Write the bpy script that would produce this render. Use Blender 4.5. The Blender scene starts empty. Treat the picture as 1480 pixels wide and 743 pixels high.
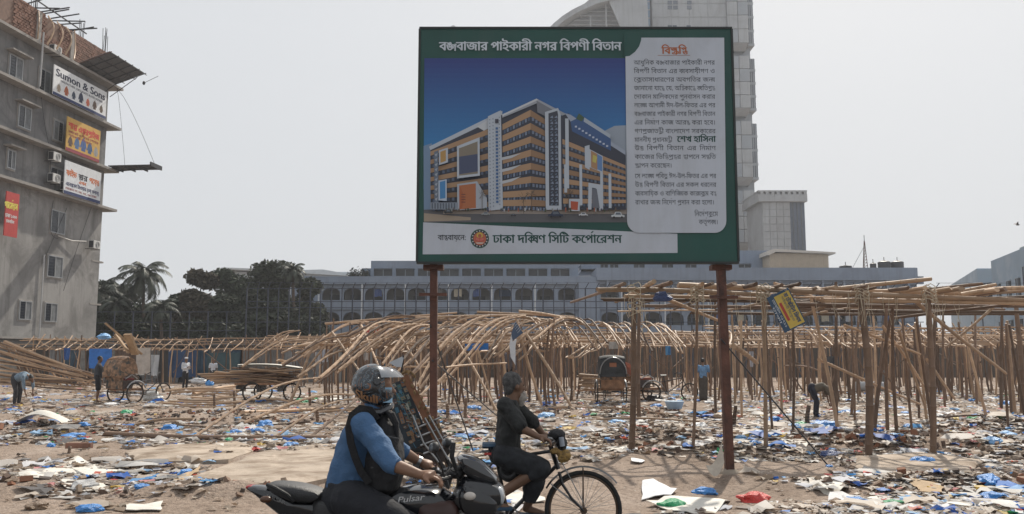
import bpy, bmesh, math, random
import numpy as np
from mathutils import Vector, Matrix, noise, geometry
S = bpy.context.scene
COL = S.collection
R = math.radians
random.seed(7)

# ---------------------------------------------------------------- camera
F, HZ, CH = 1250.0, 515.0, 1.65          # focal length in photo pixels, horizon row, eye height
PITCH = math.atan((HZ - 371.5) / F)
cam = bpy.data.objects.new('camera', bpy.data.cameras.new('camera'))
COL.objects.link(cam); S.camera = cam
cam.location = (0, 0, CH); cam.rotation_euler = (R(90) + PITCH, 0, 0)
cam.data.sensor_width = 36; cam.data.lens = 36 * F / 1480
cam.data.clip_start = 0.1; cam.data.clip_end = 5000

# ---------------------------------------------------------------- daylight: hazy bright sky, one sun ahead to the right
SUN_EL, SUN_AZ = R(45), R(21)
wd = bpy.data.worlds.new('World'); S.world = wd; wd.use_nodes = True
nt = wd.node_tree; bg = nt.nodes['Background']
sky = nt.nodes.new('ShaderNodeTexSky'); sky.sky_type = 'NISHITA'; sky.sun_disc = False
sky.sun_elevation = SUN_EL; sky.sun_rotation = SUN_AZ
sky.dust_density = 6; sky.air_density = 1.0; sky.ozone_density = 1.5
mx = nt.nodes.new('ShaderNodeMix'); mx.data_type = 'RGBA'; mx.inputs[0].default_value = 0.93
nt.links.new(sky.outputs[0], mx.inputs[6]); mx.inputs[7].default_value = (6.95, 7.2, 7.5, 1)   # the even haze veil
nt.links.new(mx.outputs[2], bg.inputs[0]); bg.inputs[1].default_value = 0.1
sun = bpy.data.objects.new('sun', bpy.data.lights.new('sun', 'SUN')); COL.objects.link(sun)
sun.data.energy = 4.8; sun.data.angle = R(0.9); sun.data.color = (1, .93, .82)
sd = Vector((math.sin(SUN_AZ) * math.cos(SUN_EL), math.cos(SUN_AZ) * math.cos(SUN_EL), math.sin(SUN_EL)))
sun.rotation_euler = sd.to_track_quat('Z', 'Y').to_euler(); sun.location = sd * 60
S.view_settings.view_transform = 'Standard'; S.view_settings.look = 'None'
S.view_settings.exposure = 0; S.view_settings.gamma = 1
S.cycles.max_bounces = 6; S.cycles.transparent_max_bounces = 12

# ---------------------------------------------------------------- helpers
def P(u, v, Y):                       # world point seen at photo pixel (u, v) on the plane y = Y
    c, s = math.cos(PITCH), math.sin(PITCH)
    dz = F * s + (371.5 - v) * c; dy = F * c - (371.5 - v) * s
    t = Y / dy
    return Vector(((u - 740) * t, Y, CH + dz * t))
def G(u, v):                          # ground point seen at a pixel
    c, s = math.cos(PITCH), math.sin(PITCH)
    dz = F * s + (371.5 - v) * c; dy = F * c - (371.5 - v) * s
    t = -CH / dz
    p = Vector(((u - 740) * t, dy * t, 0)); p.z = gh(p.x, p.y); return p
def gh(x, y):                         # ground height
    if y > 75 or y < 8.9: return 0.0
    k = min(1, (y - 8.9) / 1.5) * min(1, (75 - y) / 20)
    n = noise.noise((x * .35, y * .35, 3.1)) * .10 + noise.noise((x * 1.3, y * 1.3, 7)) * .045 + noise.noise((x * 4, y * 4, 1)) * .014
    for (mx_, my, rx, ry, h) in MOUNDS:
        d = ((x - mx_) / rx) ** 2 + ((y - my) / ry) ** 2
        if d < 1: n += h * (1 - d) ** 1.2 * (1 + .5 * noise.noise((x * 5, y * 5, 9)))
    return (n + .02) * k
MOUNDS = []
MOUNDS = [(p.x, p.y, rx, ry, h) for p, rx, ry, h in [
    (Vector((2.9, 17.3, 0)), 1.5, 1.3, .22), (Vector((3.6, 15.0, 0)), 1.6, .8, .18), (Vector((7.0, 16.5, 0)), 2.6, 1.5, .22),
    (Vector((10.0, 15.0, 0)), 2.2, 1.6, .25), (Vector((5.4, 11.6, 0)), 2.2, .5, .1), (Vector((-7.8, 22, 0)), 3.5, 1.5, .2),
    (Vector((-1.5, 20, 0)), 2.0, 1.2, .15), (Vector((-10, 19, 0)), 2, 1.2, .2), (Vector((12.5, 20, 0)), 3, 2, .25),
    (Vector((-6.2, 10.9, 0)), 1.3, .6, .1), (Vector((-3.5, 10.6, 0)), 1.5, .5, .12), (Vector((3, 24, 0)), 3, 1.5, .18)]]

_m = {}
def mat(name, col, rough=.8, var=.15, scale=6, bump=0, metal=0, rnd=0, bscale=None, alpha=1, spec=None, stain=None, coat=0, streak=None):
    if name in _m: return _m[name]
    m = bpy.data.materials.new(name); m.use_nodes = True; _m[name] = m
    t = m.node_tree; b = t.nodes['Principled BSDF']
    b.inputs['Roughness'].default_value = rough; b.inputs['Metallic'].default_value = metal
    if coat: b.inputs['Coat Weight'].default_value = coat
    if spec is not None: b.inputs['Specular IOR Level'].default_value = spec
    if alpha < 1: b.inputs['Alpha'].default_value = alpha
    m.diffuse_color = (*col, 1)
    tc = t.nodes.new('ShaderNodeTexCoord')
    n = t.nodes.new('ShaderNodeTexNoise'); n.inputs['Scale'].default_value = scale; n.inputs['Detail'].default_value = 5
    n.inputs['Roughness'].default_value = .6
    t.links.new(tc.outputs['Object'], n.inputs['Vector'])
    r = t.nodes.new('ShaderNodeValToRGB'); r.color_ramp.elements[0].position = .3; r.color_ramp.elements[1].position = .7
    r.color_ramp.elements[0].color = (*[c * (1 - var) for c in col], 1)
    r.color_ramp.elements[1].color = (*[min(1, c * (1 + var)) for c in col], 1)
    t.links.new(n.outputs['Fac'], r.inputs[0]); out = r.outputs[0]
    if stain:                       # (colour, scale, low, high)
        n2 = t.nodes.new('ShaderNodeTexNoise'); n2.inputs['Scale'].default_value = stain[1]; n2.inputs['Detail'].default_value = 7
        n2.inputs['Roughness'].default_value = .65; n2.inputs['Distortion'].default_value = .6
        t.links.new(tc.outputs['Object'], n2.inputs['Vector'])
        mr = t.nodes.new('ShaderNodeMapRange'); mr.inputs[1].default_value = stain[2]; mr.inputs[2].default_value = stain[3]
        t.links.new(n2.outputs['Fac'], mr.inputs[0])
        mm = t.nodes.new('ShaderNodeMix'); mm.data_type = 'RGBA'; t.links.new(mr.outputs[0], mm.inputs[0])
        t.links.new(out, mm.inputs[6]); mm.inputs[7].default_value = (*stain[0], 1); out = mm.outputs[2]
    if streak:                      # weathering that runs down the wall: (colour, strength)
        mp = t.nodes.new('ShaderNodeMapping'); mp.inputs['Scale'].default_value = (1.6, 1.6, .09); t.links.new(tc.outputs['Object'], mp.inputs[0])
        n3 = t.nodes.new('ShaderNodeTexNoise'); n3.inputs['Scale'].default_value = 1.3; n3.inputs['Detail'].default_value = 6; n3.inputs['Roughness'].default_value = .7; t.links.new(mp.outputs[0], n3.inputs['Vector'])
        mr = t.nodes.new('ShaderNodeMapRange'); mr.inputs[1].default_value = .5; mr.inputs[2].default_value = .7; mr.inputs[4].default_value = streak[1]
        t.links.new(n3.outputs['Fac'], mr.inputs[0]); mm = t.nodes.new('ShaderNodeMix'); mm.data_type = 'RGBA'; t.links.new(mr.outputs[0], mm.inputs[0])
        t.links.new(out, mm.inputs[6]); mm.inputs[7].default_value = (*streak[0], 1); out = mm.outputs[2]
    if rnd:
        oi = t.nodes.new('ShaderNodeObjectInfo'); mr = t.nodes.new('ShaderNodeMapRange')
        mr.inputs[3].default_value = 1 - rnd; mr.inputs[4].default_value = 1 + rnd
        t.links.new(oi.outputs['Random'], mr.inputs[0])
        hs = t.nodes.new('ShaderNodeHueSaturation'); t.links.new(mr.outputs[0], hs.inputs['Value']); t.links.new(out, hs.inputs['Color']); out = hs.outputs[0]
    t.links.new(out, b.inputs['Base Color'])
    if bump:
        bp = t.nodes.new('ShaderNodeBump'); bp.inputs['Strength'].default_value = bump; bp.inputs['Distance'].default_value = .02
        nb = t.nodes.new('ShaderNodeTexNoise'); nb.inputs['Scale'].default_value = bscale or scale * 4; nb.inputs['Detail'].default_value = 4
        t.links.new(tc.outputs['Object'], nb.inputs['Vector'])
        t.links.new(nb.outputs['Fac'], bp.inputs['Height']); t.links.new(bp.outputs[0], b.inputs['Normal'])
    return m
def attrmat(name, rough=.6, trans=0):          # colour read from the mesh's own flat print or scrap colours
    if name in _m: return _m[name]
    m = bpy.data.materials.new(name); m.use_nodes = True; _m[name] = m
    t = m.node_tree; b = t.nodes['Principled BSDF']; b.inputs['Roughness'].default_value = rough
    a = t.nodes.new('ShaderNodeAttribute'); a.attribute_name = 'Col'
    t.links.new(a.outputs['Color'], b.inputs['Base Color'])
    if trans:                          # thin paper and plastic lets some sun through
        tl = t.nodes.new('ShaderNodeBsdfTranslucent'); t.links.new(a.outputs['Color'], tl.inputs['Color'])
        mx_ = t.nodes.new('ShaderNodeMixShader'); mx_.inputs[0].default_value = trans; o = t.nodes['Material Output']
        t.links.new(b.outputs[0], mx_.inputs[1]); t.links.new(tl.outputs[0], mx_.inputs[2]); t.links.new(mx_.outputs[0], o.inputs['Surface'])
    return m

def wloc(p):
    v = Vector()
    while p is not None: v = v + p.location; p = p.parent
    return v
def tag(o, label=None, cat=None, group=None, kind=None):
    if label: o['label'] = label
    if cat: o['category'] = cat
    if group: o['group'] = group
    if kind: o['kind'] = kind
    return o
def thing(name, label, cat, loc=(0, 0, 0), group=None, rz=0):
    o = bpy.data.objects.new(name, None); COL.objects.link(o); o.empty_display_size = .2
    o.location = loc; o.rotation_euler = (0, 0, rz); return tag(o, label, cat, group)
def copy_tree(o, parent=None):
    c = o.copy(); COL.objects.link(c); c.parent = parent
    for ch in o.children: copy_tree(ch, c)
    return c

class MB:
    def __init__(s): s.v = []; s.f = []; s.mi = []; s.c = []; s.m = 0; s.M = None; s.col = None
    def add(s, vs, fs):
        b = len(s.v)
        if s.M is not None: vs = [s.M @ Vector(v) for v in vs]
        s.v += [tuple(v) for v in vs]
        for f in fs: s.f.append([i + b for i in f]); s.mi.append(s.m); s.c.append(s.col)
        return s
    def box(s, c, d, rz=0, bev=0):
        x, y, z = d[0] / 2, d[1] / 2, d[2] / 2
        M = Matrix.Translation(Vector(c)) @ (rz if isinstance(rz, Matrix) else Matrix.Rotation(rz, 4, 'Z'))
        vs = [M @ Vector((sx * x, sy * y, sz * z)) for sz in (-1, 1) for sx, sy in ((-1, -1), (1, -1), (1, 1), (-1, 1))]
        return s.add(vs, [(3, 2, 1, 0), (4, 5, 6, 7), (0, 1, 5, 4), (1, 2, 6, 5), (2, 3, 7, 6), (3, 0, 4, 7)])
    def bx(s, x0, x1, y0, y1, z0, z1): return s.box(((x0 + x1) / 2, (y0 + y1) / 2, (z0 + z1) / 2), (abs(x1 - x0), abs(y1 - y0), abs(z1 - z0)))
    def tube(s, pts, r, n=8, cap=True, closed=False):
        pts = [Vector(p) for p in pts]; N = len(pts)
        rs = r if isinstance(r, (list, tuple)) else [r] * N
        vs = []; up = None
        for i, p in enumerate(pts):
            if closed: d = (pts[(i + 1) % N] - pts[i - 1]).normalized()
            else: d = (pts[min(i + 1, N - 1)] - pts[max(i - 1, 0)]).normalized()
            if up is None:
                up = Vector((0, 0, 1)) if abs(d.z) < .9 else Vector((1, 0, 0))
            a = d.cross(up).normalized(); b = a.cross(d).normalized(); up = b
            for k in range(n):
                t = 2 * math.pi * k / n; vs.append(p + (a * math.cos(t) + b * math.sin(t)) * rs[i])
        fs = []
        for i in range(N if closed else N - 1):
            j = (i + 1) % N
            for k in range(n):
                l = (k + 1) % n; fs.append((i * n + k, i * n + l, j * n + l, j * n + k))
        if cap and not closed: fs.append(list(range(n - 1, -1, -1))); fs.append([(N - 1) * n + k for k in range(n)])
        return s.add(vs, fs)
    def cyl(s, a, b, r, r2=None, n=12): return s.tube([a, b], [r, r if r2 is None else r2], n)
    def sph(s, c, r, n=12, m=8, rot=None):
        r = r if isinstance(r, (tuple, list)) else (r, r, r); vs = []; c = Vector(c)
        for i in range(m + 1):
            a = math.pi * i / m
            for k in range(n):
                t = 2 * math.pi * k / n
                q = Vector((r[0] * math.sin(a) * math.cos(t), r[1] * math.sin(a) * math.sin(t), r[2] * math.cos(a)))
                if rot: q = rot @ q
                vs.append(c + q)
        return s.add(vs, [(i * n + k, (i + 1) * n + k, (i + 1) * n + (k + 1) % n, i * n + (k + 1) % n) for i in range(m) for k in range(n)])
    def prism(s, poly, y0, y1, pl='xz'):     # outline in x,z (or x,y / y,z) pushed along the third axis
        n = len(poly)
        def q(a, b, t): return (a, t, b) if pl == 'xz' else ((a, b, t) if pl == 'xy' else (t, a, b))
        vs = [q(a, b, y0) for a, b in poly] + [q(a, b, y1) for a, b in poly]
        return s.add(vs, [list(range(n)), [n + k for k in range(n - 1, -1, -1)]] + [(k, n + k, n + (k + 1) % n, (k + 1) % n) for k in range(n)])
    def ring(s, c, R_, r, axis='y', n=28, m=6, sy=1):
        pts = []
        for k in range(n):
            t = 2 * math.pi * k / n; a, b = R_ * math.cos(t), R_ * math.sin(t)
            pts.append(Vector(c) + (Vector((a, 0, b)) if axis == 'y' else Vector((0, a, b)) if axis == 'x' else Vector((a, b, 0))))
        return s.tube(pts, r, m, closed=True)
    def loft(s, secs, cap=True):              # list of equal-length rings
        n = len(secs[0]); vs = [p for r in secs for p in r]
        fs = [(i * n + k, i * n + (k + 1) % n, (i + 1) * n + (k + 1) % n, (i + 1) * n + k) for i in range(len(secs) - 1) for k in range(n)]
        if cap: fs += [list(range(n - 1, -1, -1)), [(len(secs) - 1) * n + k for k in range(n)]]
        return s.add(vs, fs)
    def sheet(s, f, nu, nv, thick=0):         # f(u, v) over [0,1]^2
        vs = [Vector(f(i / nu, j / nv)) for j in range(nv + 1) for i in range(nu + 1)]
        w = nu + 1
        s.add(vs, [(j * w + i, j * w + i + 1, (j + 1) * w + i + 1, (j + 1) * w + i) for j in range(nv) for i in range(nu)])
        return s
    def mesh(s, name, mats, org=Vector()):
        me = bpy.data.meshes.new(name)
        me.from_pydata([(v[0] - org.x, v[1] - org.y, v[2] - org.z) for v in s.v], [], s.f)
        for m in (mats if isinstance(mats, (list, tuple)) else [mats]): me.materials.append(m)
        me.polygons.foreach_set('material_index', s.mi)
        if any(c is not None for c in s.c):
            a = me.color_attributes.new('Col', 'FLOAT_COLOR', 'CORNER')
            buf = []
            for f, c in zip(s.f, s.c): buf += list((*(c or (.5, .5, .5)), 1)) * len(f)
            a.data.foreach_set('color', buf)
        return me
    def build(s, name, mats, parent=None, smooth=False, bevel=0, recalc=True, **kw):
        me = s.mesh(name, mats, wloc(parent))
        if recalc:
            b = bmesh.new(); b.from_mesh(me); bmesh.ops.recalc_face_normals(b, faces=b.faces)
            if bevel:
                b.normal_update()
                bmesh.ops.bevel(b, geom=[e for e in b.edges if e.is_manifold and e.calc_face_angle(0) > .5], offset=bevel, segments=2, affect='EDGES', clamp_overlap=True)
            b.to_mesh(me); b.free()
        if smooth:
            me.polygons.foreach_set('use_smooth', [True] * len(me.polygons))
            try: me.set_sharp_from_angle(angle=R(40))
            except Exception: pass
        return link(name, me, parent, **kw)
def link(name, me, parent=None, loc=None, **kw):
    o = bpy.data.objects.new(name, me); COL.objects.link(o); o.parent = parent
    if loc is not None: o.location = loc
    return tag(o, **kw) if kw else o

# bamboo poles: a few shared meshes, stretched to length
M_bam = mat('bamboo_pale', (.41, .275, .175), .6, .25, 5, .3, rnd=.3, stain=((.2, .13, .085), 3, .5, .75))
M_bamd = mat('bamboo_dark', (.165, .105, .07), .7, .3, 5, .3, rnd=.4, stain=((.09, .06, .042), 3, .45, .7))
def bamboo_mesh(seed, L, r, n, rings, mt, bend=.02, nodes=True):
    rr = random.Random(seed); b = MB(); pts = []; rad = []
    k = max(2, int(L / .32)) if nodes else rings
    a1, a2 = rr.uniform(-1, 1) * bend * 1.5 * L, rr.uniform(-1, 1) * bend * 1.5 * L
    for i in range(k + 1):
        t = i / k; cx = a1 * math.sin(math.pi * t); cy = a2 * math.sin(math.pi * t * 1.3)
        rr_ = r * (1.08 - .25 * t) * rr.uniform(.93, 1.07)
        if nodes and 0 < i < k:
            e = .012 / L
            for dt, q in ((-e * 1.6, 1), (0, 1.16), (e * 1.6, 1)): pts.append((cx, cy, t + dt)); rad.append(rr_ * q)
        else: pts.append((cx, cy, t)); rad.append(rr_)
    b.tube(pts, rad, n)
    me = b.mesh('bamboo_pole', mt); me.polygons.foreach_set('use_smooth', [True] * len(me.polygons)); me['r'] = r
    try: me.set_sharp_from_angle(angle=R(60))
    except Exception: pass
    return me
BAMN = {m.name: [bamboo_mesh(i, 3, .05, 8, 0, m, .009) for i in range(6)] for m in (M_bam, M_bamd)}
BAMF = {m.name: [bamboo_mesh(i + 20, 3, .05, 5, 4, m, .025, False) for i in range(6)] for m in (M_bam, M_bamd)}
BAMC = {m.name: [bamboo_mesh(i + 40, 3, .05, 5, 5, m, .09, False) for i in range(4)] for m in (M_bam, M_bamd)}
def pole(name, a, b, r, parent, mt=None, far=False, curved=False, rr=random, **kw):
    a, b = Vector(a), Vector(b); mt = mt or M_bam
    me = rr.choice((BAMC if curved else BAMF if far else BAMN)[mt.name])
    o = bpy.data.objects.new(name, me); COL.objects.link(o); o.parent = parent
    d = b - a; o.location = a - wloc(parent)
    q = d.to_track_quat('Z', 'Y') @ Matrix.Rotation(rr.uniform(0, 6.28) if not curved else 0, 3, 'Z').to_quaternion()
    o.rotation_euler = q.to_euler(); o.scale = (r / .05, r / .05, d.length)
    return tag(o, **kw) if kw else o

# text: glyph outlines filled by winding number, Bengali clusters put together by hand
_g = {}
TS_ = bpy.data.scenes.new('workshop'); TVL = TS_.view_layers[0]      # scratch scene for evaluating glyphs and body surfaces; removed at the end
def glyph(ch):
    if ch in _g: return _g[ch]
    def crv(s):
        c = bpy.data.curves.new('t', 'FONT'); c.body = s; c.size = 1; c.resolution_u = 2
        o = bpy.data.objects.new('t', c); TS_.collection.objects.link(o)
        TVL.update(); dg = TVL.depsgraph
        k = o.to_curve(dg); polys = []
        for sp in k.splines:
            bp = sp.bezier_points; n = len(bp); pl = []
            for i in range(n):
                p, q = bp[i], bp[(i + 1) % n]
                st = 1 if (p.handle_right - p.co).length < 1e-5 and (q.handle_left - q.co).length < 1e-5 else 3
                for j in range(st):
                    t = j / st; u = 1 - t
                    pl.append((p.co * u ** 3 + p.handle_right * 3 * u * u * t + q.handle_left * 3 * u * t * t + q.co * t ** 3).to_2d())
            polys.append(pl)
        o.to_curve_clear(); bpy.data.objects.remove(o); bpy.data.curves.remove(c)
        return polys
    polys = crv(ch)
    bar0 = min((p.x for pl in crv('|') for p in pl)); bar1 = max((p.x for p in crv(ch + '|')[-1])) if ch != ' ' else 0
    w = max(p.x for p in crv('|')[-1]); adv = bar1 - w if ch != ' ' else .27
    vs, es = [], []
    for pl in polys:
        b = len(vs); vs += pl; es += [(b + i, b + (i + 1) % len(pl)) for i in range(len(pl))]
    tri = []; V2 = []
    if vs:
        V2, _, F2, *_r = geometry.delaunay_2d_cdt(vs, es, [], 0, 1e-5)
        for f in F2:
            c = sum((V2[i] for i in f), Vector((0, 0))) / len(f); wn = 0
            for pl in polys:
                for i in range(len(pl)):
                    a, d = pl[i - 1], pl[i]
                    if (a.y > c.y) != (d.y > c.y):
                        x = a.x + (c.y - a.y) / (d.y - a.y) * (d.x - a.x)
                        if x > c.x: wn += 1 if d.y > a.y else -1
            if wn: tri.append(tuple(f))
    _g[ch] = ([tuple(v) for v in V2], tri, adv); return _g[ch]
PRE = 'িেৈ'
def shape(text):                       # -> list of (vertices, triangles) in em units, width
    out = []; x = 0.0; i = 0
    text = text.replace('ো', 'ে\u200dা').replace('\u09df', '\u09af\u09bc')
    def put(ch, dx=0, dy=0, sx=1, sy=1, adv=True):
        nonlocal x
        v, t, a = glyph(ch)
        out.append(([(x + dx + p[0] * sx, dy + p[1] * sy) for p in v], t))
        if adv: x += a * sx
        return a * sx
    def stroke(pts, w=.05):
        v = []; 
        for k, (a, b) in enumerate(pts): v += [(x + a, b - w), (x + a + w * .5, b + w)]
        out.append((v, [(2 * k, 2 * k + 2, 2 * k + 3, 2 * k + 1) for k in range(len(pts) - 1)]))
    n = len(text)
    while i < n:
        ch = text[i]
        if 'ক' <= ch <= 'হ' :
            cl = [ch]; i += 1; reph = False
            if i < n and text[i] == '\u09bc': i += 1; cl = [{'য': 'য\u09bc'}.get(ch, ch)]
            while i + 1 < n and text[i] == '্' and 'ক' <= text[i + 1] <= 'হ': cl.append(text[i + 1]); i += 2
            if len(cl) > 1 and cl[0] == 'র' and cl[1] != 'য': reph = True; cl = cl[1:]
            mt = ''; aa = False
            while i < n and text[i] in 'ািীুূৃেৈৌং\u200d\u09bc':
                if text[i] == '\u200d': i += 1; mt += 'A'; i += 1; continue
                mt += text[i]; i += 1
            for c in mt:
                if c in PRE: put(c)
            raph = len(cl) > 1 and cl[-1] == 'র'; yaph = len(cl) > 1 and cl[-1] == 'য'
            core = cl[:-1] if raph or yaph else cl
            x0 = x
            if len(core) == 1:
                for c in core[0]: put(c) if c != '\u09bc' else put(c, adv=False)
            elif tuple(core) in ((('ক', 'ষ')),): put('ক', sx=.75); put('ষ', dx=-.16, sx=.8); x -= .16
            elif tuple(core) == ('ঙ', 'গ'): put('ঙ', sx=.7, sy=1); put('গ', dx=-.16, dy=-.04, sx=.75, sy=.8); x -= .16
            else:
                a = put(core[0], dx=.02, dy=.27, sx=.72, sy=.55, adv=False)
                b = put(core[1], dx=.14, dy=-.08, sx=.68, sy=.55, adv=False); x += max(a, b + .1)
            if yaph: put('য', dx=-.1, sx=.7); x -= .1
            if raph:
                w = x - x0; x -= w; stroke([(w * .15, -.12), (w * .45, -.04), (w * .95, .0)]); x += w
            if reph: x -= .18; stroke([(0, .82), (.16, .95)], .045); x += .18
            for c in mt:
                if c == 'A': put('া')
                elif c not in PRE: put(c, adv=c in 'াীং')
        else:
            if ch != '\u200d': put(ch)
            i += 1
    return out, x
def add_text(mb, text, x, z, h, T, width=None, bold=0, align='l', sx=1):
    """T(a, b, k) maps text plane coordinates to world; h = em height"""
    g, w = shape(text); w *= h * sx
    k = (width / w) if width else 1
    w *= k
    x0 = x - (w if align == 'r' else w / 2 if align == 'c' else 0)
    offs = [(0, 0)] if not bold else [(-bold, 0), (bold, 0), (0, bold * .6)]
    for oi, (ox, oz) in enumerate(offs):
        for gi, (v, t) in enumerate(g):
            if t: mb.add([T(x0 + (p[0] * h * k * sx) + ox, z + p[1] * h + oz, (oi * 3 + gi % 3) * .0004) for p in v], t)
    return mb
# ================================================================ ground
M_dirt = bpy.data.materials.new('dirt'); M_dirt.use_nodes = True
def _dirt():
    t = M_dirt.node_tree; b = t.nodes['Principled BSDF']; b.inputs['Roughness'].default_value = .95
    b.inputs['Specular IOR Level'].default_value = .2
    tc = t.nodes.new('ShaderNodeTexCoord'); L = t.links.new
    def nz(sc, det=6, ro=.6, ds=0):
        n = t.nodes.new('ShaderNodeTexNoise'); n.inputs['Scale'].default_value = sc; n.inputs['Detail'].default_value = det
        n.inputs['Roughness'].default_value = ro; n.inputs['Distortion'].default_value = ds; L(tc.outputs['Object'], n.inputs['Vector']); return n.outputs['Fac']
    def ramp(i, st):
        r = t.nodes.new('ShaderNodeValToRGB'); e = r.color_ramp.elements
        e[0].position = st[0][0]; e[0].color = (*st[0][1], 1); e[1].position = st[-1][0]; e[1].color = (*st[-1][1], 1)
        for p, c in st[1:-1]: q = e.new(p); q.color = (*c, 1)
        L(i, r.inputs[0]); return r.outputs[0]
    a = ramp(nz(.55, 8, .65, .4), [(.3, (.235, .175, .135)), (.45, (.345, .268, .213)), (.6, (.42, .335, .275)), (.75, (.49, .405, .34))])
    c = ramp(nz(14, 8, .75), [(.35, (.4, .37, .35)), (.5, (.95, .95, .95)), (.7, (1.25, 1.22, 1.2))])
    m = t.nodes.new('ShaderNodeMix'); m.data_type = 'RGBA'; m.blend_type = 'MULTIPLY'; m.inputs[0].default_value = .8; L(a, m.inputs[6]); L(c, m.inputs[7])
    # scattered grit and small chips
    vo = t.nodes.new('ShaderNodeTexVoronoi'); vo.inputs['Scale'].default_value = 16; L(tc.outputs['Object'], vo.inputs['Vector'])
    lt = t.nodes.new('ShaderNodeMath'); lt.operation = 'LESS_THAN'; lt.inputs[1].default_value = .16; L(vo.outputs['Distance'], lt.inputs[0])
    g = nz(1.1, 3); gt = t.nodes.new('ShaderNodeMath'); gt.operation = 'GREATER_THAN'; gt.inputs[1].default_value = .5; L(g, gt.inputs[0])
    mu = t.nodes.new('ShaderNodeMath'); mu.operation = 'MULTIPLY'; L(lt.outputs[0], mu.inputs[0]); L(gt.outputs[0], mu.inputs[1])
    cr = ramp(vo.outputs['Color'], [(.3, (.09, .06, .045)), (.5, (.3, .24, .18)), (.75, (.5, .47, .43))])
    m2 = t.nodes.new('ShaderNodeMix'); m2.data_type = 'RGBA'; L(mu.outputs[0], m2.inputs[0]); L(m.outputs[2], m2.inputs[6]); L(cr, m2.inputs[7])
    L(m2.outputs[2], b.inputs['Base Color'])
    bp = t.nodes.new('ShaderNodeBump'); bp.inputs['Strength'].default_value = .9; bp.inputs['Distance'].default_value = .05
    ad = t.nodes.new('ShaderNodeMath'); L(nz(5, 8, .7), ad.inputs[0]); L(nz(30, 4), ad.inputs[1]); L(ad.outputs[0], bp.inputs['Height']); L(bp.outputs[0], b.inputs['Normal'])
_dirt()
def ground():
    ys = [-30, -10, 0, 4, 6, 8, 8.6, 8.9]; y = 9.0
    while y < 30: ys.append(y); y += .07 + (y - 9) * .008
    while y < 80: ys.append(y); y += .8
    ys += [100, 150, 300, 700, 1500, 3500]
    us = np.linspace(-1, 1, 221)
    b = MB(); W = len(us)
    vs = []
    for yy in ys:
        hw = max(12, min(abs(yy) * .72 + 2, 60)) if 0 <= yy <= 80 else (60 if yy < 0 else max(60, yy * 1.2))
        if yy < 9: hw = 9 * .72 + 5.5 if yy > 5 else 60
        for u in us: x = u * hw if abs(u) < .985 else math.copysign(max(hw, 3000 if yy > 75 else 120), u); vs.append((x, yy, gh(x, yy) if yy <= 75 and abs(x) < 100 else 0))
    b.v = vs
    b.f = [(j * W + i, j * W + i + 1, (j + 1) * W + i + 1, (j + 1) * W + i) for j in range(len(ys) - 1) for i in range(W - 1)]
    b.mi = [0] * len(b.f); b.c = [None] * len(b.f)
    o = b.build('ground', M_dirt, None, True, recalc=False, kind='structure'); return o
ground()
rd = MB(); rd.bx(-90, 90, -6, 8.45, -.05, .02)
rd.build('road', mat('asphalt', (.055, .053, .052), .9, .25, 3, .5, stain=((.12, .1, .08), 1.2, .5, .7)), None, kind='structure')

# broken concrete slabs sunk in the dirt
M_slab = mat('slab_concrete', (.42, .345, .275), .95, .2, 2, .8, 0, 0, 12, stain=((.2, .145, .1), 1.5, .45, .65))
def slab(poly, h, name_label):
    pts = [G(*q) for q in poly]; c = sum(pts, Vector()) / len(pts); b = MB()
    th = h; n = len(pts); fine = []
    for i in range(n):
        a, d = pts[i], pts[(i + 1) % n]
        for k in range(6): t = k / 6; q = a.lerp(d, t); q += Vector((noise.noise(q * 9) * .07, noise.noise(q * 9 + Vector((5, 0, 0))) * .07, 0)); fine.append(q)
    top = []
    for r in (1, .93, .5, .0): top.append([Vector((c.x + (q.x - c.x) * r, c.y + (q.y - c.y) * r, c.z + th - (.03 if r == 1 else 0) + noise.noise(q * 4) * .02 * r)) for q in fine])
    bot = [Vector((q.x, q.y, c.z - .15)) for q in fine]
    b.loft([bot, top[0], top[1], top[2], top[3]])
    o = b.build('concrete_slab', M_slab, None, True); tag(o, name_label, 'concrete slab')
slab([(183, 660), (250, 650), (345, 646), (372, 655), (330, 672), (200, 676)], .07, 'broken dusty concrete slab with dark front edge beyond the white sheets')
slab([(372, 662), (470, 648), (560, 650), (610, 672), (420, 712), (280, 698)], .06, 'large flat dusty slab behind the tail of the motorbike')
slab([(1235, 668), (1330, 661), (1420, 672), (1400, 694), (1330, 702), (1240, 690)], .06, 'low concrete slab under the blue bag in front of the thick bamboo posts')

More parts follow.
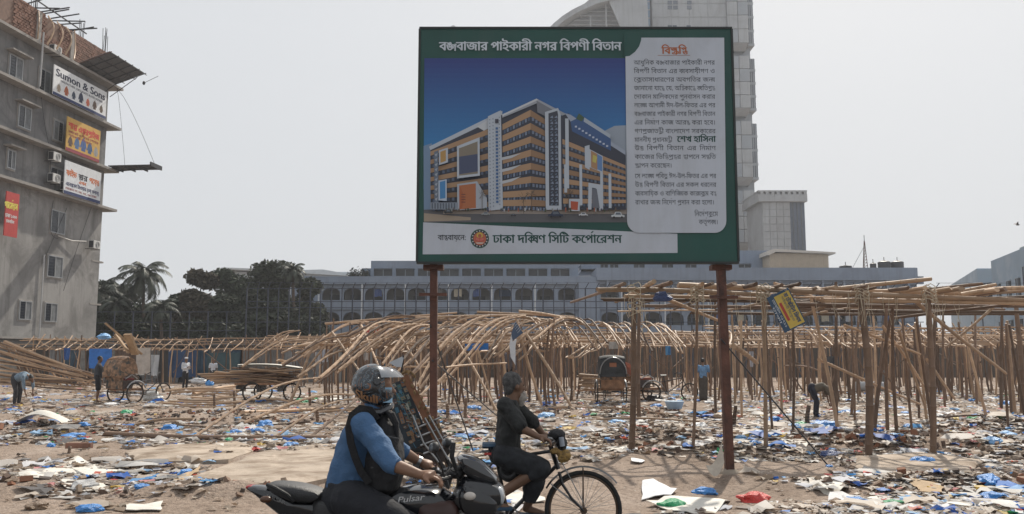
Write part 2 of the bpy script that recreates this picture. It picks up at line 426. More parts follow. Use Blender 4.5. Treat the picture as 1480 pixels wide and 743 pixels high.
# ---------------------------------------------------------------- litter
def scrap(b, x, y, s, rr, col, crump=.35, flat=False, asp=1, z=None):
    """one crumpled sheet: 3 x 3 or 4 x 4 vertices"""
    n = 3 if s < .12 else 4
    a = rr.uniform(0, 6.28); ca, sa = math.cos(a), math.sin(a); z0 = (gh(x, y) if z is None else z) + .006
    vs = []
    for j in range(n):
        for i in range(n):
            u = (i / (n - 1) - .5) * s * asp + rr.uniform(-.18, .18) * s; v = (j / (n - 1) - .5) * s + rr.uniform(-.18, .18) * s
            h = rr.random() * s * (crump if not flat else .05)
            vs.append((x + u * ca - v * sa, y + u * sa + v * ca, z0 + h))
    b.col = col
    b.add(vs, [(j * n + i, j * n + i + 1, (j + 1) * n + i + 1, (j + 1) * n + i) for j in range(n - 1) for i in range(n - 1)])
PAL = {'white': [(.7, .69, .67), (.62, .6, .57), (.5, .52, .58), (.6, .52, .44), (.76, .76, .78), (.54, .47, .4), (.58, .54, .5)],
       'blue': [(.045, .2, .6), (.07, .28, .62), (.15, .38, .7), (.3, .48, .7), (.03, .12, .45)],
       'earth': [(.17, .12, .085), (.26, .19, .14), (.11, .085, .07), (.34, .26, .19), (.22, .17, .14), (.4, .33, .26)],
       'grey': [(.28, .28, .29), (.38, .37, .36), (.46, .41, .36), (.16, .15, .15)],
       'bright': [(.55, .05, .04), (.5, .12, .08), (.04, .3, .12), (.6, .42, .1), (.65, .3, .3)]}
M_scrap = attrmat('litter_scraps', .6, .35); M_rub = attrmat('rubble_bits', .9)
def density(x, y):
    d = noise.noise((x * .3, y * .28, 11)) + .5 * noise.noise((x * 1.1, y * .9, 2))
    base = .55 if y > 16.5 else .3 if y > 13.5 else .13
    if x > 1.2 and y > 14: base += .12
    if -3 < x < 3.2 and 9 < y < 15: base -= .06
    return base + d * 1.15 - (.15 if x < -y * .12 and y < 15 else 0)
def litter(name, keys, n, smin, smax, seed, label, cat, crump=.22, asp=(.7, 1.8), dens=0):
    rr = random.Random(seed); b = MB(); k = 0; tries = 0
    while k < n and tries < n * 12:
        tries += 1
        v = 744 - (rr.random() ** .9) * 186; 
        y = CH * F / (v - HZ) if v > 515 else 60
        y += rr.uniform(-.5, .5) * y * y / 2062 * 1.2
        if y < 8.8 or y > 56: continue
        x = rr.uniform(-.64, .64) * y
        if rr.random() > density(x, y) + dens: continue
        s = rr.uniform(smin, smax) * (.75 if y < 13 else 1 if y < 30 else 1.3)
        scrap(b, x, y, s, rr, rr.choice(PAL[rr.choice(keys)]), crump, asp=rr.uniform(*asp)); k += 1
    o = b.build(name, M_scrap, None, True, recalc=False); tag(o, label, cat, kind='stuff'); return o
litter('paper_litter', ['white', 'white', 'grey', 'earth'], 9500, .05, .20, 1, 'white and grey paper and plastic scraps strewn over the dirt', 'litter', asp=(.6, 2.2))
litter('sheet_litter', ['white', 'white', 'white', 'grey', 'white', 'blue'], 420, .2, .42, 9, 'larger crumpled pale sheets, rags and bags lying among the litter', 'litter', .3, (.5, 2.0), .05)
litter('plastic_litter', ['blue', 'blue', 'white'], 1300, .05, .17, 2, 'small blue and pale plastic scraps strewn over the dirt', 'litter', .45)
litter('rubble_litter', ['earth'], 9000, .03, .14, 3, 'brown rags, chips and rubble strewn over the dirt', 'rubble', .5, (.6, 1.5), .17)
litter('coloured_litter', ['bright'], 420, .05, .16, 4, 'small red, green and yellow scraps among the litter', 'litter', .5)

# rubble chunks heaped on the mounds (stuff)
def rubble():
    rr = random.Random(5); b = MB()
    for (mx_, my, rx, ry, h) in MOUNDS:
        for k in range(int(60 * rx * ry)):
            a, q = rr.uniform(0, 6.28), rr.random() ** .6; x, y = mx_ + math.cos(a) * rx * q, my + math.sin(a) * ry * q
            s = rr.uniform(.02, .075); M = Matrix.Translation((x, y, gh(x, y) + s * .3)) @ Matrix.Rotation(rr.uniform(0, 6), 4, Vector((rr.random(), rr.random(), rr.random())).normalized())
            b.M = M; b.col = rr.choice([(.12, .08, .06), (.2, .13, .09), (.09, .07, .06), (.3, .23, .17), (.26, .12, .07)])
            b.box((0, 0, 0), (s * rr.uniform(1, 2.4), s * rr.uniform(.8, 1.5), s * rr.uniform(.5, 1)))
    b.M = None
    o = b.build('rubble_heap', M_rub, None); tag(o, 'dark broken brick and clod rubble heaped between the bamboo posts', 'rubble', kind='stuff')
rubble()

M_bag = {}
def bagmat(k, col, rough=.35):
    if k not in M_bag: M_bag[k] = mat('plastic_' + k, col, rough, .35, 12, .5, bscale=30)
    return M_bag[k]
def bag_mesh(seed, sx=1, sy=.8, sz=.45, det=3):
    rr = random.Random(seed); b = bmesh.new(); bmesh.ops.create_icosphere(b, subdivisions=det, radius=1)
    o = Vector((seed * 3.1, 0, 0))
    for v in b.verts:
        n = v.co.copy(); d = 1 + .42 * noise.noise(n * 1.6 + o) + .3 * abs(noise.noise(n * 4 + o)) + .14 * noise.noise(n * 9 + o)
        v.co = Vector((n.x * sx * d, n.y * sy * d, max(-.22, n.z * sz * d + .1)))
    me = bpy.data.meshes.new('plastic_bag'); b.to_mesh(me); b.free(); me['s'] = 1
    return me
BAGS = [bag_mesh(i) for i in range(7)]
_bagm = {}
def bag(u, v, wpx, colk, label, group=None, name='plastic_bag', cat='plastic bag', hz=.45, world=None, col=None):
    p = world or G(u, v); w = wpx * p.y / F
    i = random.randrange(7)
    if (i, colk) not in _bagm: me = BAGS[i].copy(); me.materials.append(bagmat(colk, col or BC[colk])); _bagm[(i, colk)] = me
    o = link(name, _bagm[(i, colk)], None, p + Vector((0, 0, .03 * w)))
    o.scale = (w * .5, w * .42, w * hz); o.rotation_euler = (0, 0, random.uniform(0, 6.28)); return tag(o, label, cat, group)
BC = {'blue': (.06, .25, .62), 'lightblue': (.2, .42, .72), 'white': (.72, .72, .72), 'green': (.03, .33, .14), 'red': (.6, .05, .04),
      'black': (.03, .03, .035), 'yellow': (.6, .45, .1), 'grey': (.4, .4, .4), 'brown': (.2, .13, .08), 'navy': (.05, .08, .2)}
for a in [(1333, 675, 38, 'blue', 'crumpled blue bag on the low slab in front of the bamboo posts'),
          (1428, 704, 40, 'blue', 'tall crumpled blue bag in the dirt near the right edge'),
          (1440, 722, 36, 'blue', 'blue bag with white paper just below the tall crumpled blue bag at the right'),
          (1237, 731, 38, 'blue', 'flattened blue bag beside the green net bag in the foreground'),
          (1294, 734, 28, 'green', 'green net bag on the bare dirt in the foreground'),
          (1089, 723, 46, 'red', 'red plastic bag on the dirt right of the steel post'),
          (1019, 711, 32, 'blue', 'crumpled blue bag left of the red plastic bag'),
          (971, 732, 42, 'green', 'green striped bag on white paper near the bicycle wheel'),
          (968, 625, 30, 'blue', 'blue bag on top of the rubble heap left of the steel post'),
          (1097, 637, 32, 'blue', 'puffed blue bag at the foot of the bamboo post right of the steel post'),
          (1091, 654, 26, 'blue', 'small blue bag touching the foot of the thin bamboo post'),
          (1072, 639, 20, 'lightblue', 'pale blue bag just right of the steel post'),
          (1120, 607, 24, 'blue', 'round blue bag behind the guy wire'),
          (1195, 618, 34, 'blue', 'blue bag on the rags below the bending man'),
          (1158, 616, 20, 'green', 'green bag beside the short wooden stake'),
          (1315, 621, 20, 'blue', 'blue bag between two bamboo posts on the right rubble'),
          (1268, 621, 18, 'blue', 'small blue bag left of the thick bamboo posts'),
          (1455, 586, 20, 'blue', 'blue bag at the right edge among far litter'),
          (1383, 608, 16, 'yellow', 'small yellow bag on the rubble at the right'),
          (1455, 637, 30, 'lightblue', 'pale blue bag on rubble by the right edge'),
          (1437, 652, 34, 'lightblue', 'flattened pale blue bag below the right rubble heap'),
          (1200, 663, 34, 'navy', 'dark blue cloth lying flat in front of the bending man'),
          (203, 716, 20, 'blue', 'round blue bag standing among the papers in the left foreground'),
          (268, 690, 26, 'blue', 'blue bag on a bent board left of the motorbike tail'),
          (130, 741, 34, 'blue', 'blue bag at the bottom edge on the left'),
          (74, 646, 16, 'blue', 'upright blue bag beside the low brown brick kerb'),
          (245, 622, 28, 'blue', 'crumpled blue bag behind the long lying pole'),
          (182, 601, 22, 'green', 'green bag in front of the grey sack'),
          (340, 627, 22, 'blue', 'blue bag behind the green net at the lying pole'),
          (331, 640, 18, 'green', 'bright green bag sitting on the lying pole'),
          (384, 618, 30, 'blue', 'wide blue bag under the slanting bamboo poles'),
          (374, 628, 24, 'blue', 'blue bag just below the wide blue bag'),
          (422, 651, 22, 'blue', 'blue bag left of the rider beside a brown pot'),
          (119, 628, 18, 'blue', 'blue bag near the white helmet shaped foam'),
          (684, 594, 20, 'blue', 'blue bag between two short stakes behind the cyclist'),
          (681, 632, 16, 'blue', 'small blue bag left of the cyclist below the stakes'),
          (652, 627, 14, 'green', 'small green bag left of the guy wires'),
          (822, 596, 14, 'blue', 'teal blue bag right of the slanting pole behind the cyclist'),
          (790, 608, 24, 'lightblue', 'pale blue bag behind the old cyclist'),
          (435, 583, 20, 'green', 'green bag beside the wheel of the loaded cart'),
          (1107, 597, 16, 'black', 'black bag behind the guy wire stake'),
          (915, 655, 18, 'white', 'white bag at the foot of the leftmost thick bamboo post'),
          (1010, 620, 28, 'white', 'white cloth bundle on the rubble left of the steel post'),
          (946, 580, 30, 'black', 'black plastic heap in front of the side-on rickshaw'),
          (215, 712, 20, 'brown', 'brown net bag beside the round blue bag'),
          (120, 712, 44, 'grey', 'grey net sack lying flat in the left foreground'),
          (55, 738, 30, 'brown', 'brown rag bundle at the bottom left corner'),
          (396, 640, 16, 'brown', 'round brown clay pot lying left of the rider'),
          ]: bag(*a)
rr = random.Random(12)
for k in range(110):
    y = rr.uniform(15.5, 42); x = rr.uniform(-.56, .56) * y
    bag(0, 0, 0, 'blue', '', world=Vector((x, y, gh(x, y)))) if False else None
    ck = rr.choice(['blue', 'blue', 'lightblue', 'white', 'white', 'grey'])
    w = rr.uniform(.16, .42)
    i = rr.randrange(7)
    if (i, ck) not in _bagm: me = BAGS[i].copy(); me.materials.append(bagmat(ck, BC[ck])); _bagm[(i, ck)] = me
    o = link('plastic_bag', _bagm[(i, ck)], None, Vector((x, y, gh(x, y)))); o.scale = (w * .6, w * .5, w * .36); o.rotation_euler = (0, 0, rr.uniform(0, 6))
    zn = ' near the front' if y < 21 else ' in the middle ground' if y < 31 else ' far back'
    zn = ' at the left' * (x < -y * .2) + ' in the centre' * (-y * .2 <= x <= y * .2) + ' at the right' * (x > y * .2) + zn
    tag(o, {'blue': 'crumpled deep blue plastic bag among the scattered litter', 'lightblue': 'crumpled light blue plastic bag among the scattered litter', 'white': 'crumpled white plastic bag among the scattered litter', 'grey': 'crumpled grey plastic bag among the scattered litter'}[ck] + zn, 'plastic bag',
        {'blue': 'deep blue bags scattered in the litter', 'lightblue': 'light blue bags scattered in the litter', 'white': 'white bags scattered in the litter', 'grey': 'grey bags scattered in the litter'}[ck] + zn)

# flat sheets and boards on the ground
M_sheet = mat('white_sheet', (.66, .63, .57), .7, .12, 3, .2, stain=((.42, .34, .26), 3, .52, .75))
M_card = mat('cardboard', (.42, .3, .18), .85, .2, 4, .2)
M_whitep = mat('white_plastic', (.75, .76, .78), .4, .1, 4, .2)
def flat_sheet(poly, mt, label, name='sheet', cat='sheet', h=.03, curl=.04):
    pts = [G(*q) for q in poly]; c = sum(pts, Vector()) / len(pts); b = MB(); fine = []
    n = len(pts)
    for i in range(n):
        a, d = pts[i], pts[(i + 1) % n]
        for k in range(4): q = a.lerp(d, k / 4); q += Vector((noise.noise(q * 14) * .03, noise.noise(q * 14 + Vector((3, 3, 0))) * .03, 0)); fine.append(q)
    def lv(r, dz): return [Vector((c.x + (q.x - c.x) * r, c.y + (q.y - c.y) * r, gh(q.x, q.y) * r + c.z * (1 - r) + h + dz + curl * noise.noise(q * 3) * r)) for q in fine]
    b.loft([lv(0.01, 0), lv(.55, .006), lv(1, 0), lv(1, -.008), lv(.01, -.008)])
    o = b.build(name, mt, None); tag(o, label, cat); return o
flat_sheet([(112, 666), (133, 671), (183, 682), (128, 692), (112, 686), (60, 695), (38, 684), (82, 680), (78, 676)], M_sheet, 'large jagged white board lying on the dirt at the left')
flat_sheet([(15, 690), (40, 685), (75, 690), (60, 708), (28, 709), (50, 700)], M_sheet, 'torn white board strip below the large jagged white board')
flat_sheet([(85, 708), (150, 706), (152, 714), (95, 716)], M_sheet, 'pale sheet among the litter in the left foreground')
flat_sheet([(240, 647), (270, 645), (325, 647), (322, 655), (280, 654)], M_sheet, 'white board by the lying pole on the slab')
flat_sheet([(252, 700), (290, 682), (285, 690), (258, 704)], M_card, 'bent brown board under a blue bag near the motorbike tail', h=.05)
flat_sheet([(180, 733), (235, 730), (232, 742), (182, 743)], M_sheet, 'pale rectangular paper at the bottom left')
flat_sheet([(928, 700), (944, 696), (980, 712), (968, 718), (928, 720)], M_whitep, 'pale blue white plastic sheet crumpled beside the bicycle wheel', h=.04, curl=.03)
flat_sheet([(935, 728), (985, 716), (1058, 722), (1035, 740), (975, 742)], M_sheet, 'crumpled white paper sheet under the green striped bag', h=.03, curl=.08)
flat_sheet([(1310, 702), (1365, 705), (1362, 714), (1330, 714)], M_card, 'brown printed cardboard sheet below the low slab')
flat_sheet([(1368, 730), (1440, 728), (1440, 738), (1370, 734)], M_sheet, 'long white paper near the bottom right')
flat_sheet([(1440, 730), (1480, 732), (1480, 740), (1442, 740)], M_sheet, 'pale card lying at the bottom right corner')
flat_sheet([(1165, 694), (1225, 704), (1228, 710), (1200, 716), (1170, 706)], M_sheet, 'crumpled pale paper right of the guy wire foot', curl=.12)
flat_sheet([(1220, 722), (1260, 716), (1275, 728), (1240, 728)], M_sheet, 'white plastic sheet behind the flattened blue bag', curl=.1)
flat_sheet([(1130, 645), (1168, 648), (1164, 652), (1136, 650)], M_sheet, 'small white paper left of the guy wire')
flat_sheet([(912, 668), (932, 670), (925, 674), (912, 672)], M_whitep, 'small white plate like scrap in front of the leftmost thick post')
flat_sheet([(870, 652), (905, 646), (908, 650), (880, 656)], M_sheet, 'white and black folded sheet left of the leftmost thick post')
flat_sheet([(660, 668), (700, 664), (706, 684), (676, 692)], M_sheet, 'white sheet on the dirt between motorbike and bicycle')
flat_sheet([(700, 716), (775, 712), (790, 722), (710, 726)], M_sheet, 'white paper under the bicycle', h=.03)
flat_sheet([(560, 624), (600, 618), (602, 632), (562, 636)], M_whitep, 'pale sheet behind the decorated hood')
flat_sheet([(440, 575), (490, 570), (500, 578), (450, 584)], M_sheet, 'white board beside the loaded cart')
# white curved foam on the left
p = G(56, 628); b = MB()
def foam(u, v, k=1.0):
    a = u * math.pi; w = 1 - .75 * max(0, u - .45)
    return (p.x - .42 + u * 1.0, p.y + (v - .5) * .42 * k, p.z + .03 + .36 * math.sin(min(1, u * 1.5) * math.pi * .5) * (1 - u) ** .7 * 1.25 * (1 - (2 * v - 1) ** 2 * .3) * k)
b.sheet(lambda u, v: foam(u, v), 14, 6); b.sheet(lambda u, v: foam(u, v, .93), 14, 6)
tag(b.build('foam_shell', M_sheet, None, True), 'white curved foam shell lying on the litter at the far left', 'foam piece')
# basin, sacks, roll
p = G(975, 603); b = MB(); k = 12
for z0, z1, r0, r1 in ((0, .2, .2, .27),):
    b.tube([p + Vector((0, 0, z)) for z in (.05, .06, .26, .27, .26, .07)], [.19, .2, .27, .285, .255, .18], 20)
tag(b.build('plastic_basin', mat('basin_blue', (.35, .48, .62), .4, .1), None, True), 'light blue plastic basin on the litter left of the steel post', 'basin')
b = MB(); p = G(1262, 567); b.cyl(p + Vector((-.8, 0, .25)), p + Vector((.75, .2, .25)), .22, n=16)
tag(b.build('metal_drum', mat('drum_grey', (.36, .38, .4), .5, .15, 3), None, True), 'grey metal drum lying on its side behind the thick posts', 'drum')
for u, v, w, hz, c, lb in ((219, 581, 26, .55, (.5, .5, .48), 'tall grey white sack standing beside the left rickshaw'), (286, 557, 24, .35, (.6, .6, .6), 'white sack between the two men in white shirts'),
                        (303, 560, 14, .5, (.05, .25, .6), 'blue drum shaped bundle right of the white sack'), (1048, 615, 34, .35, (.45, .35, .26), 'brown sack pile right behind the steel post')):
    q = G(u, v); o = bag(u, v, w, 'sack_%d' % u, lb, None, 'sack', 'sack', hz, col=c)
    o.scale.z = (34 if u == 219 else 18) * q.y / F * .55; o.location.z += .12
# ================================================================ left concrete building
M_conc = mat('old_plaster', (.215, .212, .21), .9, .22, .35, .4, bscale=6, stain=((.12, .12, .125), .5, .45, .65), streak=((.09, .09, .09), .7))
M_slabe = mat('ledge_concrete', (.3, .28, .26), .9, .15, 2, .2)
M_brick = mat('brick_red', (.19, .10, .07), .9, .3, 2, 0, rnd=.25)
M_mortar = mat('mortar', (.2, .13, .1), .95, .2, 4)
M_alu = mat('window_aluminium', (.36, .37, .38), .4, .05, 4, 0, .3)
M_glass = mat('window_glass', (.03, .035, .045), .12, .3, 1)
M_grille = mat('window_curtain', (.15, .16, .17), .7, .3, 3)
M_iron = mat('dark_iron', (.035, .035, .04), .6, .3, 6, .1)
M_rust = mat('rusty_steel', (.10, .042, .028), .75, .35, 5, .4, stain=((.045, .025, .02), 4, .5, .7))
M_plain = {}
def pm(k, c, r=.6, **kw): return mat(k, c, r, kw.pop('var', .1), kw.pop('scale', 5), **kw)
cor = P(138, 485, 65.0); YC = 65.0
uvd = Vector((math.sin(R(-5.5)), -math.cos(R(5.5)), 0))          # facade runs from the far corner toward us
nrm = Vector((math.cos(R(5.5)), -math.sin(R(5.5)), 0)) * 1.0      # faces right
C0 = Vector((cor.x, YC, 0))
def W(s, z, o=0): return C0 + uvd * s + nrm * o + Vector((0, 0, z))
def fac(u, v, off=0):                 # pixel -> (s, z) on the facade plane
    c, s_ = math.cos(PITCH), math.sin(PITCH)
    d = Vector((u - 740, F * c - (371.5 - v) * s_, F * s_ + (371.5 - v) * c))
    t = (C0 + nrm * off - Vector((0, 0, CH))).dot(nrm) / d.dot(nrm); p = Vector((0, 0, CH)) + d * t
    return (p - C0).dot(uvd), p.z
lb = thing('concrete_building', 'grey plastered concrete building with brick top storey and signboards at the left', 'building', tuple(C0))
LM = Matrix(((uvd.x, nrm.x, 0, 0), (uvd.y, nrm.y, 0, 0), (0, 0, 1, 0), (0, 0, 0, 1)))
def L4(b): b.M = Matrix.Translation(C0) @ LM; return b         # local: x = s along the facade, y = outward, z up
ZT = fac(150, 178)[1]                   # top concrete storey ledge
_, ZB = fac(157, 105)
zmid = fac(157, 307)[1]; M_conc2 = mat('pale_plaster', (.285, .277, .268), .9, .2, .3, .4, bscale=6, stain=((.17, .165, .16), .45, .46, .62), streak=((.14, .135, .13), .6))
b = L4(MB()); b.bx(0, 16, -14, 0, 0, zmid); b.build('wall', M_conc2, lb)
b = L4(MB()); b.bx(0.01, 16, -13.99, -.01, zmid, ZT); b.build('wall', M_conc, lb)
ledges = [fac(157, 187)[1], fac(157, 250)[1], fac(157, 307)[1]]
zt2 = fac(158, 128)[1]
b = L4(MB()); b.bx(0.02, 16, -13.98, -.02, ZT, zt2); b.build('wall', M_conc, lb)
for z in ledges + [zt2]:
    b = L4(MB()); b.bx(-.75, 16.3, -14, .75, z, z + .18); b.build('ledge', M_slabe, lb)
for v, l in ((379, .45), (441, .5)):
    z = fac(140, v)[1]; b = L4(MB()); b.bx(-.5, 1.0, -2, .02, z, z + .12); b.build('ledge', M_slabe, lb)
z = fac(70, 470)[1]; b = L4(MB()); b.bx(0, 14, 0, .35, z - 1.0, z - .88); b.build('ledge', M_slabe, lb)
# brick parapet storey: courses built one by one
zb0, zb1 = zt2 + .18, fac(150, 75)[1]
b = L4(MB()); b.bx(.1, 16, -.35, -.12, zb0, zb1 + .0)
b.build('brick_wall_core', M_mortar, lb)
bm_ = MB(); bm_.bx(-.5, .5, -.06, .06, -.5, .5); brick_me = bm_.mesh('brick', M_brick)
sm_ = MB(); rr = random.Random(3); nb = 0
hole = [fac(35, 42), fac(60, 25)]
row_h = .17; row = 0; z = zb0
stuffb = L4(MB())
while z < zb1 + .0:
    s = .1 + (row % 2) * .15
    while s < 11:
        zz = z + row_h / 2
        inhole = 6.2 < s < 7.6 and zb0 + 1.2 < zz < zb0 + 3.1
        if not inhole: 
            if nb < 300 and s < 4.5 and z > zb1 - 2.6:
                o = link('brick', brick_me, lb, W(s + .14, zz, -.1 + rr.uniform(-.015, .02)) - C0); o.scale = (.27, .5, .145)
                o.rotation_euler = (0, 0, math.atan2(uvd.y, uvd.x)); nb += 1
            else: stuffb.box((s + .14, -.1 + rr.uniform(-.02, .03), zz), (.27, .07, .145))
        s += .3
    z += row_h; row += 1
o = stuffb.build('brick_courses', M_brick, lb); tag(o, kind='stuff')
for s in (4.6, 8.4): b = L4(MB()); b.bx(s, s + .45, -.3, .02, zb0, zb1 + .05); b.build('pillar', M_slabe, lb)
# windows: pixel rectangles (left, right, top, bottom)
def lwin(u0, u1, v0, v1, hood=False, curtain=0):
    s1, z1 = fac(u0, v0); s0, _ = fac(u1, v0); _, z0 = fac(u0, v1)
    s0, s1 = min(s0, s1), max(s0, s1)
    b = L4(MB()); t = .07
    b.bx(s0 - .06, s1 + .06, 0, .045, z0 - .1, z1 + .1); fr0 = b.build('window_surround', M_slabe, lb)
    b = L4(MB()); o = .05
    b.bx(s0, s1, o, o + .06, z0, z0 + t); b.bx(s0, s1, o, o + .06, z1 - t, z1)
    for s in (s0 + t / 2, s1 - t / 2, (s0 + s1) / 2): b.bx(s - t / 2, s + t / 2, o, o + .055, z0 + t, z1 - t)
    w = b.build('window', M_alu, lb)
    m = (s0 + s1) / 2
    for k, (a, c) in enumerate(((s0 + t, m - t / 2), (m + t / 2, s1 - t))):
        b = L4(MB()); b.bx(a, c, o, o + .02, z0 + t, z1 - t); b.build('pane', M_grille if k == curtain else M_glass, w)
    if curtain != 1 and not hood or True:
        b = L4(MB()); n = 7
        for i in range(1, n): zz = z0 + (z1 - z0) * i / n; b.bx(m + t / 2 if curtain == 0 else s0, s1 - t if curtain == 0 else m, o + .03, o + .045, zz - .012, zz + .012)
        b.build('grille', M_iron, w)
    if hood:
        b = L4(MB()); b.bx(s0 - .35, s1 + .35, 0, .55, z1 + .15, z1 + .25); b.build('window_hood', M_slabe, w)
for a in [(13, 33, 77, 110, 1), (56, 73, 97, 130, 0), (26, 45, 150, 183, 1), (77, 91, 172, 202, 0), (10, 22, 215, 243, 1), (72, 92, 240, 262, 0),
          (73, 94, 302, 336, 0), (68, 90, 368, 400, 0), (27, 45, 434, 462, 0), (64, 82, 437, 465, 0)]: lwin(*a[:4], bool(a[4]), random.choice((0, 0, 1)))
def ac(u, v, hang='air_conditioner'):
    s, z = fac(u, v); t = thing('air_conditioner', '', '', tuple(W(s, z)))
    b = L4(MB()); b.bx(s - .42, s + .42, .3, .72, z - .3, z + .3); b.build('casing', pm('ac_casing', (.6, .6, .58)), t, bevel=.02)
    b = L4(MB()); c = Vector((s - .05, .725, z)); 
    for r_ in (.23, .16, .09): b.ring(c, r_, .012, 'y', 20, 4)
    b.build('fan_grille', M_iron, t)
    b = L4(MB()); b.bx(s + .43, s + .44, .35, .68, z - .25, z + .25); b.build('side_panel', M_iron, t)
    for q in (-.35, .35): b = L4(MB()); b.bx(s + q - .02, s + q + .02, .02, .75, z - .35, z - .31); b.build('bracket', M_iron, t)
    return t
for (u, v), lb_ in zip([(70, 73), (69, 227), (68, 258), (86, 270), (127, 354)], ['air conditioner under the brick storey beside the top sign', 'air conditioner on the wall beside the yellow sign', 'round fan air conditioner left of the white Bengali sign', 'lower air conditioner touching the white Bengali sign', 'lone air conditioner with pale pipe beside the right wall edge']):
    tag(ac(u, v), lb_, 'air conditioner', 'air conditioners on the concrete building')
b = L4(MB())
s1, z1 = fac(82, 343); s2, z2 = fac(118, 349); b.tube([(s1, .1, z1 + .1), ((s1 + s2) / 2, .2, z1 - .05), (s2, .35, z2)], .035, 6)
tag(b.build('pipe', pm('pale_pipe', (.6, .58, .54)), None, True), 'pale sagging pipe running to the lone air conditioner', 'pipe')
b = L4(MB()); s1, z1 = fac(61, 375); b.tube([(s1, .12, 2), (s1, .12, z1 + .3), (s1 - .1, .12, z1 + .3)], .05, 8); b.build('drain_pipe', pm('grey_pipe', (.42, .42, .42)), lb, True); b = L4(MB())
s1, z1 = fac(46, 60); s2, z2 = fac(41, 125); b.tube([(s2, .8, z2), (s1, .8, z1 + .6)], .06, 8)
b.build('drain_pipe', pm('grey_pipe', (.42, .42, .42)), lb, True)
# hanging cables over the facade
b = L4(MB())
for (u0, v0, u1, v1, sg) in ((56, 110, 70, 215, .25), (70, 215, 74, 262, .1), (93, 200, 93, 290, .1), (75, 290, 82, 345, .8), (60, 380, 95, 300, .3), (90, 420, 130, 300, .4)):
    a, c = fac(u0, v0), fac(u1, v1); pts = [(a[0] + (c[0] - a[0]) * t + sg * math.sin(math.pi * t) * .6, .1, a[1] + (c[1] - a[1]) * t - sg * math.sin(math.pi * t)) for t in [i / 8 for i in range(9)]]
    b.tube(pts, .018, 4)
b.build('wall_cable', M_iron, lb)
# roof-edge frames, rebar, netted awning
zb = zb1
for s, n, h, off in ((.15, 7, 2.1, 1), (3.4, 5, 1.6, 0), (8.6, 6, 1.7, 0)):
    rr = random.Random(s)
    for k in range(n):
        b = L4(MB()); a = (s + rr.uniform(0, .5), -.1 - rr.uniform(0, .4), zb - .1); b.cyl(a, (a[0] + rr.uniform(-.12, .12), a[1], a[2] + h * rr.uniform(.75, 1.1)), .022, n=5)
        b.build('rebar', M_iron, lb)
aw = thing('net_awning', 'dark netted awning frame sticking out under the brick storey corner', 'awning', tuple(W(0, zt2)))
pa, pb = fac(112, 98), fac(152, 128)
def AW(s, o, z): return (s, o, z)
M_net = mat('awning_net', (.11, .11, .115), .85, .35, 14, .3)
za = fac(150, 82)[1]; z0_ = zt2 + .4
x0, x1 = -.5, 4.6; z0_ -= .3
# netted frame on brackets: rises gently away from the wall
x0, x1 = -.1, fac(105, 99)[0]; zi, zo, OW = zt2 + .25, zt2 + 1.15, 2.75
b = L4(MB()); b.add([(x0, .1, zi + .04), (x1, .1, zi + .04), (x1, OW, zo + .04), (x0, OW, zo + .04), (x0, .1, zi), (x1, .1, zi), (x1, OW, zo), (x0, OW, zo)],
    [(0, 1, 2, 3), (7, 6, 5, 4), (0, 3, 7, 4), (1, 5, 6, 2), (0, 4, 5, 1), (3, 2, 6, 7)]); b.build('net', M_net, aw)
for k in range(6):
    s_ = x0 + (x1 - x0) * k / 5; b = L4(MB()); b.cyl((s_, .05, zi - .05), (s_, OW + .15, zo), .035, n=5); b.build('bracket_arm', M_rust if k == 5 else M_iron, aw)
    if k < 2: b = L4(MB()); b.cyl((s_, .05, zi - .9), (s_, OW * .8, zo - .3), .03, n=5); b.build('strut', M_iron, aw)
for q in (.0, .33, .66, 1.0):
    b = L4(MB()); b.cyl((x0 - .35, .1 + (OW - .1) * q, zi + (zo - zi) * q - .04), (x1, .1 + (OW - .1) * q, zi + (zo - zi) * q - .04), .03, n=5); b.build('rail', M_iron, aw)
# frames at the top left, bamboo leaning on the bricks
sc = thing('roof_bars', 'dark iron bars jutting out over the brick storey at the top left', 'iron bars', tuple(W(8, zb)))
rr = random.Random(9)
for k in range(9):
    b = L4(MB()); s = 4.6 + k * .62; b.cyl((s, -.6, zb + .1 + rr.uniform(0, .3)), (s + rr.uniform(-.3, .3), 1.5 + rr.uniform(-.3, .6), zb + .1 + rr.uniform(0, .5)), .05, n=5); b.build('bar', M_iron, sc)
b = L4(MB()); b.cyl((4.4, .7, zb + .1), (10.4, .7, zb + .25), .05, n=5); b.build('bar', M_iron, sc)
for k in range(5):
    s = 5.1 + k * 1.0
    pole('bamboo_pole', W(s + .9, zt2 + .2, .9), W(s - .1, zb + .1, .15), .05, None, curved=True, far=True, label='thin bent bamboo pole leaning against the brick storey, %s' % ('nearest the right pillar', 'second from the right pillar', 'middle one crossing the hole', 'second from the left edge', 'at the left edge')[k], cat='pole', group='bamboo poles leaning on the brick storey')
for o in [o for o in COL.objects if o.name.startswith('bamboo_pole') and 'category' not in o]: pass
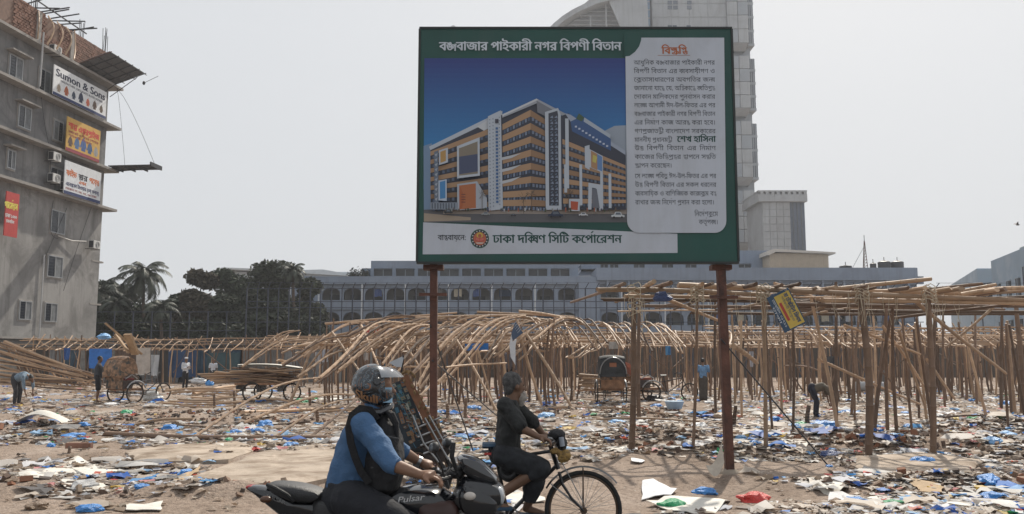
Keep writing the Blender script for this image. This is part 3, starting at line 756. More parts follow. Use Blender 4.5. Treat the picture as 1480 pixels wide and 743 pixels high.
# signs on the facade
def FT(s0, z0, o): return lambda a, c, k: tuple(C0 + uvd * (s0 - a) + nrm * (o + k) + Vector((0, 0, z0 + c)))
def lsign(u0, u1, v0, v1, colm, label, lines, border=None, deco=None):
    """facade sign: pixel corners of its left edge top v0 / bottom v1"""
    sL, zT = fac(u0, v0, .8); _, zBt = fac(u0, v1, .8); sR, _ = fac(u1, v0, .8)
    t = thing('signboard', label, 'sign', tuple(W(sL, zBt)), 'signboards on the concrete building')
    b = L4(MB()); b.bx(sR, sL, .78, .84, zBt, zT); b.build('board', colm, t)
    Wd, H = sL - sR, zT - zBt; o = .845
    for (txt, x, y, h, w, colr, bold) in lines:
        m = MB(); add_text(m, txt, x * Wd, y * H, h * H, FT(sL, zBt, o), width=w * Wd if w else None, bold=bold)
        m.build('lettering', pm('print_%02x%02x%02x' % tuple(int(c * 255) for c in colr), colr), t, recalc=False)
    if deco: deco(t, FT(sL, zBt, o), Wd, H)
    if border:
        b = L4(MB()); b.bx(sR, sL, .845, .85, zBt, zBt + .1 * H); b.build('border_strip', border, t)
    return t
def jackets(cols, y, w0, w1, hgt):
    def f(t, T, Wd, H):
        n = len(cols)
        for i, c in enumerate(cols):
            x = (w0 + (w1 - w0) * (i + .5) / n) * Wd; k = hgt * H * (1.2 if i == n // 2 else .9 + .15 * (i % 2)); w = k * .36; y0 = y * H
            o = [(-w * .8, 0), (w * .8, 0), (w * .75, k * .35), (w * 1.15, k * .2), (w * 1.25, k * .35), (w * .8, k * .85), (w * .3, k), (-w * .3, k), (-w * .8, k * .85), (-w * 1.25, k * .35), (-w * 1.15, k * .2), (-w * .75, k * .35)]
            m = MB(); m.add([T(x + a, y0 + d, .0005) for a, d in o], [list(range(12))])
            m.add([T(x + a, y0 + d, .002) for a, d in ((-w * .22, k * .95), (w * .22, k * .95), (w * .2, k * 1.12), (-w * .2, k * 1.12))], [(0, 1, 2, 3)])
            m.add([T(x + a, y0 + d, .003) for a, d in ((-w * .05, 0), (w * .05, 0), (w * .05, k), (-w * .05, k))], [(0, 1, 2, 3)]); m.mi[-1] = 1
            m.build('printed_jacket', [pm('jk_%02x%02x%02x' % tuple(int(q * 255) for q in c), c), pm('jk_dark', (.06, .06, .07))], t, recalc=False)
    return f
navy = (.02, .035, .12)
lsign(78, 156, 93, 137, pm('sign_white', (.7, .71, .72)), 'white Sumon & Sons signboard with a row of jackets', [
    ('Sumon & Sons', .03, .66, .36, .94, (.015, .02, .05), .035), ('MANUFACTURER : SUITS, JACKETS, BLAZER, HOODIES', .12, .53, .1, .8, (.05, .05, .07), .006),
    ('শো-রুম: ঢাকা, বাংলাদেশ। মোবাইল: ০১৭১১, ০১৯১১', .03, .02, .09, .9, (.7, .7, .72), .004)],
    pm('sign_navy', navy), jackets([(.35, .28, .2), (.4, .1, .03), (.03, .05, .09), (.02, .03, .07), (.6, .15, .08), (.14, .09, .06), (.1, .06, .03)], .16, .03, .97, .28))
lsign(97, 146, 168, 218, pm('sign_orange', (.55, .33, .07)), 'orange yellow Bengali signboard with blue jackets', [
    ('শান্তা এন্টারপ্রাইজ', .04, .68, .26, .92, (.55, .04, .03), .03), ('জ্যাকেট ও শীতের পোশাক', .05, .55, .1, .9, (.3, .05, .04), .01), ('পাইকারী বিক্রেতা', .05, .45, .08, .7, (.3, .05, .04), .01)],
    pm('sign_rednavy', (.25, .03, .05)), jackets([(.1, .05, .03), (.06, .14, .3), (.04, .1, .28), (.03, .09, .22), (.3, .3, .3)], .16, .02, .98, .3))
lsign(94, 147, 231, 280, pm('sign_white2', (.66, .68, .7)), 'white Bengali signboard with orange and black words', [
    ('ফাইভ', .04, .56, .25, .27, (.6, .15, .03), .03), ('স্টার', .36, .56, .25, .25, (.03, .03, .04), .03), ('পয়েন্ট', .66, .56, .25, .28, (.6, .15, .03), .03),
    ('এখন', .38, .42, .14, .2, (.6, .15, .03), .02), ('এনেক্সকো টাওয়ার (৩য় তলায়)', .04, .26, .16, .92, (.03, .04, .12), .015), ('দোকান নং ৩৪, ৩৫, ৩৬ ঢাকা', .04, .14, .1, .85, (.3, .05, .04), .008)], pm('sign_navy', navy))
lsign(9, 28, 276, 341, pm('sign_red', (.45, .05, .045)), 'red Bengali signboard cut by the left edge', [
    ('গার্মেন্টস', -.1, .62, .22, 1.0, (.7, .6, .1), .03), ('ঢাকা ১০০০', .0, .42, .12, .9, (.75, .75, .75), .01), ('মোবাইল', .1, .3, .1, .6, (.75, .75, .75), .01)])
# scaffold tray sticking out at the ledge and its wires, small bird-like clamp
b = L4(MB()); z = ledges[1] + .15; b.bx(-1.2, .4, .5, 3.9, z + .15, z + .22); b.bx(-1.25, .45, 3.85, 3.95, z + .1, z + .42)
for o_ in (.8, 1.8, 2.8): b.bx(-1.2, .4, o_, o_ + .05, z, z + .12)
b.cyl((-.4, .5, z - .1), (-.4, 3.9, z + .12), .04, n=5)
tray = b.build('scaffold_tray', M_iron, None); tag(tray, 'black scaffold tray hung by wires from the building corner', 'scaffold')
for (o0, s0_) in ((1.3, -.5), (3.7, -.7), ):
    b = L4(MB()); n = 10; pts = []
    for i in range(n + 1): t = i / n; pts.append((s0_ * t - .1, .6 + (o0 - .6) * t ** .8 * 1.0, zt2 + (z + .2 - zt2) * t))
    b.tube(pts, .014, 4); tag(b.build('wire', M_iron, None), 'thin steel wire holding the scaffold tray, %s' % ('inner' if o0 < 2 else 'outer'), 'wire')

# ================================================================ long arcaded building
M_paint = mat('pale_blue_paint', (.205, .25, .325), .8, .12, .25, .1, stain=((.18, .215, .28), .35, .5, .75), streak=((.15, .17, .2), .6))
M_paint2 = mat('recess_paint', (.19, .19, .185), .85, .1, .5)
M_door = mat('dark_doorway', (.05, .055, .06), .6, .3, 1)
YB = 100.0
ab = thing('arcaded_building', 'long pale blue building with two rows of arches behind the bamboo', 'building', (0, YB, 0))
def bz(v, y=YB): return P(740, v, y).z
def bx_(u, y=YB, v=430): return P(u, v, y).x
XL, XR = bx_(420), bx_(1326)
def arc_strip(z0, z1, zspring, ztop, xs, wd):          # wall strip with arched openings
    b = MB(); n = 8
    for (a, c) in xs:                # solid piers between openings handled by quads
        m, h = (a + c) / 2, (c - a) / 2
        arch = [(m - h * math.cos(math.pi * k / n), zspring + (ztop - zspring) * math.sin(math.pi * k / n)) for k in range(n + 1)]
        for k in range(n):
            p, q = arch[k], arch[k + 1]
            b.add([(p[0], YB, p[1]), (q[0], YB, q[1]), (q[0], YB, z1), (p[0], YB, z1), (p[0], YB + .45, p[1]), (q[0], YB + .45, q[1])], [(0, 1, 2, 3), (0, 4, 5, 1)])
        for s_, x in ((0, a), (1, c)): b.add([(x, YB, z0), (x, YB + .45, z0), (x, YB + .45, zspring), (x, YB, zspring)], [(0, 1, 2, 3)])
    edges = [XL] + [e for ac_ in xs for e in ac_] + [XR]
    for k in range(0, len(edges), 2): b.bx(edges[k], edges[k + 1], YB, YB + .45, z0, z1)
    return b.build('arcade_wall', M_paint, ab, recalc=False)
bay = (bx_(497) - bx_(466)); xs = []; x = bx_(463)
while x + bay < XR - .5:
    u = 740 + x / YB * F
    if not (820 < u < 862): xs.append((x + .22, x + bay - .22))
    x += bay
rows = [(bz(434), bz(411), bz(424), bz(415.5)), (bz(470), bz(447.5), bz(459), bz(451)), (bz(505), bz(484), bz(495), bz(488))]
for (z0, z1, zs, zt) in rows:
    arc_strip(z0, z1, zs, zt, xs, bay)
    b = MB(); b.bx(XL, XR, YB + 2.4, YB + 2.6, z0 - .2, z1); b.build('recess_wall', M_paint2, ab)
    b = MB(); b.bx(XL, XR, YB + .46, YB + 2.4, z1 - .1, z1 + .05); b.build('floor_slab', M_paint, ab)
    rr = random.Random(int(z0 * 10))
    for (a, c) in xs:
        w = rr.choice((.9, 1.2, 1.4)); m = (a + c) / 2 + rr.uniform(-.3, .3); h_ = (zs - z0) * rr.uniform(.75, 1.05)
        b = MB(); b.bx(m - w / 2, m + w / 2, YB + 2.3, YB + 2.39, z0, z0 + h_)
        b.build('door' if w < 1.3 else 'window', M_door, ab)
        if rr.random() < .15:
            b = MB(); b.bx(m - .7, m + .7, YB + 2.2, YB + 2.28, z0 + .6, z0 + 1.4); b.build('notice_board', pm('notice_blue', (.06, .12, .25)), ab)
bands = [(bz(411), bz(400), .5), (bz(447.5), bz(434), .25), (bz(484), bz(470), .25)]
for i, (z0, z1, pr) in enumerate(bands):
    z1 = z1 - .01 if i else z1
    b = MB(); b.bx(XL - .3, XR + (.6 if not i else 0), YB - pr, YB - .003, z0 + .004, z1 + .004); b.build('parapet' if not i else 'balcony_wall', M_paint, ab)
b = MB(); b.bx(XL, XR, YB, YB + 14, bz(411), bz(409)); b.build('roof', M_paint, ab)
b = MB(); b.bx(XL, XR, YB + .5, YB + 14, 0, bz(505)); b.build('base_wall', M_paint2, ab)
# right wing parapet one step higher, rounded end
za, zc = bz(406), bz(388); x0 = bx_(862); b = MB()
pts = [(x0, YB - .9), (XR - .5, YB - .9), (XR - .15, YB - .7), (XR, YB), (XR, YB + 6), (x0, YB + 6)]
b.prism(pts, za, zc, 'xy'); b.build('parapet', M_paint, ab)
for k in range(15):
    x = x0 + (XR - x0) * (k + .5) / 15; b = MB(); b.bx(x - .12, x + .12, YB - .8, YB - .5, za - 1.0, za - .005); b.build('corbel', M_paint, ab)
# penthouse storey: columns and openings
def pent(u0, u1, vt, vb, wt, wb, wins, yy, nm):
    x0, x1 = bx_(u0, yy, 390), bx_(u1, yy, 390); zt, zb_ = bz(vt, yy), bz(vb, yy); wt, wb = bz(wt, yy), bz(wb, yy)
    b = MB(); b.bx(x0, x1, yy, yy + 6, wt, zt); b.bx(x0, x1, yy, yy + 6, zb_, wb)
    e = [x0] + [bx_(w, yy, 390) for ww in wins for w in ww] + [x1]
    for k in range(0, len(e), 2): b.bx(e[k], e[k + 1], yy, yy + .4, wb, wt)
    b.bx(x0, x1, yy + 3, yy + 3.2, wb, wt); b.build('penthouse_wall', M_paint, ab)
    for w in wins:
        a, c = bx_(w[0], yy, 390), bx_(w[1], yy, 390); f = MB(); f.bx(a, c, yy + .3, yy + .36, wb, wt); o = f.build('window', M_door, ab)
        f = MB(); m = (a + c) / 2; f.bx(m - .05, m + .05, yy + .24, yy + .29, wb, wt); f.bx(a, c, yy + .24, yy + .29, wt - .1, wt); f.build('frame', pm('frame_grey', (.2, .22, .25)), o)
pent(536, 836, 377, 401, 388, 399, [(540 + i * 32, 567 + i * 32) for i in range(9)], YB + 1.2, 'a')
pent(840, 1112, 362, 389, 381, 392, [(868, 879), (882, 894), (916, 932), (957, 973), (991, 1007), (1027, 1042), (1068, 1086)], YB + 6.5, 'b')
b = MB(); b.bx(bx_(521, YB + 2, 390), bx_(534, YB + 2, 390), YB + 3, YB + 7, bz(401), bz(384)); b.build('stair_box', M_paint, ab)
b = MB(); b.bx(bx_(836), bx_(866), YB - .55, YB - .005, 0, bz(400) - .3); b.build('stair_tower', M_paint, ab)
for k in range(15):
    u = 463 + 31 * 2 * k
    if u > 1310 or 830 < u < 870: continue
    x = bx_(u); b = MB(); b.cyl((x, YB - .9, 0), (x, YB - .9, bz(412)), .09, n=6)
    b.build('downpipe', pm('pipe_pale', (.5, .53, .56)), ab)
# roof clutter, plants
M_black = pm('tank_black', (.035, .035, .04), .5)
def tank(u, v0, v1, wpx, label, y=YB + 3):
    x = bx_(u, y, 385); z0, z1 = bz(v1, y), bz(v0, y); r = wpx * y / F / 2; t = thing('water_tank', label, 'water tank', (x, y, z0), 'black water tanks on the roof')
    b = MB(); h = z1 - z0; rs, ps = [], []
    for i in range(9): q = i / 8; ps.append((x, y, z0 + h * .85 * q)); rs.append(r * (1 if i % 2 else .95))
    ps += [(x, y, z0 + h * .93), (x, y, z0 + h)]; rs += [r * .7, r * .3]; b.tube(ps, rs, 16); b.build('tank_body', M_black, t, True)
    b = MB(); b.cyl((x, y, z1), (x, y, z1 + .45), .04, n=6); b.cyl((x, y, z1 - .05), (x, y, z1 + .04), r * .32, n=12); b.build('lid', M_black, t)
tank(1278, 377, 389, 18, 'left of the two tall black water tanks on the flat roof'); tank(1297, 377, 389, 18, 'right of the two tall black water tanks on the flat roof')
tank(1222, 384, 389, 18, 'low wide black water tank beside the antenna mast'); tank(1262, 380, 389, 9, 'small black tank beside the two tall tanks')
an = thing('antenna_mast', 'thin red and white lattice antenna mast on the flat roof', 'antenna', tuple(P(1251, 388, YB + 4)))
mt_ = P(1251, 388, YB + 4); tp = P(1252, 341, YB + 4).z
for dx, dy in ((-.28, 0), (.28, 0), (0, .4)):
    b = MB(); b.cyl((mt_.x + dx, mt_.y + dy, mt_.z), (mt_.x + dx * .1, mt_.y + dy * .1, tp - .6), .045, n=5); b.build('leg', M_rust, an)
b = MB()
for k in range(9):
    t0, t1 = k / 9, (k + 1) / 9; H = tp - .6 - mt_.z; q0, q1 = .28 * (1 - t0 * .9), .28 * (1 - t1 * .9)
    b.cyl((mt_.x - q0, mt_.y, mt_.z + H * t0), (mt_.x + q1, mt_.y, mt_.z + H * t1), .025, n=4); b.cyl((mt_.x - q0, mt_.y, mt_.z + H * t0), (mt_.x + q0, mt_.y, mt_.z + H * t0), .025, n=4)
b.build('bracing', M_rust, an); b = MB(); b.cyl((mt_.x, mt_.y, tp - .7), (mt_.x, mt_.y, tp + .1), .05, n=6); b.cyl((mt_.x - 1.6 * 1, mt_.y, mt_.z), (mt_.x - .1, mt_.y, mt_.z + 2.6), .03, n=4); b.build('mast_tip', M_alu, an)
# beige shed on the roof
ys = YB + 3.5; sh = thing('roof_shed', 'beige corrugated roof shed on the arcaded building', 'shed', (bx_(1160, ys, 380), ys, bz(391, ys)))
x0, x1 = bx_(1121, ys, 380), bx_(1200, ys, 380); z0, z1, z2 = bz(391, ys), bz(366, ys), bz(361, ys)
M_beige = mat('shed_beige', (.5, .41, .31), .8, .08, 2)
b = MB(); b.bx(x0 - .7, x1 - .2, ys, ys + 5, z0, z1); b.build('wall', M_beige, sh)
for k in range(int((x1 - x0 + .5) / .28)):
    b = MB(); xx = x0 - .65 + k * .28; b.bx(xx, xx + .09, ys - .05, ys - .002, z0, z1 - .02); b.build('rib', M_beige, sh)
b = MB(); b.prism([(x0 - 1.1, z1 - .25), (x0 - 1.05, z2 - .2), (x0 - .2, z2 + .05), (x1 + .5, z2 - .35), (x1 + .5, z2 - .55), (x0, z2 - .3), (x0 - .95, z1 - .3)], ys - .5, ys + 5.4); b.build('roof', pm('shed_roof', (.55, .5, .44)), sh)
# white hall behind the trees
yh = 118; hb = thing('white_hall', 'white roofed hall showing behind the dark trees', 'building', (bx_(400, yh), yh, 0))
b = MB(); b.bx(bx_(330, yh, 400), bx_(520, yh, 400), yh, yh + 12, 0, bz(393, yh)); b.build('wall', pm('hall_white', (.5, .54, .58)), hb)
b = MB(); xa, xb, xc = bx_(325, yh, 390), bx_(372, yh, 390), bx_(505, yh, 390)
b.prism([(xa, bz(388, yh)), (xb + 6, bz(392, yh)), (bx_(470, yh, 390), bz(391, yh)), (xc, bz(397, yh)), (xc, bz(400, yh)), (xa, bz(390, yh))], yh - 1.5, yh + 12); b.build('roof', pm('hall_roof', (.55, .58, .6)), hb)
b = MB(); b.bx(bx_(330, yh, 400), bx_(380, yh, 400), yh - .1, yh - .01, bz(411, yh), bz(407, yh)); b.build('window_band', M_glass, hb)

# ================================================================ tower
M_tc = mat('tower_concrete', (.33, .345, .36), .85, .1, .25, .1, stain=((.25, .25, .26), .12, .5, .7), streak=((.2, .2, .2), .5))
M_tc2 = mat('tower_panel_grey', (.26, .285, .315), .8, .1, .3)
M_tg = mat('tower_glass', (.09, .11, .14), .25, .2, .3)
YT = 200.0
def tz(v, y=YT): return P(1000, v, y).z
def tx(u, v, y=YT): return P(u, v, y).x
tw = thing('office_tower', 'tall grey concrete office tower with stepped floors rising behind the billboard', 'tower', (tx(1030, 365), YT, 0))
x0, x1, x2, x3 = tx(948, 300), tx(1064, 300), tx(1089, 300), tx(1098.5, 300)
zt = tz(-90)
b = MB(); b.bx(x0, x1, YT, YT + 22, 0, zt); b.build('core_wall', M_tc, tw)
b = MB(); b.bx(x1 - 4, x3 - .6, YT + 2, YT + 21, 0, zt); b.build('core_wall', M_tc2, tw)
vb = [(-112, -16), (-16, 74), (82, 168), (176, 268), (276, 362)]
for (va, vb_) in vb:
    zhi, zlo = tz(va), tz(vb_)
    n = 4 if va > -50 else 5; hh = (zhi - zlo - 1.8) / n
    b = MB(); b.add([(x1 - 1, YT - .1, zlo), (x2 - .8, YT + .3, zlo), (x2, YT - .8, zlo + 1.8), (x1 - 1, YT - .8, zlo + 1.8), (x2 - .8, YT + 2, zlo), (x3 - .8, YT + 3, zlo), (x3, YT + 3, zlo + 1.8), (x2, YT + 1, zlo + 1.8)],
        [(0, 1, 2, 3), (1, 4, 7, 2), (4, 5, 6, 7)]); b.build('bevel_base', pm('tower_dark', (.2, .2, .2)), tw, recalc=False)
    for k in range(n):
        z0 = zlo + 1.8 + k * hh
        for j in range(2):
            xa = x1 - 1 + (x2 - x1 + 1) * j / 2; xb = x1 - 1 + (x2 - x1 + 1) * (j + 1) / 2
            b = MB(); b.bx(xa + .06, xb - .06, YT - .8, YT + .3, z0 + .07, z0 + hh - .07); b.build('panel', M_tc if (k + j) % 3 else M_tc2, tw)
        b = MB(); b.bx(x2 + .1, x3, YT + .6, YT + 14, z0 + .35, z0 + hh - .3); o = b.build('window', M_tg, tw)
        b = MB(); b.bx(x2 + .1, x3 + .1, YT + .5, YT + 14.1, z0 - .3, z0 + .3); b.build('floor_edge', M_tc2, tw)
        for q in (.4, .75): b = MB(); xx = x2 + (x3 - x2) * q; b.bx(xx - .08, xx + .08, YT + .45, YT + .58, z0 + .35, z0 + hh - .3); b.build('mullion', M_tc2, o)
# front panels and little windows at the top
for k in range(9):
    zlo = tz(45 - k * 20 + 60)
    for j in range(4):
        xa = x0 + (x1 - 1 - x0) * j / 4; xb = x0 + (x1 - 1 - x0) * (j + 1) / 4
        b = MB(); b.bx(xa + .06, xb - .06, YT - .12, YT - .002, zlo + .05, zlo + 20 * YT / F - .05); b.build('panel', M_tc, tw)
for v in (2, -18): 
    for u in (968, 976, 996, 1015): 
        if u in (968, 976, 996): 
            for vv in (v, v + 7):
                b = MB(); xx, zz = tx(u, vv), tz(vv); b.bx(xx - .55, xx + .55, YT - .2, YT - .125, zz - .85, zz + .1); b.build('window', M_tg, tw)
for u in (968, 975, 995): b = MB(); xx, zz = tx(u, 38), tz(38); b.bx(xx - .5, xx + .5, YT - .2, YT - .125, zz - .9, zz + .2); b.build('window', M_tg, tw)
# glass block and curved canopy roof left of the tower
b = MB(); b.bx(tx(920, 20), x0 - .3, YT + 1, YT + 14, 0, tz(-40)); o = b.build('glass_block', mat('tower_blue_glass', (.16, .24, .34), .2, .2, .3), tw)
for k in range(8): b = MB(); zz = tz(60 - k * 12); b.bx(tx(920, 20) - .1, x0 - .35, YT + .9, YT + .99, zz - .15, zz + .15); b.build('mullion', M_tc2, o)
dm = thing('curved_roof_hall', 'curved grey ribbed roof rising left of the office tower', 'building', (tx(870, 300), YT - 6, 0))
arc = [(792, 46), (800, 38), (812, 28), (826, 19), (842, 11), (858, 4), (872, 0), (890, -5), (915, -10)]
pa = [(tx(u, v, YT - 6), tz(v, YT - 6)) for u, v in arc]
b = MB(); outl = pa + [(tx(915, -4), pa[-1][1] - 1.5)] + [(p[0] + .4, p[1] - 1.1) for p in reversed(pa[1:-1])]
b.prism(outl, YT - 8, YT + 14); b.build('roof_shell', M_tc, dm)
for k in range(7):
    b = MB(); v0 = 8 + k * 6; u0 = [848, 838, 830, 822, 815, 808, 803][k]
    b.bx(tx(u0 + 5, v0), tx(906, v0), YT - 5.5 + k * .2, YT - 5 + k * .2, tz(v0 + 1.2, YT - 6), tz(v0, YT - 6)); b.build('louvre', M_tc, dm)
b = MB(); b.prism([(tx(795, 60), tz(60)), (tx(806, 44), tz(44)), (tx(850, 8), tz(8)), (tx(906, 2), tz(2)), (tx(906, 60), tz(60))], YT - 3.5, YT - 3); b.build('inner_wall', pm('hall_dim', (.27, .28, .29)), dm)
for u in (830, 850, 872): b = MB(); b.bx(tx(u, 30) - .15, tx(u, 30) + .15, YT - 6.2, YT - 5.9, tz(60, YT - 6), tz(64 - (u - 795) * .75, YT - 6)); b.build('post', M_tc, dm)
b = MB(); b.prism([(tx(880, 3, YT - 7), tz(3, YT - 7)), (tx(905, 60, YT - 7), tz(60, YT - 7)), (tx(938, 60, YT - 7), tz(60, YT - 7)), (tx(935, 2, YT - 7), tz(2, YT - 7)), (tx(930, -14, YT - 7), tz(-14, YT - 7)), (tx(890, -10, YT - 7), tz(-10, YT - 7))], YT - 7.5, YT - 6.8); b.build('fin_wall', M_tc, dm)
b = MB(); b.bx(tx(800, 300), tx(935, 300), YT - 4, YT + 14, 0, tz(58)); b.build('base_block', M_tc2, dm)
# smaller tower to the right
YS = 180.0
st = thing('small_tower', 'smaller pale tiled tower with crenellated top right of the office tower', 'tower', (tx(1130, 365, YS), YS, 0))
x0, xm, x1 = tx(1103, 340, YS), tx(1143, 340, YS), tx(1165, 340, YS); z0, z1, z2, z3 = tz(400, YS), tz(292, YS), tz(282, YS), tz(276, YS)
b = MB(); b.bx(x0, xm, YS, YS + 12, 0, z1); b.build('wall', M_tc, st)
b = MB(); b.bx(xm, x1, YS + .3, YS + 12, 0, z1); o = b.build('glass_wall', mat('small_tower_glass', (.05, .07, .11), .3, .15, .4), st)
nn = 0
for k in range(10):
    for j in range(4):
        b = MB(); xa = x0 + (xm - x0) * j / 4; hh = (z1 - z0) / 10; b.bx(xa + .06, xa + (xm - x0) / 4 - .06, YS - .12, YS - .002, z0 + hh * k + .06, z0 + hh * (k + 1) - .06); b.build('panel', M_tc, st)
b = MB(); b.bx(x0 - 1, x1 + .3, YS - .8, YS + 12, z1, z2); b.build('crown', M_tc, st)
for k in range(9): b = MB(); xa = x0 - 1 + (x1 - x0 + 1.3) * k / 9; b.bx(xa + .5, xa + 1.1, YS - .8, YS - .3, z2 + .01, z3 - .3); b.build('crenel', M_tc, st)
b = MB(); b.bx(x0 - 1, x1 + .3, YS - .8, YS + 12, z3 - .3, z3); b.bx(x0 - .9, x1, YS - .1, YS + 11, z2 + .01, z3 - .31); b.build('cornice', M_tc, st)
for u in (1148, 1154, 1160): b = MB(); xx = tx(u, 340, YS); b.bx(xx - .06, xx + .06, YS + .2, YS + .29, z0, z1 - .01); b.build('mullion', pm('mullion_dark', (.08, .09, .1)), o)

# ================================================================ blue blocks at the far right
def block(name, label, pts_front, vt, yd, wins):
    pass
M_blue = mat('blue_block_paint', (.30, .38, .46), .8, .1, .3, stain=((.4, .46, .52), .4, .5, .7))
bb = thing('blue_block', 'tall pale blue block at the right edge with dark windows', 'building', (42, 78, 0))
def RP(u, v, y): return P(u, v, y)
a, c = RP(1432, 378, 90), RP(1474, 366, 80); d = RP(1520, 360, 72)
def wallbox(nm, a, c, ztop, dep, par, m):
    n_ = Vector((c.y - a.y, -(c.x - a.x), 0)).normalized()
    if n_.dot(Vector((-a.x, -a.y, 0))) < 0: n_ = -n_
    b = MB(); q = [(a.x, a.y), (c.x, c.y), (c.x - n_.x * dep, c.y - n_.y * dep), (a.x - n_.x * dep, a.y - n_.y * dep)]
    b.prism(q, 0, ztop, 'xy'); return b.build(nm, m, par), n_
o, n1 = wallbox('wall', a, c, (a.z + c.z) / 2 + .2, 10, bb, M_blue); o, n2 = wallbox('wall', c, Vector((d.x, d.y, d.z)), c.z + .5, 10, bb, M_blue)
def wwin(a, c, t, z0, z1, w, n_, par):
    p = a.lerp(c, t); dr = (c - a); dr.z = 0; dr.normalize(); b = MB()
    M = Matrix(((dr.x, n_.x, 0, p.x), (dr.y, n_.y, 0, p.y), (0, 0, 1, 0), (0, 0, 0, 1))); b.M = M
    b.bx(-w / 2, w / 2, .01, .1, z0, z1); o = b.build('window', M_glass, par)
    b = MB(); b.M = M; b.bx(-w / 2 - .1, w / 2 + .1, .0, .2, z1 + .01, z1 + .12); b.bx(-.04, .04, .105, .14, z0, z1); b.build('frame', M_blue, o)
for t in (.25, .6, .9):
    for z in (3.2, 7.0): wwin(a, c, t, z, z + 1.9, 1.3, n1, bb)
for t in (.15, .5): wwin(c, d, t, 8, 9.8, 1.1, n2, bb)
lo = thing('low_blue_block', 'lower pale blue block with sloping roof left of the tall one', 'building', (44, 100, 0))
a, c = RP(1372, 410, 130), RP(1412, 388, 100); o, n1 = wallbox('wall', a, c, 9.0, 8, lo, M_blue)
d2 = RP(1434, 388, 98); o, n2 = wallbox('wall', c, d2, 11.6, 8, lo, M_blue)
n1 = n1; b = MB(); b.add([(a.x, a.y, 9.0), (c.x, c.y, 9.0), (c.x, c.y, 11.8), (a.x, a.y, 12.2), (a.x + 8, a.y, 9), (a.x + 8, a.y, 12.2), (c.x + 8, c.y, 11.8), (c.x + 8, c.y, 9)], [(0, 1, 2, 3), (3, 2, 6, 5), (0, 3, 5, 4), (1, 7, 6, 2)]); b.build('gable', M_blue, lo)
wwin(c, d2, .6, 7.5, 10, 1.3, n2, lo)

# ================================================================ trees
def leafmat(k, col): return mat('leaves_' + k, col, .7, .35, .8, 0, spec=.2)
def tree(loc, h, rx, ry, rz, seed, label, cz, n=6500, col=(.045, .055, .03), lsize=.28):
    t = thing('broadleaf_tree', label, 'tree', loc); rr = random.Random(seed); L0 = Vector(loc)
    b = MB(); b.tube([L0, L0 + Vector((.1, 0, h * .25)), L0 + Vector((-.1, .2, h * .5)), L0 + Vector((0, 0, h * .75))], [.35, .28, .2, .07], 8); b.build('trunk', M_bark, t, True)
    cl = []
    for k in range(26):
        d = Vector((rr.gauss(0, 1), rr.gauss(0, 1), rr.gauss(0, 1))).normalized() * rr.uniform(.35, .95)
        cl.append((Vector((d.x * rx, d.y * ry, cz + d.z * rz)), rr.uniform(.22, .42) * min(rx, rz)))
    b = MB()
    for c, r_ in cl[:12]: m = L0 + Vector((0, 0, h * .3)); b.tube([m, (m + L0 + c) / 2 + Vector((0, 0, .4)), L0 + c], [.14, .08, .03], 5)
    b.build('limb', M_bark, t)
    b = MB()
    g = np.random.default_rng(seed); nm = lambda a: a / np.linalg.norm(a, axis=1, keepdims=True)
    ci = g.integers(0, len(cl), n); C_ = np.array([tuple(c) for c, _ in cl])[ci]; R2 = np.array([r_ for _, r_ in cl])[ci][:, None]
    d = nm(g.normal(size=(n, 3))) * R2 * g.uniform(.5, 1.15, (n, 1)); p = C_ + d * np.array([1.2, 1, .8]); s = lsize * g.uniform(.5, 1.25, (n, 1))
    u = nm(g.normal(size=(n, 3)) * np.array([1, 1, .6])); w = nm(np.cross(u, g.normal(size=(n, 3))))
    vs = np.stack([p - u * s, p + w * s * .45, p + u * s, p - w * s * .45], 1).reshape(-1, 3)
    me = bpy.data.meshes.new('crown'); me.vertices.add(n * 4); me.vertices.foreach_set('co', vs.astype(np.float32).ravel())
    me.loops.add(n * 4); me.loops.foreach_set('vertex_index', np.arange(n * 4, dtype=np.int32)); me.polygons.add(n); me.polygons.foreach_set('loop_start', np.arange(0, n * 4, 4, dtype=np.int32))
    for q_, f_ in (('a', 1), ('b', 1.5), ('c', .8)): me.materials.append(leafmat(q_ + '%d' % seed, tuple(q * f_ for q in col)))
    me.polygons.foreach_set('material_index', g.choice(3, n, p=(.55, .25, .2)).astype(np.int32)); me.update(calc_edges=True); link('crown', me, t)
M_bark = mat('bark', (.09, .065, .05), .9, .3, 4, .5)
def ztop(u, v, y): return P(u, v, y)
Yt = 86
def tr(u, vtop, halfpx, y, seed, label, col, n=6000, frac=.62, ls=.3):
    frac = min(frac * .85, 1.0); n = int(n * 3.2); halfpx *= 1.22; col = (col[0] * 1.0, col[1] * 1.15, col[2] * 1.1)
    p = P(u, vtop, y); h = p.z; rx = halfpx * y / F; h += .8; tree((p.x, y, 0), h, rx, rx * .8, h * frac * .55, seed, label, h * (1 - frac * .5), n, col, ls)
tr(290, 414, 32, Yt - 2, 1, 'rusty brown broadleaf tree between the palm and the tall tree', (.075, .055, .04), 6500, 1.1)
tr(345, 402, 45, Yt + 4, 2, 'wide dark green tree left of the tall leafy tree', (.05, .055, .035), 8000, 1.2)
tr(412, 372, 46, Yt, 3, 'tallest dark leafy tree left of the arcaded building', (.05, .05, .035), 12000, 1.15)
tr(160, 412, 44, Yt - 4, 4, 'low dark tree just right of the concrete building', (.04, .045, .032), 7000, 1.2)
tr(238, 424, 38, Yt, 5, 'low dark tree below the big coconut palm', (.04, .045, .032), 7000, 1.2)
tr(448, 425, 22, Yt + 3, 6, 'narrow dark tree beside the first arches', (.045, .045, .035), 4000, 1.3)
tr(195, 455, 45, Yt - 8, 7, 'dark scrub tree at the foot of the coconut palm', (.04, .045, .03), 6000, 1.3)
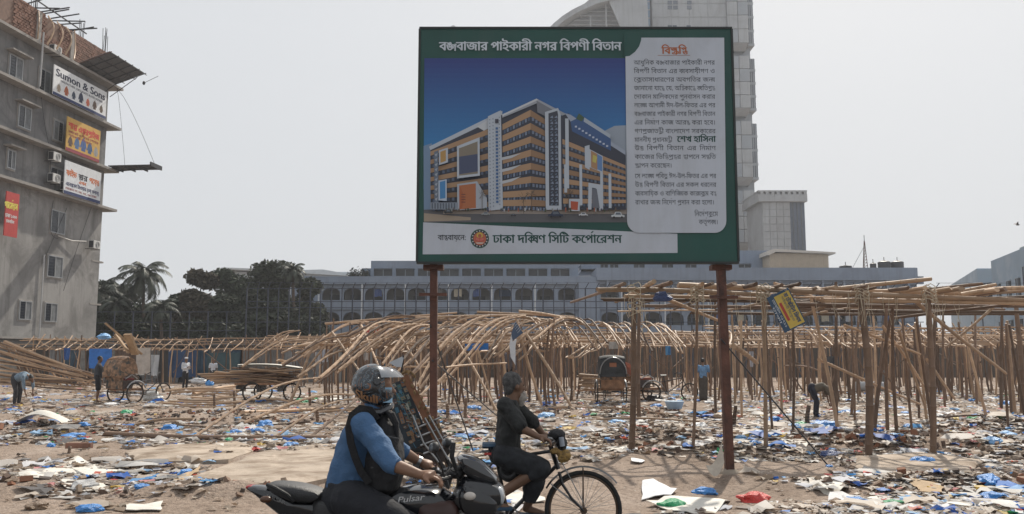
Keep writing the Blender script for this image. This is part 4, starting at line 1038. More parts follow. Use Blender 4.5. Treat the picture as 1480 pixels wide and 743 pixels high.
tr(320, 455, 60, Yt - 8, 8, 'dark low scrub tree behind the left fence', (.04, .042, .03), 7000, 1.4)
tr(400, 448, 60, Yt - 6, 9, 'dark bushy tree behind the fence near the arches', (.042, .044, .032), 7000, 1.4)
tr(130, 470, 60, Yt - 8, 10, 'dark bushy tree hidden behind the concrete building', (.04, .045, .03), 4000, 1.4)
def palm(u, v, y, L, seed, label, n=26, fan=False):
    p = P(u, v, y); t = thing('palm_tree', label, 'palm tree', (p.x, y, 0)); rr = random.Random(seed)
    b = MB(); b.tube([(p.x + .6, y, 0), (p.x + .3, y, p.z * .4), (p.x, y, p.z)], [.24, .17, .13], 8); b.build('trunk', M_bark, t, True)
    lm = mat('palm_leaf', (.05, .06, .042), .6, .35, 1.2)
    for k in range(n):
        a = k * 2.4; el = R(78 - 118 * (k / n)); ln = L * rr.uniform(.85, 1.1); b = MB(); pts = []
        d = Vector((math.cos(a), math.sin(a), 0)); pos = p.copy(); e = el
        N = 12
        for i in range(N + 1):
            pts.append(pos.copy()); pos = pos + (d * math.cos(e) + Vector((0, 0, math.sin(e)))) * ln / N; e -= R(7.5 + 4 * i / N)
        b.tube(pts, [.05 - .04 * i / N for i in range(N + 1)], 4)
        sd_ = Vector((-d.y, d.x, 0))
        for i in range(1, N):
            for q in (0, .33, .66):
                c = pts[i].lerp(pts[i + 1], q); lw = L * .26 * math.sin(math.pi * (i + q + .6) / (N + 1)) ** .6
                for s_ in (-1, 1):
                    e_ = c + sd_ * s_ * lw * .75 + (pts[i + 1] - pts[i]).normalized() * lw * .4 + Vector((0, 0, -lw * rr.uniform(.25, .75)))
                    f = (pts[i + 1] - pts[i]).normalized() * .055
                    b.add([c - f, c + f, e_], [(0, 1, 2)])
        b.build('frond', lm, t, recalc=False)
palm(207, 398, 78, 2.9, 1, 'coconut palm standing tallest at the left', 30)
palm(143, 425, 80, 3.0, 2, 'coconut palm half hidden by the concrete building', 22)
palm(423, 392, 82, 1.7, 3, 'small fan palm on top of the tallest leafy tree', 22)
palm(232, 446, 76, 2.0, 4, 'short palm under the big coconut palm', 18)
palm(168, 440, 77, 1.9, 5, 'short palm between the two coconut palms', 16)

# ================================================================ tall wire fences
M_fence = mat('fence_iron', (.04, .05, .075), .6, .2, 3)
def fence(x0, x1, y, ztop, step, label, rails, arms=False, mesh=True):
    t = thing('wire_fence', label, 'fence', ((x0 + x1) / 2, y, 0))
    n = int((x1 - x0) / step)
    for k in range(n + 1):
        x = x0 + k * step; b = MB(); b.cyl((x, y, 0), (x, y, ztop), .045 if k % 2 else .06, n=6)
        if arms: b.cyl((x, y, ztop), (x + .25, y - .3, ztop + .45), .035, n=5)
        b.build('post', M_fence, t)
    for z in rails: b = MB(); b.cyl((x0, y - .06, z), (x1, y - .06, z), .03, n=5); b.build('rail', M_fence, t)
    if arms:
        b = MB(); b.cyl((x0, y - .3, ztop + .45), (x1, y - .3, ztop + .45), .012, n=4); b.build('barbed_wire', M_fence, t)
yF = 66
fence(bx_(140, yF), bx_(350, yF), yF, bz(450, yF), 27 * yF / F, 'black wire fence in front of the dark trees at the left', [bz(451, yF), bz(466, yF), bz(478, yF)])
fence(bx_(352, yF), bx_(1340, yF), yF + .8, bz(416, yF), 31 * yF / F / 2 * 1.0, 'tall dark wire fence in front of the arcaded building', [bz(416, yF), bz(435, yF), bz(444, yF), bz(465, yF)], True)
fence(bx_(1342, yF), bx_(1560, yF), yF - 1, bz(414, yF) - .3, 3.5, 'wire fence with outward bent arms in front of the blue blocks', [bz(414, yF) - .3, bz(440, yF)], True)
# low wall behind the stalls so no gap shows
b = MB(); b.bx(-45, 60, yF + 3, yF + 3.3, 0, 3.1); tag(b.build('boundary_wall', mat('boundary_wall_plaster', (.085, .07, .058), .9, .2, .6), None), 'long low grey boundary wall behind the bamboo stalls', 'wall')
# ================================================================ bamboo
def px(u, v, Y): return P(u, v, Y)
def bpole(par, u0, v0, Y0, u1, v1, Y1, w, mt=None, name='pole', far=False, curved=False, ground=False, rr=random, **kw):
    a = G(u0, v0) if Y0 is None else px(u0, v0, Y0)
    if Y0 is None: Y1 = Y1 if Y1 is not None else a.y; a.z -= .15
    c = px(u1, v1, Y1)
    return pole(name, a, c, w * .5 * (a.y + c.y) / 2 / F, par, mt, far, curved, rr, **kw)
rr = random.Random(21)
# foreground canopy on thick posts
fc = thing('bamboo_canopy', 'big foreground bamboo canopy frame on thick posts right of the steel post', 'bamboo frame', (6, 14.6, 0))
for a in [(912, 655, 917, 428, 15), (924, 610, 923, 430, 10), (1001, 658, 1008, 420, 8), (1035, 608, 1033, 435, 7), (1107, 656, 1103, 418, 10), (1214, 640, 1172, 424, 9), (1208, 612, 1208, 408, 9),
          (1230, 604, 1243, 440, 7), (1254, 661, 1246, 420, 18), (1283, 630, 1280, 432, 8), (1297, 638, 1289, 424, 9), (1348, 661, 1342, 420, 15), (1477, 612, 1470, 432, 12), (1447, 592, 1448, 445, 7),
          (1130, 600, 1127, 455, 6), (1412, 586, 1409, 450, 6), (1062, 585, 1058, 445, 6), (1366, 590, 1362, 448, 6), (1265, 585, 1262, 440, 6), (1326, 588, 1324, 446, 6)]:
    bpole(fc, a[0], a[1], None, a[2], a[3], None, a[4] * .58, M_bamd if rr.random() < .75 else M_bam, 'post', rr=rr)
for a in [(864, 419, 14.6, 1112, 424, 14.7, 13), (903, 428, 15.0, 1110, 431, 15.1, 9), (980, 412, 14.9, 1400, 424, 14.9, 14), (1098, 418, 14.5, 1500, 434, 14.4, 14), (1190, 434, 14.6, 1500, 440, 14.4, 12), (1150, 424, 15, 1346, 403, 14.6, 12),
          (1250, 424, 15.2, 1420, 411, 14.8, 10), (1330, 430, 15, 1440, 412, 14.8, 10), (1390, 426, 14.6, 1500, 414, 14.2, 12), (1100, 438, 16.5, 1500, 444, 16.5, 10), (870, 433, 17, 1300, 441, 17, 9), (1200, 449, 19, 1500, 452, 19, 9), (930, 442, 19.5, 1450, 448, 19.5, 8), (1000, 452, 22, 1500, 455, 22, 8), (1120, 446, 18, 1480, 428, 15.5, 9), (1290, 460, 18, 1480, 437, 14.5, 8)]:
    bpole(fc, *a[:6], a[6] * .55, M_bam if a[2] < 15.2 else M_bamd, 'beam', rr=rr)
for k in range(16):                    # thin lattice laid on the beams
    Y = rr.uniform(14.4, 22); u0 = rr.uniform(890, 1380); L = rr.uniform(90, 260); v = 515 - (2.78 - 1.65 + rr.uniform(-.05, .12)) * F / Y
    bpole(fc, u0, v + rr.uniform(-2, 2), Y, u0 + L, v + rr.uniform(-3, 3), Y + rr.uniform(-.4, .4), rr.uniform(2, 3.4), M_bam if rr.random() < .6 else M_bamd, 'lattice_pole', False, rr=rr)
for k in range(24):                    # thin props standing among the thick posts
    u = rr.uniform(1040, 1500); Y = rr.uniform(16, 25)
    if 1140 < u < 1205: continue
    x = (u - 740) * Y / F
    pole('prop', (x, Y, -.1), (x + rr.gauss(0, .25), Y + rr.uniform(-.3, .3), rr.uniform(2.3, 2.8)), rr.uniform(.025, .042), fc, M_bamd if rr.random() < .7 else M_bam, False, False, rr)
for k in range(30):
    if k % 3 == 1: continue
    u = 905 + k * 20 + rr.uniform(-6, 6); x = (u - 740) * 14.4 / F
    z = px(u, 419 + (u - 900) * .02, 14.5).z + .08 + rr.uniform(0, .05)
    pole('rafter', (x, 14.3 - rr.uniform(0, .25), z), (x + rr.uniform(-.5, .5), rr.uniform(17, 21.5), z + rr.uniform(-.08, .1)), rr.uniform(.025, .042), fc, M_bam if rr.random() < .6 else M_bamd, False, False, rr)
for a in [(1320, 433, 15, 1453, 540, 18, 5), (957, 430, 15.2, 1040, 463, 16, 5), (1060, 500, 15.8, 1093, 525, 16.5, 7), (1276, 472, 17, 1345, 572, 21, 4), (1300, 480, 17, 1337, 590, 20, 4), (1184, 520, 17, 1330, 584, 20, 4), (1220, 470, 17, 1330, 512, 18, 4), (1340, 520, 18, 1380, 577, 22, 4), (1215, 430, 17, 1130, 470, 18, 5), (1200, 440, 17, 1120, 410, 15, 5), (1440, 440, 18, 1370, 500, 18, 4)]:
    bpole(fc, *a, M_bam, 'brace', rr=rr)
# rope lashings at joints
M_rope = mat('rope_pale', (.5, .43, .33), .9, .3, 20)
for (u, v, Y) in ((917, 432, 14.5), (1103, 424, 14.5), (1246, 425, 14.45), (1342, 425, 14.4), (1008, 424, 14.55)):
    c = px(u, v, Y); b = MB(); r2 = random.Random(u); pts = []
    for k in range(46): a = k * .75; q = .11 + r2.uniform(-.015, .02); pts.append(c + Vector((math.cos(a) * q, math.sin(a) * q * .9, (k / 46 - .5) * (.3 if u != 917 else .55) + math.sin(a * 2) * .05)))
    b.tube(pts, .009, 4)
    for j in range(5):
        x = c.x + r2.uniform(-.12, .2); b.tube([(x, c.y - .1, c.z), (x + r2.uniform(-.05, .05), c.y - .14, c.z - r2.uniform(.2, .35)), (x + r2.uniform(-.05, .05), c.y - .12, c.z - r2.uniform(.35, .6))], .005, 3)
    b.build('rope_lashing', M_rope, fc)
for k in range(26):
    u = rr.uniform(900, 1400); c = px(u, 424, 14.45); b = MB(); b.tube([c, c + Vector((rr.uniform(-.03, .03), 0, -rr.uniform(.1, .3))), c + Vector((rr.uniform(-.08, .08), 0, -rr.uniform(.3, .55)))], .005, 3); b.build('loose_string', M_rope, fc)

# collapsed arched roof in the middle
cr = thing('collapsed_roof_frame', 'collapsed arched bamboo roof fanning down behind the rider and the left steel post', 'bamboo frame', (-3, 27, 0))
def arch(par, u0, v0, Y0, u1, v1, Y1, w, nm='rafter', bow=.1):
    a, c = px(u0, v0, Y0), px(u1, v1, Y1); L = (c - a).length; r = w * .5 * (Y0 + Y1) / 2 / F; b = MB(); pts, rad = [], []
    n = max(6, int(L / .3)); jx, jy = rr.uniform(-.02, .02), rr.uniform(-.02, .02)
    for i in range(n + 1):
        t = i / n; q = a.lerp(c, t) + Vector((jx * L * math.sin(t * 6.3), jy * L * math.sin(t * 5), L * bow * math.sin(math.pi * t ** 1.15)))
        for dt, k in (((-.012, 1), (0, 1.18), (.012, 1)) if 0 < i < n else ((0, 1),)): pts.append(q + (c - a) * dt * .8 / max(1, L / 3)); rad.append(r * k * (1.1 - .3 * t))
    b.tube(pts, rad, 6); o = b.build(nm, M_bam if rr.random() < .8 else M_bamd, par, True, recalc=False); return o
for a in [(280, 632, 17.6, 463, 546, 22, 6), (463, 546, 22, 582, 467, 27, 6), (353, 611, 19, 520, 571, 22, 7), (390, 637, 17, 520, 576, 20, 6), (436, 640, 17, 575, 560, 21, 6), (409, 529, 25, 503, 486, 27, 6), (503, 486, 27, 600, 458, 29, 6), (377, 502, 27, 425, 478, 28, 5),
          (350, 530, 26, 432, 489, 28, 5), (415, 590, 26, 468, 483, 27, 7), (430, 545, 25, 505, 505, 27, 6), (505, 505, 27, 600, 466, 28, 6), (455, 551, 24, 560, 490, 27, 6), (560, 490, 27, 640, 461, 28, 6), (490, 535, 24, 620, 470, 28, 6), (553, 526, 24, 618, 470, 27, 6),
          (570, 536, 24, 635, 485, 27, 6), (591, 527, 24, 656, 472, 27, 6), (594, 542, 23, 691, 469, 27, 6), (604, 557, 23, 701, 457, 27, 7), (633, 554, 23, 747, 457, 27, 7), (608, 572, 22, 655, 545, 24, 6), (560, 500, 27, 618, 461, 28, 6), (700, 520, 26, 740, 470, 28, 5), (610, 500, 28, 700, 456, 29, 6),
          (770, 492, 27, 840, 463, 30, 6), (640, 482, 28, 672, 456, 29, 5)]:
    arch(cr, a[0], a[1], a[2], a[3], a[4], a[5], a[6] * .55, bow=.06 if a[4] > 500 else .09)
    if a[4] < 500: arch(cr, a[0] + rr.uniform(-4, 8), a[1] + rr.uniform(-3, 6), a[2] + .6, a[3] + rr.uniform(5, 14), a[4] + rr.uniform(-2, 3), a[5] + .6, a[6] * .45, bow=.08)
for k in range(34):                    # thin bent rafters making the rounded humps
    u = 440 + k * 9.5 + rr.uniform(-4, 4); top = 462 + abs(u + 80 - 690) * .045
    arch(cr, u, top + rr.uniform(34, 60), 27.5, u + rr.uniform(70, 100), top + rr.uniform(-4, 5), 29.5, rr.uniform(2, 3.2), bow=.13)
for k in range(30):
    u = 745 + k * 7 + rr.uniform(-4, 4); top = 463 + (u - 745) * .04
    arch(cr, u + rr.uniform(28, 52), top + rr.uniform(24, 40), 28.5, u, top + rr.uniform(-4, 4), 30.5, rr.uniform(2, 3), bow=.14)
for a in [(658, 489, 27, 718, 592, 25, 6), (761, 484, 28, 829, 592, 26.5, 7), (747, 462, 28, 782, 586, 28, 7), (578, 485, 26, 606, 530, 25, 5), (480, 480, 28, 525, 545, 25, 5), (522, 470, 28, 552, 540, 25, 5), (722, 480, 28, 735, 590, 27.5, 7), (690, 505, 27, 715, 595, 27, 5)]:
    bpole(cr, *a[:6], a[6] * .62, M_bam, 'brace', rr=rr)
for a in [(470, 488, 28.5, 620, 459, 29, 6), (600, 460, 29, 760, 456, 29.5, 7), (745, 457, 29.5, 905, 474, 31, 7), (520, 474, 29, 770, 470, 30, 6), (560, 484, 29, 900, 482, 30, 6), (460, 498, 28, 900, 492, 30, 6), (470, 468, 30, 660, 452, 31, 6), (750, 450, 30, 822, 460, 30.5, 7), (645, 531, 23, 732, 524, 26, 5), (535, 532, 25, 640, 530, 25, 5), (690, 451, 31, 830, 458, 31, 6), (640, 465, 30, 815, 463, 30, 6), (430, 500, 29, 660, 476, 30, 6)]:
    bpole(cr, *a[:6], a[6] * .56, M_bam, 'beam', rr=rr)
for k in range(60):
    u = 470 + k * 6.2 + rr.uniform(-5, 5); Y = rr.uniform(28, 33); x = (u - 740) * Y / F
    pole('post', (x, Y, -.1), (x + rr.uniform(-.15, .15), Y, rr.uniform(2.0, 2.9)), rr.uniform(.026, .042), cr, M_bamd, True, False, rr)
for k in range(40):
    u = 450 + k * 11 + rr.uniform(-5, 5); Y = rr.uniform(28, 33); zt = 1.65 + (515 - (462 + abs(u - 690) * .06 + rr.uniform(0, 26))) * Y / F; x = (u - 740) * Y / F
    pole('rafter', (x - rr.uniform(.5, 1.0), Y - 1.2, zt - .5), (x + rr.uniform(0, .4), Y + .8, zt), rr.uniform(.022, .034), cr, M_bam, True, True, rr)

# rows of stall frames
def stall_row(Y, u0, u1, zr, label, dens=1.0, ze=None, seed=0, posts=True, step=.75, depth=3.0):
    r = random.Random(seed); x0, x1 = (u0 - 740) * Y / F, (u1 - 740) * Y / F; ze = ze or zr - .6
    t = thing('bamboo_stall_frame', label, 'bamboo frame', ((x0 + x1) / 2, Y, 0), 'rows of bare bamboo stall frames')
    def sag(x): return .12 * noise.noise((x * .35, Y, 0)) + .06 * noise.noise((x * 1.7, Y, 3))
    lines = [(Y, ze), (Y + depth / 2, zr), (Y + depth, ze)]
    for (yy, zz) in lines:
        x = x0
        while x < x1 and posts:
            L = r.uniform(-.12, .12)
            pole('post', (x, yy + r.uniform(-.25, .25), -.1), (x + L, yy + r.uniform(-.1, .1), zz + sag(x) + r.uniform(-.05, .25)), r.uniform(.028, .048), t, M_bamd if r.random() < .8 else M_bam, True, False, r)
            x += step * r.uniform(.5, 1.5) / dens
        x = x0 - .5
        while x < x1:
            L = r.uniform(3.5, 6); pole('beam', (x, yy + r.uniform(-.05, .05), zz + sag(x)), (x + L, yy, zz + sag(x + L) + r.uniform(-.06, .06)), r.uniform(.024, .036), t, M_bam, True, False, r); x += L * r.uniform(.75, .95)
    for q in (.35, .7):
        x = x0 - .5
        while x < x1:
            L = r.uniform(3.5, 6); yy = Y + depth / 2 * q; zz = ze + (zr - ze) * q + .06
            pole('beam', (x, yy, zz + sag(x)), (x + L, yy, zz + sag(x + L)), r.uniform(.02, .03), t, M_bam, True, False, r); x += L * r.uniform(.8, 1)
    x = x0
    while x < x1:
        e = r.uniform(-.1, .1)
        pole('rafter', (x + e, Y - .35, ze - .1 + sag(x)), (x + r.uniform(-.15, .15), Y + depth / 2 + .1, zr + .05 + sag(x)), r.uniform(.022, .036), t, M_bam, True, r.random() < .5, r)
        if r.random() < .7: pole('rafter', (x + .2 + e, Y + depth / 2 - .1, zr + .05 + sag(x)), (x + .2, Y + depth + .3, ze + sag(x)), r.uniform(.022, .036), t, M_bam, True, False, r)
        x += step * r.uniform(.5, 1.0)
    for k in range(int((x1 - x0) / 2.2)):
        x = r.uniform(x0, x1); a = r.uniform(-1.6, 1.6); z = r.uniform(.8, 2.2)
        pole('brace', (x, Y + r.uniform(-.2, 2), r.uniform(.3, 1.2)), (x + a, Y + r.uniform(0, 2), z + .5), r.uniform(.02, .035), t, M_bamd, True, False, r)
    return t
stall_row(31.5, 1050, 1520, 2.75, 'nearest bamboo stall row behind the foreground canopy, right half', seed=1, ze=2.15)
stall_row(36, 590, 1530, 2.72, 'second bamboo stall row, behind the nearest one', seed=2, ze=2.15, step=.85)
stall_row(41, 520, 1540, 2.75, 'third bamboo stall row counted from the front', seed=3, ze=2.2, step=.95)
stall_row(46.5, 390, 1550, 2.8, 'fourth bamboo stall row, reaching left behind the loaded cart', seed=4, ze=2.2, step=1.1)
stall_row(50.5, 30, 640, 2.72, 'left far bamboo roof row in front of the tin sheds', seed=5, ze=2.1, step=.85)
stall_row(56, 440, 1560, 2.95, 'last bamboo stall row in front of the fence', seed=6, ze=2.3, step=1.0, dens=1.2)
# collapsed fan at the far left
cf = thing('fallen_roof_frame', 'fallen bamboo roof sloping to the ground at the far left', 'bamboo frame', (-15, 31, 0))
for k in range(20):
    v0 = 494 + k * 3.2; bpole(cf, 0, v0 + rr.uniform(-2, 2), 34, 118 + rr.uniform(-8, 30), 540 + k * 1.1 + rr.uniform(-4, 4), 33.5, 2.6, M_bam if k % 3 else M_bamd, 'batten', True, rr=rr)
for k in range(14):
    u = 8 + k * 9; bpole(cf, u, 498 + (u - 8) * .38, 34.2, u + rr.uniform(10, 40), 558, 34.2, 2.6, M_bam if k % 2 else M_bamd, 'rafter', True, rr=rr)
bpole(cf, 8, 494, 33.9, 136, 543, 33.6, 4.5, M_bam, 'batten', True, rr=rr)
# long lying poles, stakes and rails
def lone(u0, v0, Y0, u1, v1, Y1, w, label, mt=None, nm='bamboo_pole', cat='bamboo pole'):
    a = G(u0, v0) if Y0 is None else px(u0, v0, Y0); c = G(u1, v1) if Y1 is None else px(u1, v1, Y1)
    r = w * .5 * (a.y + c.y) / 2 / F
    if Y0 is None: a.z += r * 1.1
    if Y1 is None: c.z += r * 1.1
    o = pole(nm, a, c, r, None, mt or M_bam); return tag(o, label, cat)
lone(150, 634, None, 475, 641, None, 7, 'thick bamboo pole lying across the litter left of the rider', M_bamd)
lone(350, 612, None, 500, 590, None, 5, 'bamboo pole lying behind the wide blue bag')
lone(280, 575, None, 350, 560, None, 4, 'short bamboo pole lying left of the loaded cart')
lone(240, 566, None, 335, 578, None, 4, 'bamboo pole lying in front of the man in white with a cap')
lone(1130, 640, None, 1010, 632, None, 3, 'thin bamboo stick lying right of the steel post')
for i, (u, v0, v1, w, lb_) in enumerate([(310, 601, 570, 4, 'left of the two short stakes before the loaded cart'), (339, 593, 565, 4, 'right of the two short stakes before the loaded cart'), (448, 588, 560, 4, 'short stake right of the loaded cart'), (458, 616, 589, 6, 'short stake left of the rider'),
                          (646, 618, 583, 6, 'short stake right of the left steel post'), (674, 611, 575, 5, 'short stake between left steel post and cyclist'), (1169, 616, 586, 7, 'short wooden stake in front of the bending man'), (1062, 618, 586, 6, 'short stake just right of the steel post'),
                          (1030, 598, 590, 4, 'tiny stake left of the steel post'), (100, 659, 645, 5, 'tiny stake beside the low brown brick kerb')]):
    a = G(u, v0); c = px(u, v1, a.y); a.z -= .1; o = pole('stake', a, c, w * .5 * a.y / F, None, M_bamd); tag(o, lb_, 'stake')
fr = thing('pole_rack', 'low rack of bamboo poles resting on stakes left of the loaded cart', 'bamboo rack', (-9.5, 31, 0))
for k in range(9): bpole(fr, 250 + rr.uniform(-15, 30), 562 + k * 3, 29 - k * .6, 358 + rr.uniform(-25, 10), 560 + k * 3.2, 29 - k * .6, 2.6, M_bam, 'pole', True, rr=rr)
for k in range(60):                      # loose bamboo pieces on the ground
    y = rr.uniform(20, 46); x = rr.uniform(-.55, .55) * y; a = rr.gauss(0, .5); L = rr.uniform(1.2, 3.2); r = rr.uniform(.02, .04)
    p = Vector((x, y, gh(x, y) + r)); q = Vector((x + math.cos(a) * L, y + math.sin(a) * L, 0)); q.z = gh(q.x, q.y) + r + .03
    o = pole('bamboo_piece', p, q, r, None, M_bam if k % 2 else M_bamd, True, False, rr)
    zn = (' at the left' if x < -y * .2 else ' at the right' if x > y * .2 else ' in the centre') + (' near the front' if y < 28 else ' far back')
    tag(o, ('pale' if k % 2 else 'dark') + ' loose bamboo piece lying flat among litter' + zn, 'bamboo pole', ('pale' if k % 2 else 'dark') + ' bamboo pieces in the litter' + zn)

# tin sheds, tarps and cloths behind the left rows
M_tin = mat('tin_sheet', (.20, .20, .20), .55, .3, 1.2, .1, .3, .25, stain=((.13, .075, .05), .8, .5, .7))
def shed(u0, u1, Y, z, label, seed, doors=()):
    r = random.Random(seed); x0, x1 = (u0 - 740) * Y / F, (u1 - 740) * Y / F; t = thing('tin_shed', label, 'shed', ((x0 + x1) / 2, Y, 0), 'tin sheds behind the bamboo'); x = x0
    b = MB(); b.bx(x0, x1, Y + .1, Y + 3, 0, z - .1); b.build('inner_wall', pm('shed_dark', (.07, .065, .06)), t)
    b = MB(); b.bx(x0 - .2, x1 + .2, Y - .4, Y + 3.2, z, z + .06); b.build('roof', M_tin, t)
    while x < x1 - .3:
        w = min(r.uniform(.7, 1.1), x1 - x); b = MB(); n = 8
        top = [(x + w * k / n, Y + (.03 if k % 2 else 0)) for k in range(n + 1)]; poly = top + [(x + w, Y + .06), (x, Y + .06)]
        c = r.choice([(.2, .2, .2), (.26, .27, .28), (.12, .12, .12), (.17, .12, .09), (.06, .11, .16), (.3, .3, .29)])
        if r.random() < .85: b.prism(poly, .02, z - r.uniform(.02, .3), 'xy'); b.build('tin_panel', mat('tin_%02d' % int(sum(c) * 100), c, .6, .3, 1.5, 0, .3), t)
        x += w + .02
for i, a in enumerate([(30, 128, 'tin shed at the far left behind the fallen bamboo roof'), (132, 205, 'tin shed behind the left rickshaw'), (209, 262, 'tin shed behind the man with the white cap'), (266, 350, 'tin shed behind the white sack'), (354, 470, 'tin shed behind the loaded cart'), (474, 600, 'tin shed behind the collapsed roof')]):
    shed(a[0], a[1], 54.5 + (i % 2) * .7, 2.35, a[2], i)
def cloth(u0, v0, u1, v1, Y, col, label, name='tarp', cat='tarp', wave=.06, ragged=.1, poly=None):
    a, c = px(u0, v0, Y), px(u1, v1, Y); r = random.Random(int(u0 * 7 + v0)); b = MB(); nu, nv = 10, 8
    def f(u, v):
        dz = (a.z - c.z) * v * (1 + ragged * noise.noise((u * 4, Y, u0)))
        return (a.x + (c.x - a.x) * u + .03 * noise.noise((u * 5, v * 5, u0)) * (c.x - a.x), Y + wave * math.sin(u * 9 + v * 2 + u0), a.z - dz)
    def f2(u, v): p = f(u, v); return (p[0], p[1] + .012, p[2])
    b.sheet(f, nu, nv); b.sheet(f2, nu, nv)
    o = b.build(name, mat('cloth_%02x%02x%02x' % tuple(int(q * 255) for q in col), col, .75, .2, 3, .2), None, True, recalc=False); return tag(o, label, cat)
for a in [(130, 504, 160, 532, 49.5, (.03, .16, .5), 'bright blue tarp hanging on the shed beside the dark standing man'), (93, 503, 100, 520, 50, (.03, .1, .3), 'narrow dark blue tarp on the far left shed'), (244, 505, 283, 545, 53.5, (.035, .08, .18), 'dark blue tarp covering the shed behind the two men in white'),
          (300, 510, 345, 540, 53.5, (.05, .1, .12), 'dark teal tarp on the shed above the white sack'), (672, 495, 706, 506, 29.5, (.03, .2, .6), 'blue tarp tied under the collapsed roof right of the steel post'), (456, 509, 463, 526, 29, (.55, .56, .58), 'white shirt hanging left of the rider helmet, left one'),
          (465, 505, 474, 523, 29, (.5, .52, .58), 'pale cloth hanging left of the rider helmet, right one'), (198, 503, 216, 540, 48.5, (.42, .38, .34), 'pale beige cloth hanging on the row behind the left rickshaw'), (219, 513, 228, 543, 30.5, (.5, .52, .54), 'white plastic sheet hanging right of the left rickshaw hood'),
          (524, 494, 532, 520, 29.5, (.6, .6, .6), 'white edge cloth of the red banner'), (478, 498, 490, 508, 29, (.5, .5, .5), 'small white cloth near the collapsed roof edge'), (1270, 535, 1282, 552, 33, (.2, .2, .2), 'dark cloth on the posts at the right'), (1083, 508, 1089, 530, 31, (.45, .45, .48), 'pale cloth strip tied on a post right of the steel post'),
          (962, 500, 969, 513, 30, (.1, .3, .55), 'light blue bag hanging under the right stall row'), (1195, 515, 1212, 531, 30, (.06, .06, .065), 'black sheet hung between the posts at the right'), (880, 494, 893, 504, 31, (.5, .48, .45), 'white cloth under the roof above the rear facing rickshaw')]:
    cloth(*a)
cloth(529, 470, 562, 481, 29.6, (.5, .05, .05), 'red and white printed banner hanging in the collapsed roof', 'banner', 'banner')
m = MB(); T = lambda a, c, k: (px(532, 480, 29.4).x + a, 29.52 - k, px(532, 480, 29.4).z + c)
add_text(m, 'ঈদ', 0, 0, .22, T, bold=.02); add_text(m, 'অফার', .35, 0, .2, T, bold=.02)
o = m.build('banner_print', pm('print_white', (.75, .75, .75)), None, recalc=False); tag(o, 'white Bengali letters printed on the red banner', 'banner print')
# white printed banner on the leaning pole
bn = thing('hanging_banner', 'white banner with dark blue printed top hanging on the leaning pole behind the cyclist', 'banner', tuple(px(740, 527, 25.5)))
Yb = 25.5
def poly3(pts, name, mt, par, Y, th=.01):
    b = MB(); q = [px(u, v, Y) for u, v in pts]; b.prism([(p.x, p.z) for p in q], Y, Y + th); return b.build(name, mt, par)
poly3([(745, 464), (756, 481), (741, 493), (739, 482)], 'printed_top', pm('print_navy', (.05, .08, .14)), bn, Yb)
poly3([(739, 483), (741, 494), (747, 489), (745, 500), (745, 528), (738, 516), (736, 498)], 'cloth_tail', pm('banner_white', (.55, .57, .6)), bn, Yb + .012)
m = MB(); p0 = px(740, 481, Yb)
for k in range(5): add_text(m, 'নোটিশ বোর্ড', 0, 0, .045, lambda a, c, kk, k=k: (p0.x + .02 + a * .75 + k * .035 , Yb - .004 - kk, p0.z + a * .85 * .9 + .2 + c - k * .055), width=.26)
m.build('lettering', pm('print_pale', (.6, .62, .65)), bn, recalc=False)
# yellow and navy sign hanging at a tilt from the canopy
Ys = 14.3; ys_ = thing('hanging_sign', 'yellow and navy Bengali sign hanging tilted under the canopy beam', 'sign', tuple(px(1137, 475, Ys)))
c = px(1137, 448, Ys); a = R(-64)
def TS(w, h, Y): 
    return lambda x, z, k: (c.x + (x * math.cos(a) - z * math.sin(a)), Y - k, c.z + (x * math.sin(a) + z * math.cos(a)))
T = TS(0, 0, Ys)
def rect(x0, x1, z0, z1, Y, nm, mt, th=.02):
    T = TS(0, 0, Y); b = MB(); vs = [T(x, z, k) for k in (0, th) for x, z in ((x0, z0), (x1, z0), (x1, z1), (x0, z1))]
    b.add(vs, [(0, 1, 2, 3), (7, 6, 5, 4), (0, 4, 5, 1), (1, 5, 6, 2), (2, 6, 7, 3), (3, 7, 4, 0)]); return b.build(nm, mt, ys_)
rect(-.32, .32, -.21, .19, Ys, 'board', pm('sign_navy2', (.03, .07, .13))); rect(-.28, .30, -.10, .17, Ys - .021, 'yellow_panel', pm('sign_yellow', (.55, .4, .08)), .003); rect(-.15, .17, -.075, -.03, Ys - .025, 'red_strip', pm('sign_redstrip', (.4, .05, .04)), .002)
m = MB(); T = TS(0, 0, Ys - .026); add_text(m, 'মা টেক্সটাইল মিলস', -.26, .06, .1, T, width=.52, bold=.004); add_text(m, 'পাইকারী বিক্রেতা', -.24, .0, .06, T, width=.45); m.build('lettering', pm('print_navy'    , (.05, .08, .14)), ys_, recalc=False)
m = MB(); T = TS(0, 0, Ys - .022); add_text(m, 'মোবাইল: ০১৭১১', -.25, -.155, .06, T, width=.5); add_text(m, 'ঢাকা', -.14, -.205, .05, T, width=.3); m.build('lettering', pm('print_pale', (.6, .62, .65)), ys_, recalc=False)
b = MB(); b.tube([px(1127, 420, Ys), T(-.29, .15, 0)], .008, 4); b.build('string', M_rope, ys_)
b = bag(0, 0, 0, 'navy', 'dark blue rag hanging on the canopy beam near the first thick post', name='rag', cat='rag', world=px(957, 432, 14.5)); b.scale = (.14, .1, .2)
b = bag(0, 0, 0, 'navy', 'dark blue rag hanging just left of the yellow sign', name='rag', cat='rag', world=px(1118, 434, 14.5)); b.scale = (.12, .08, .2)

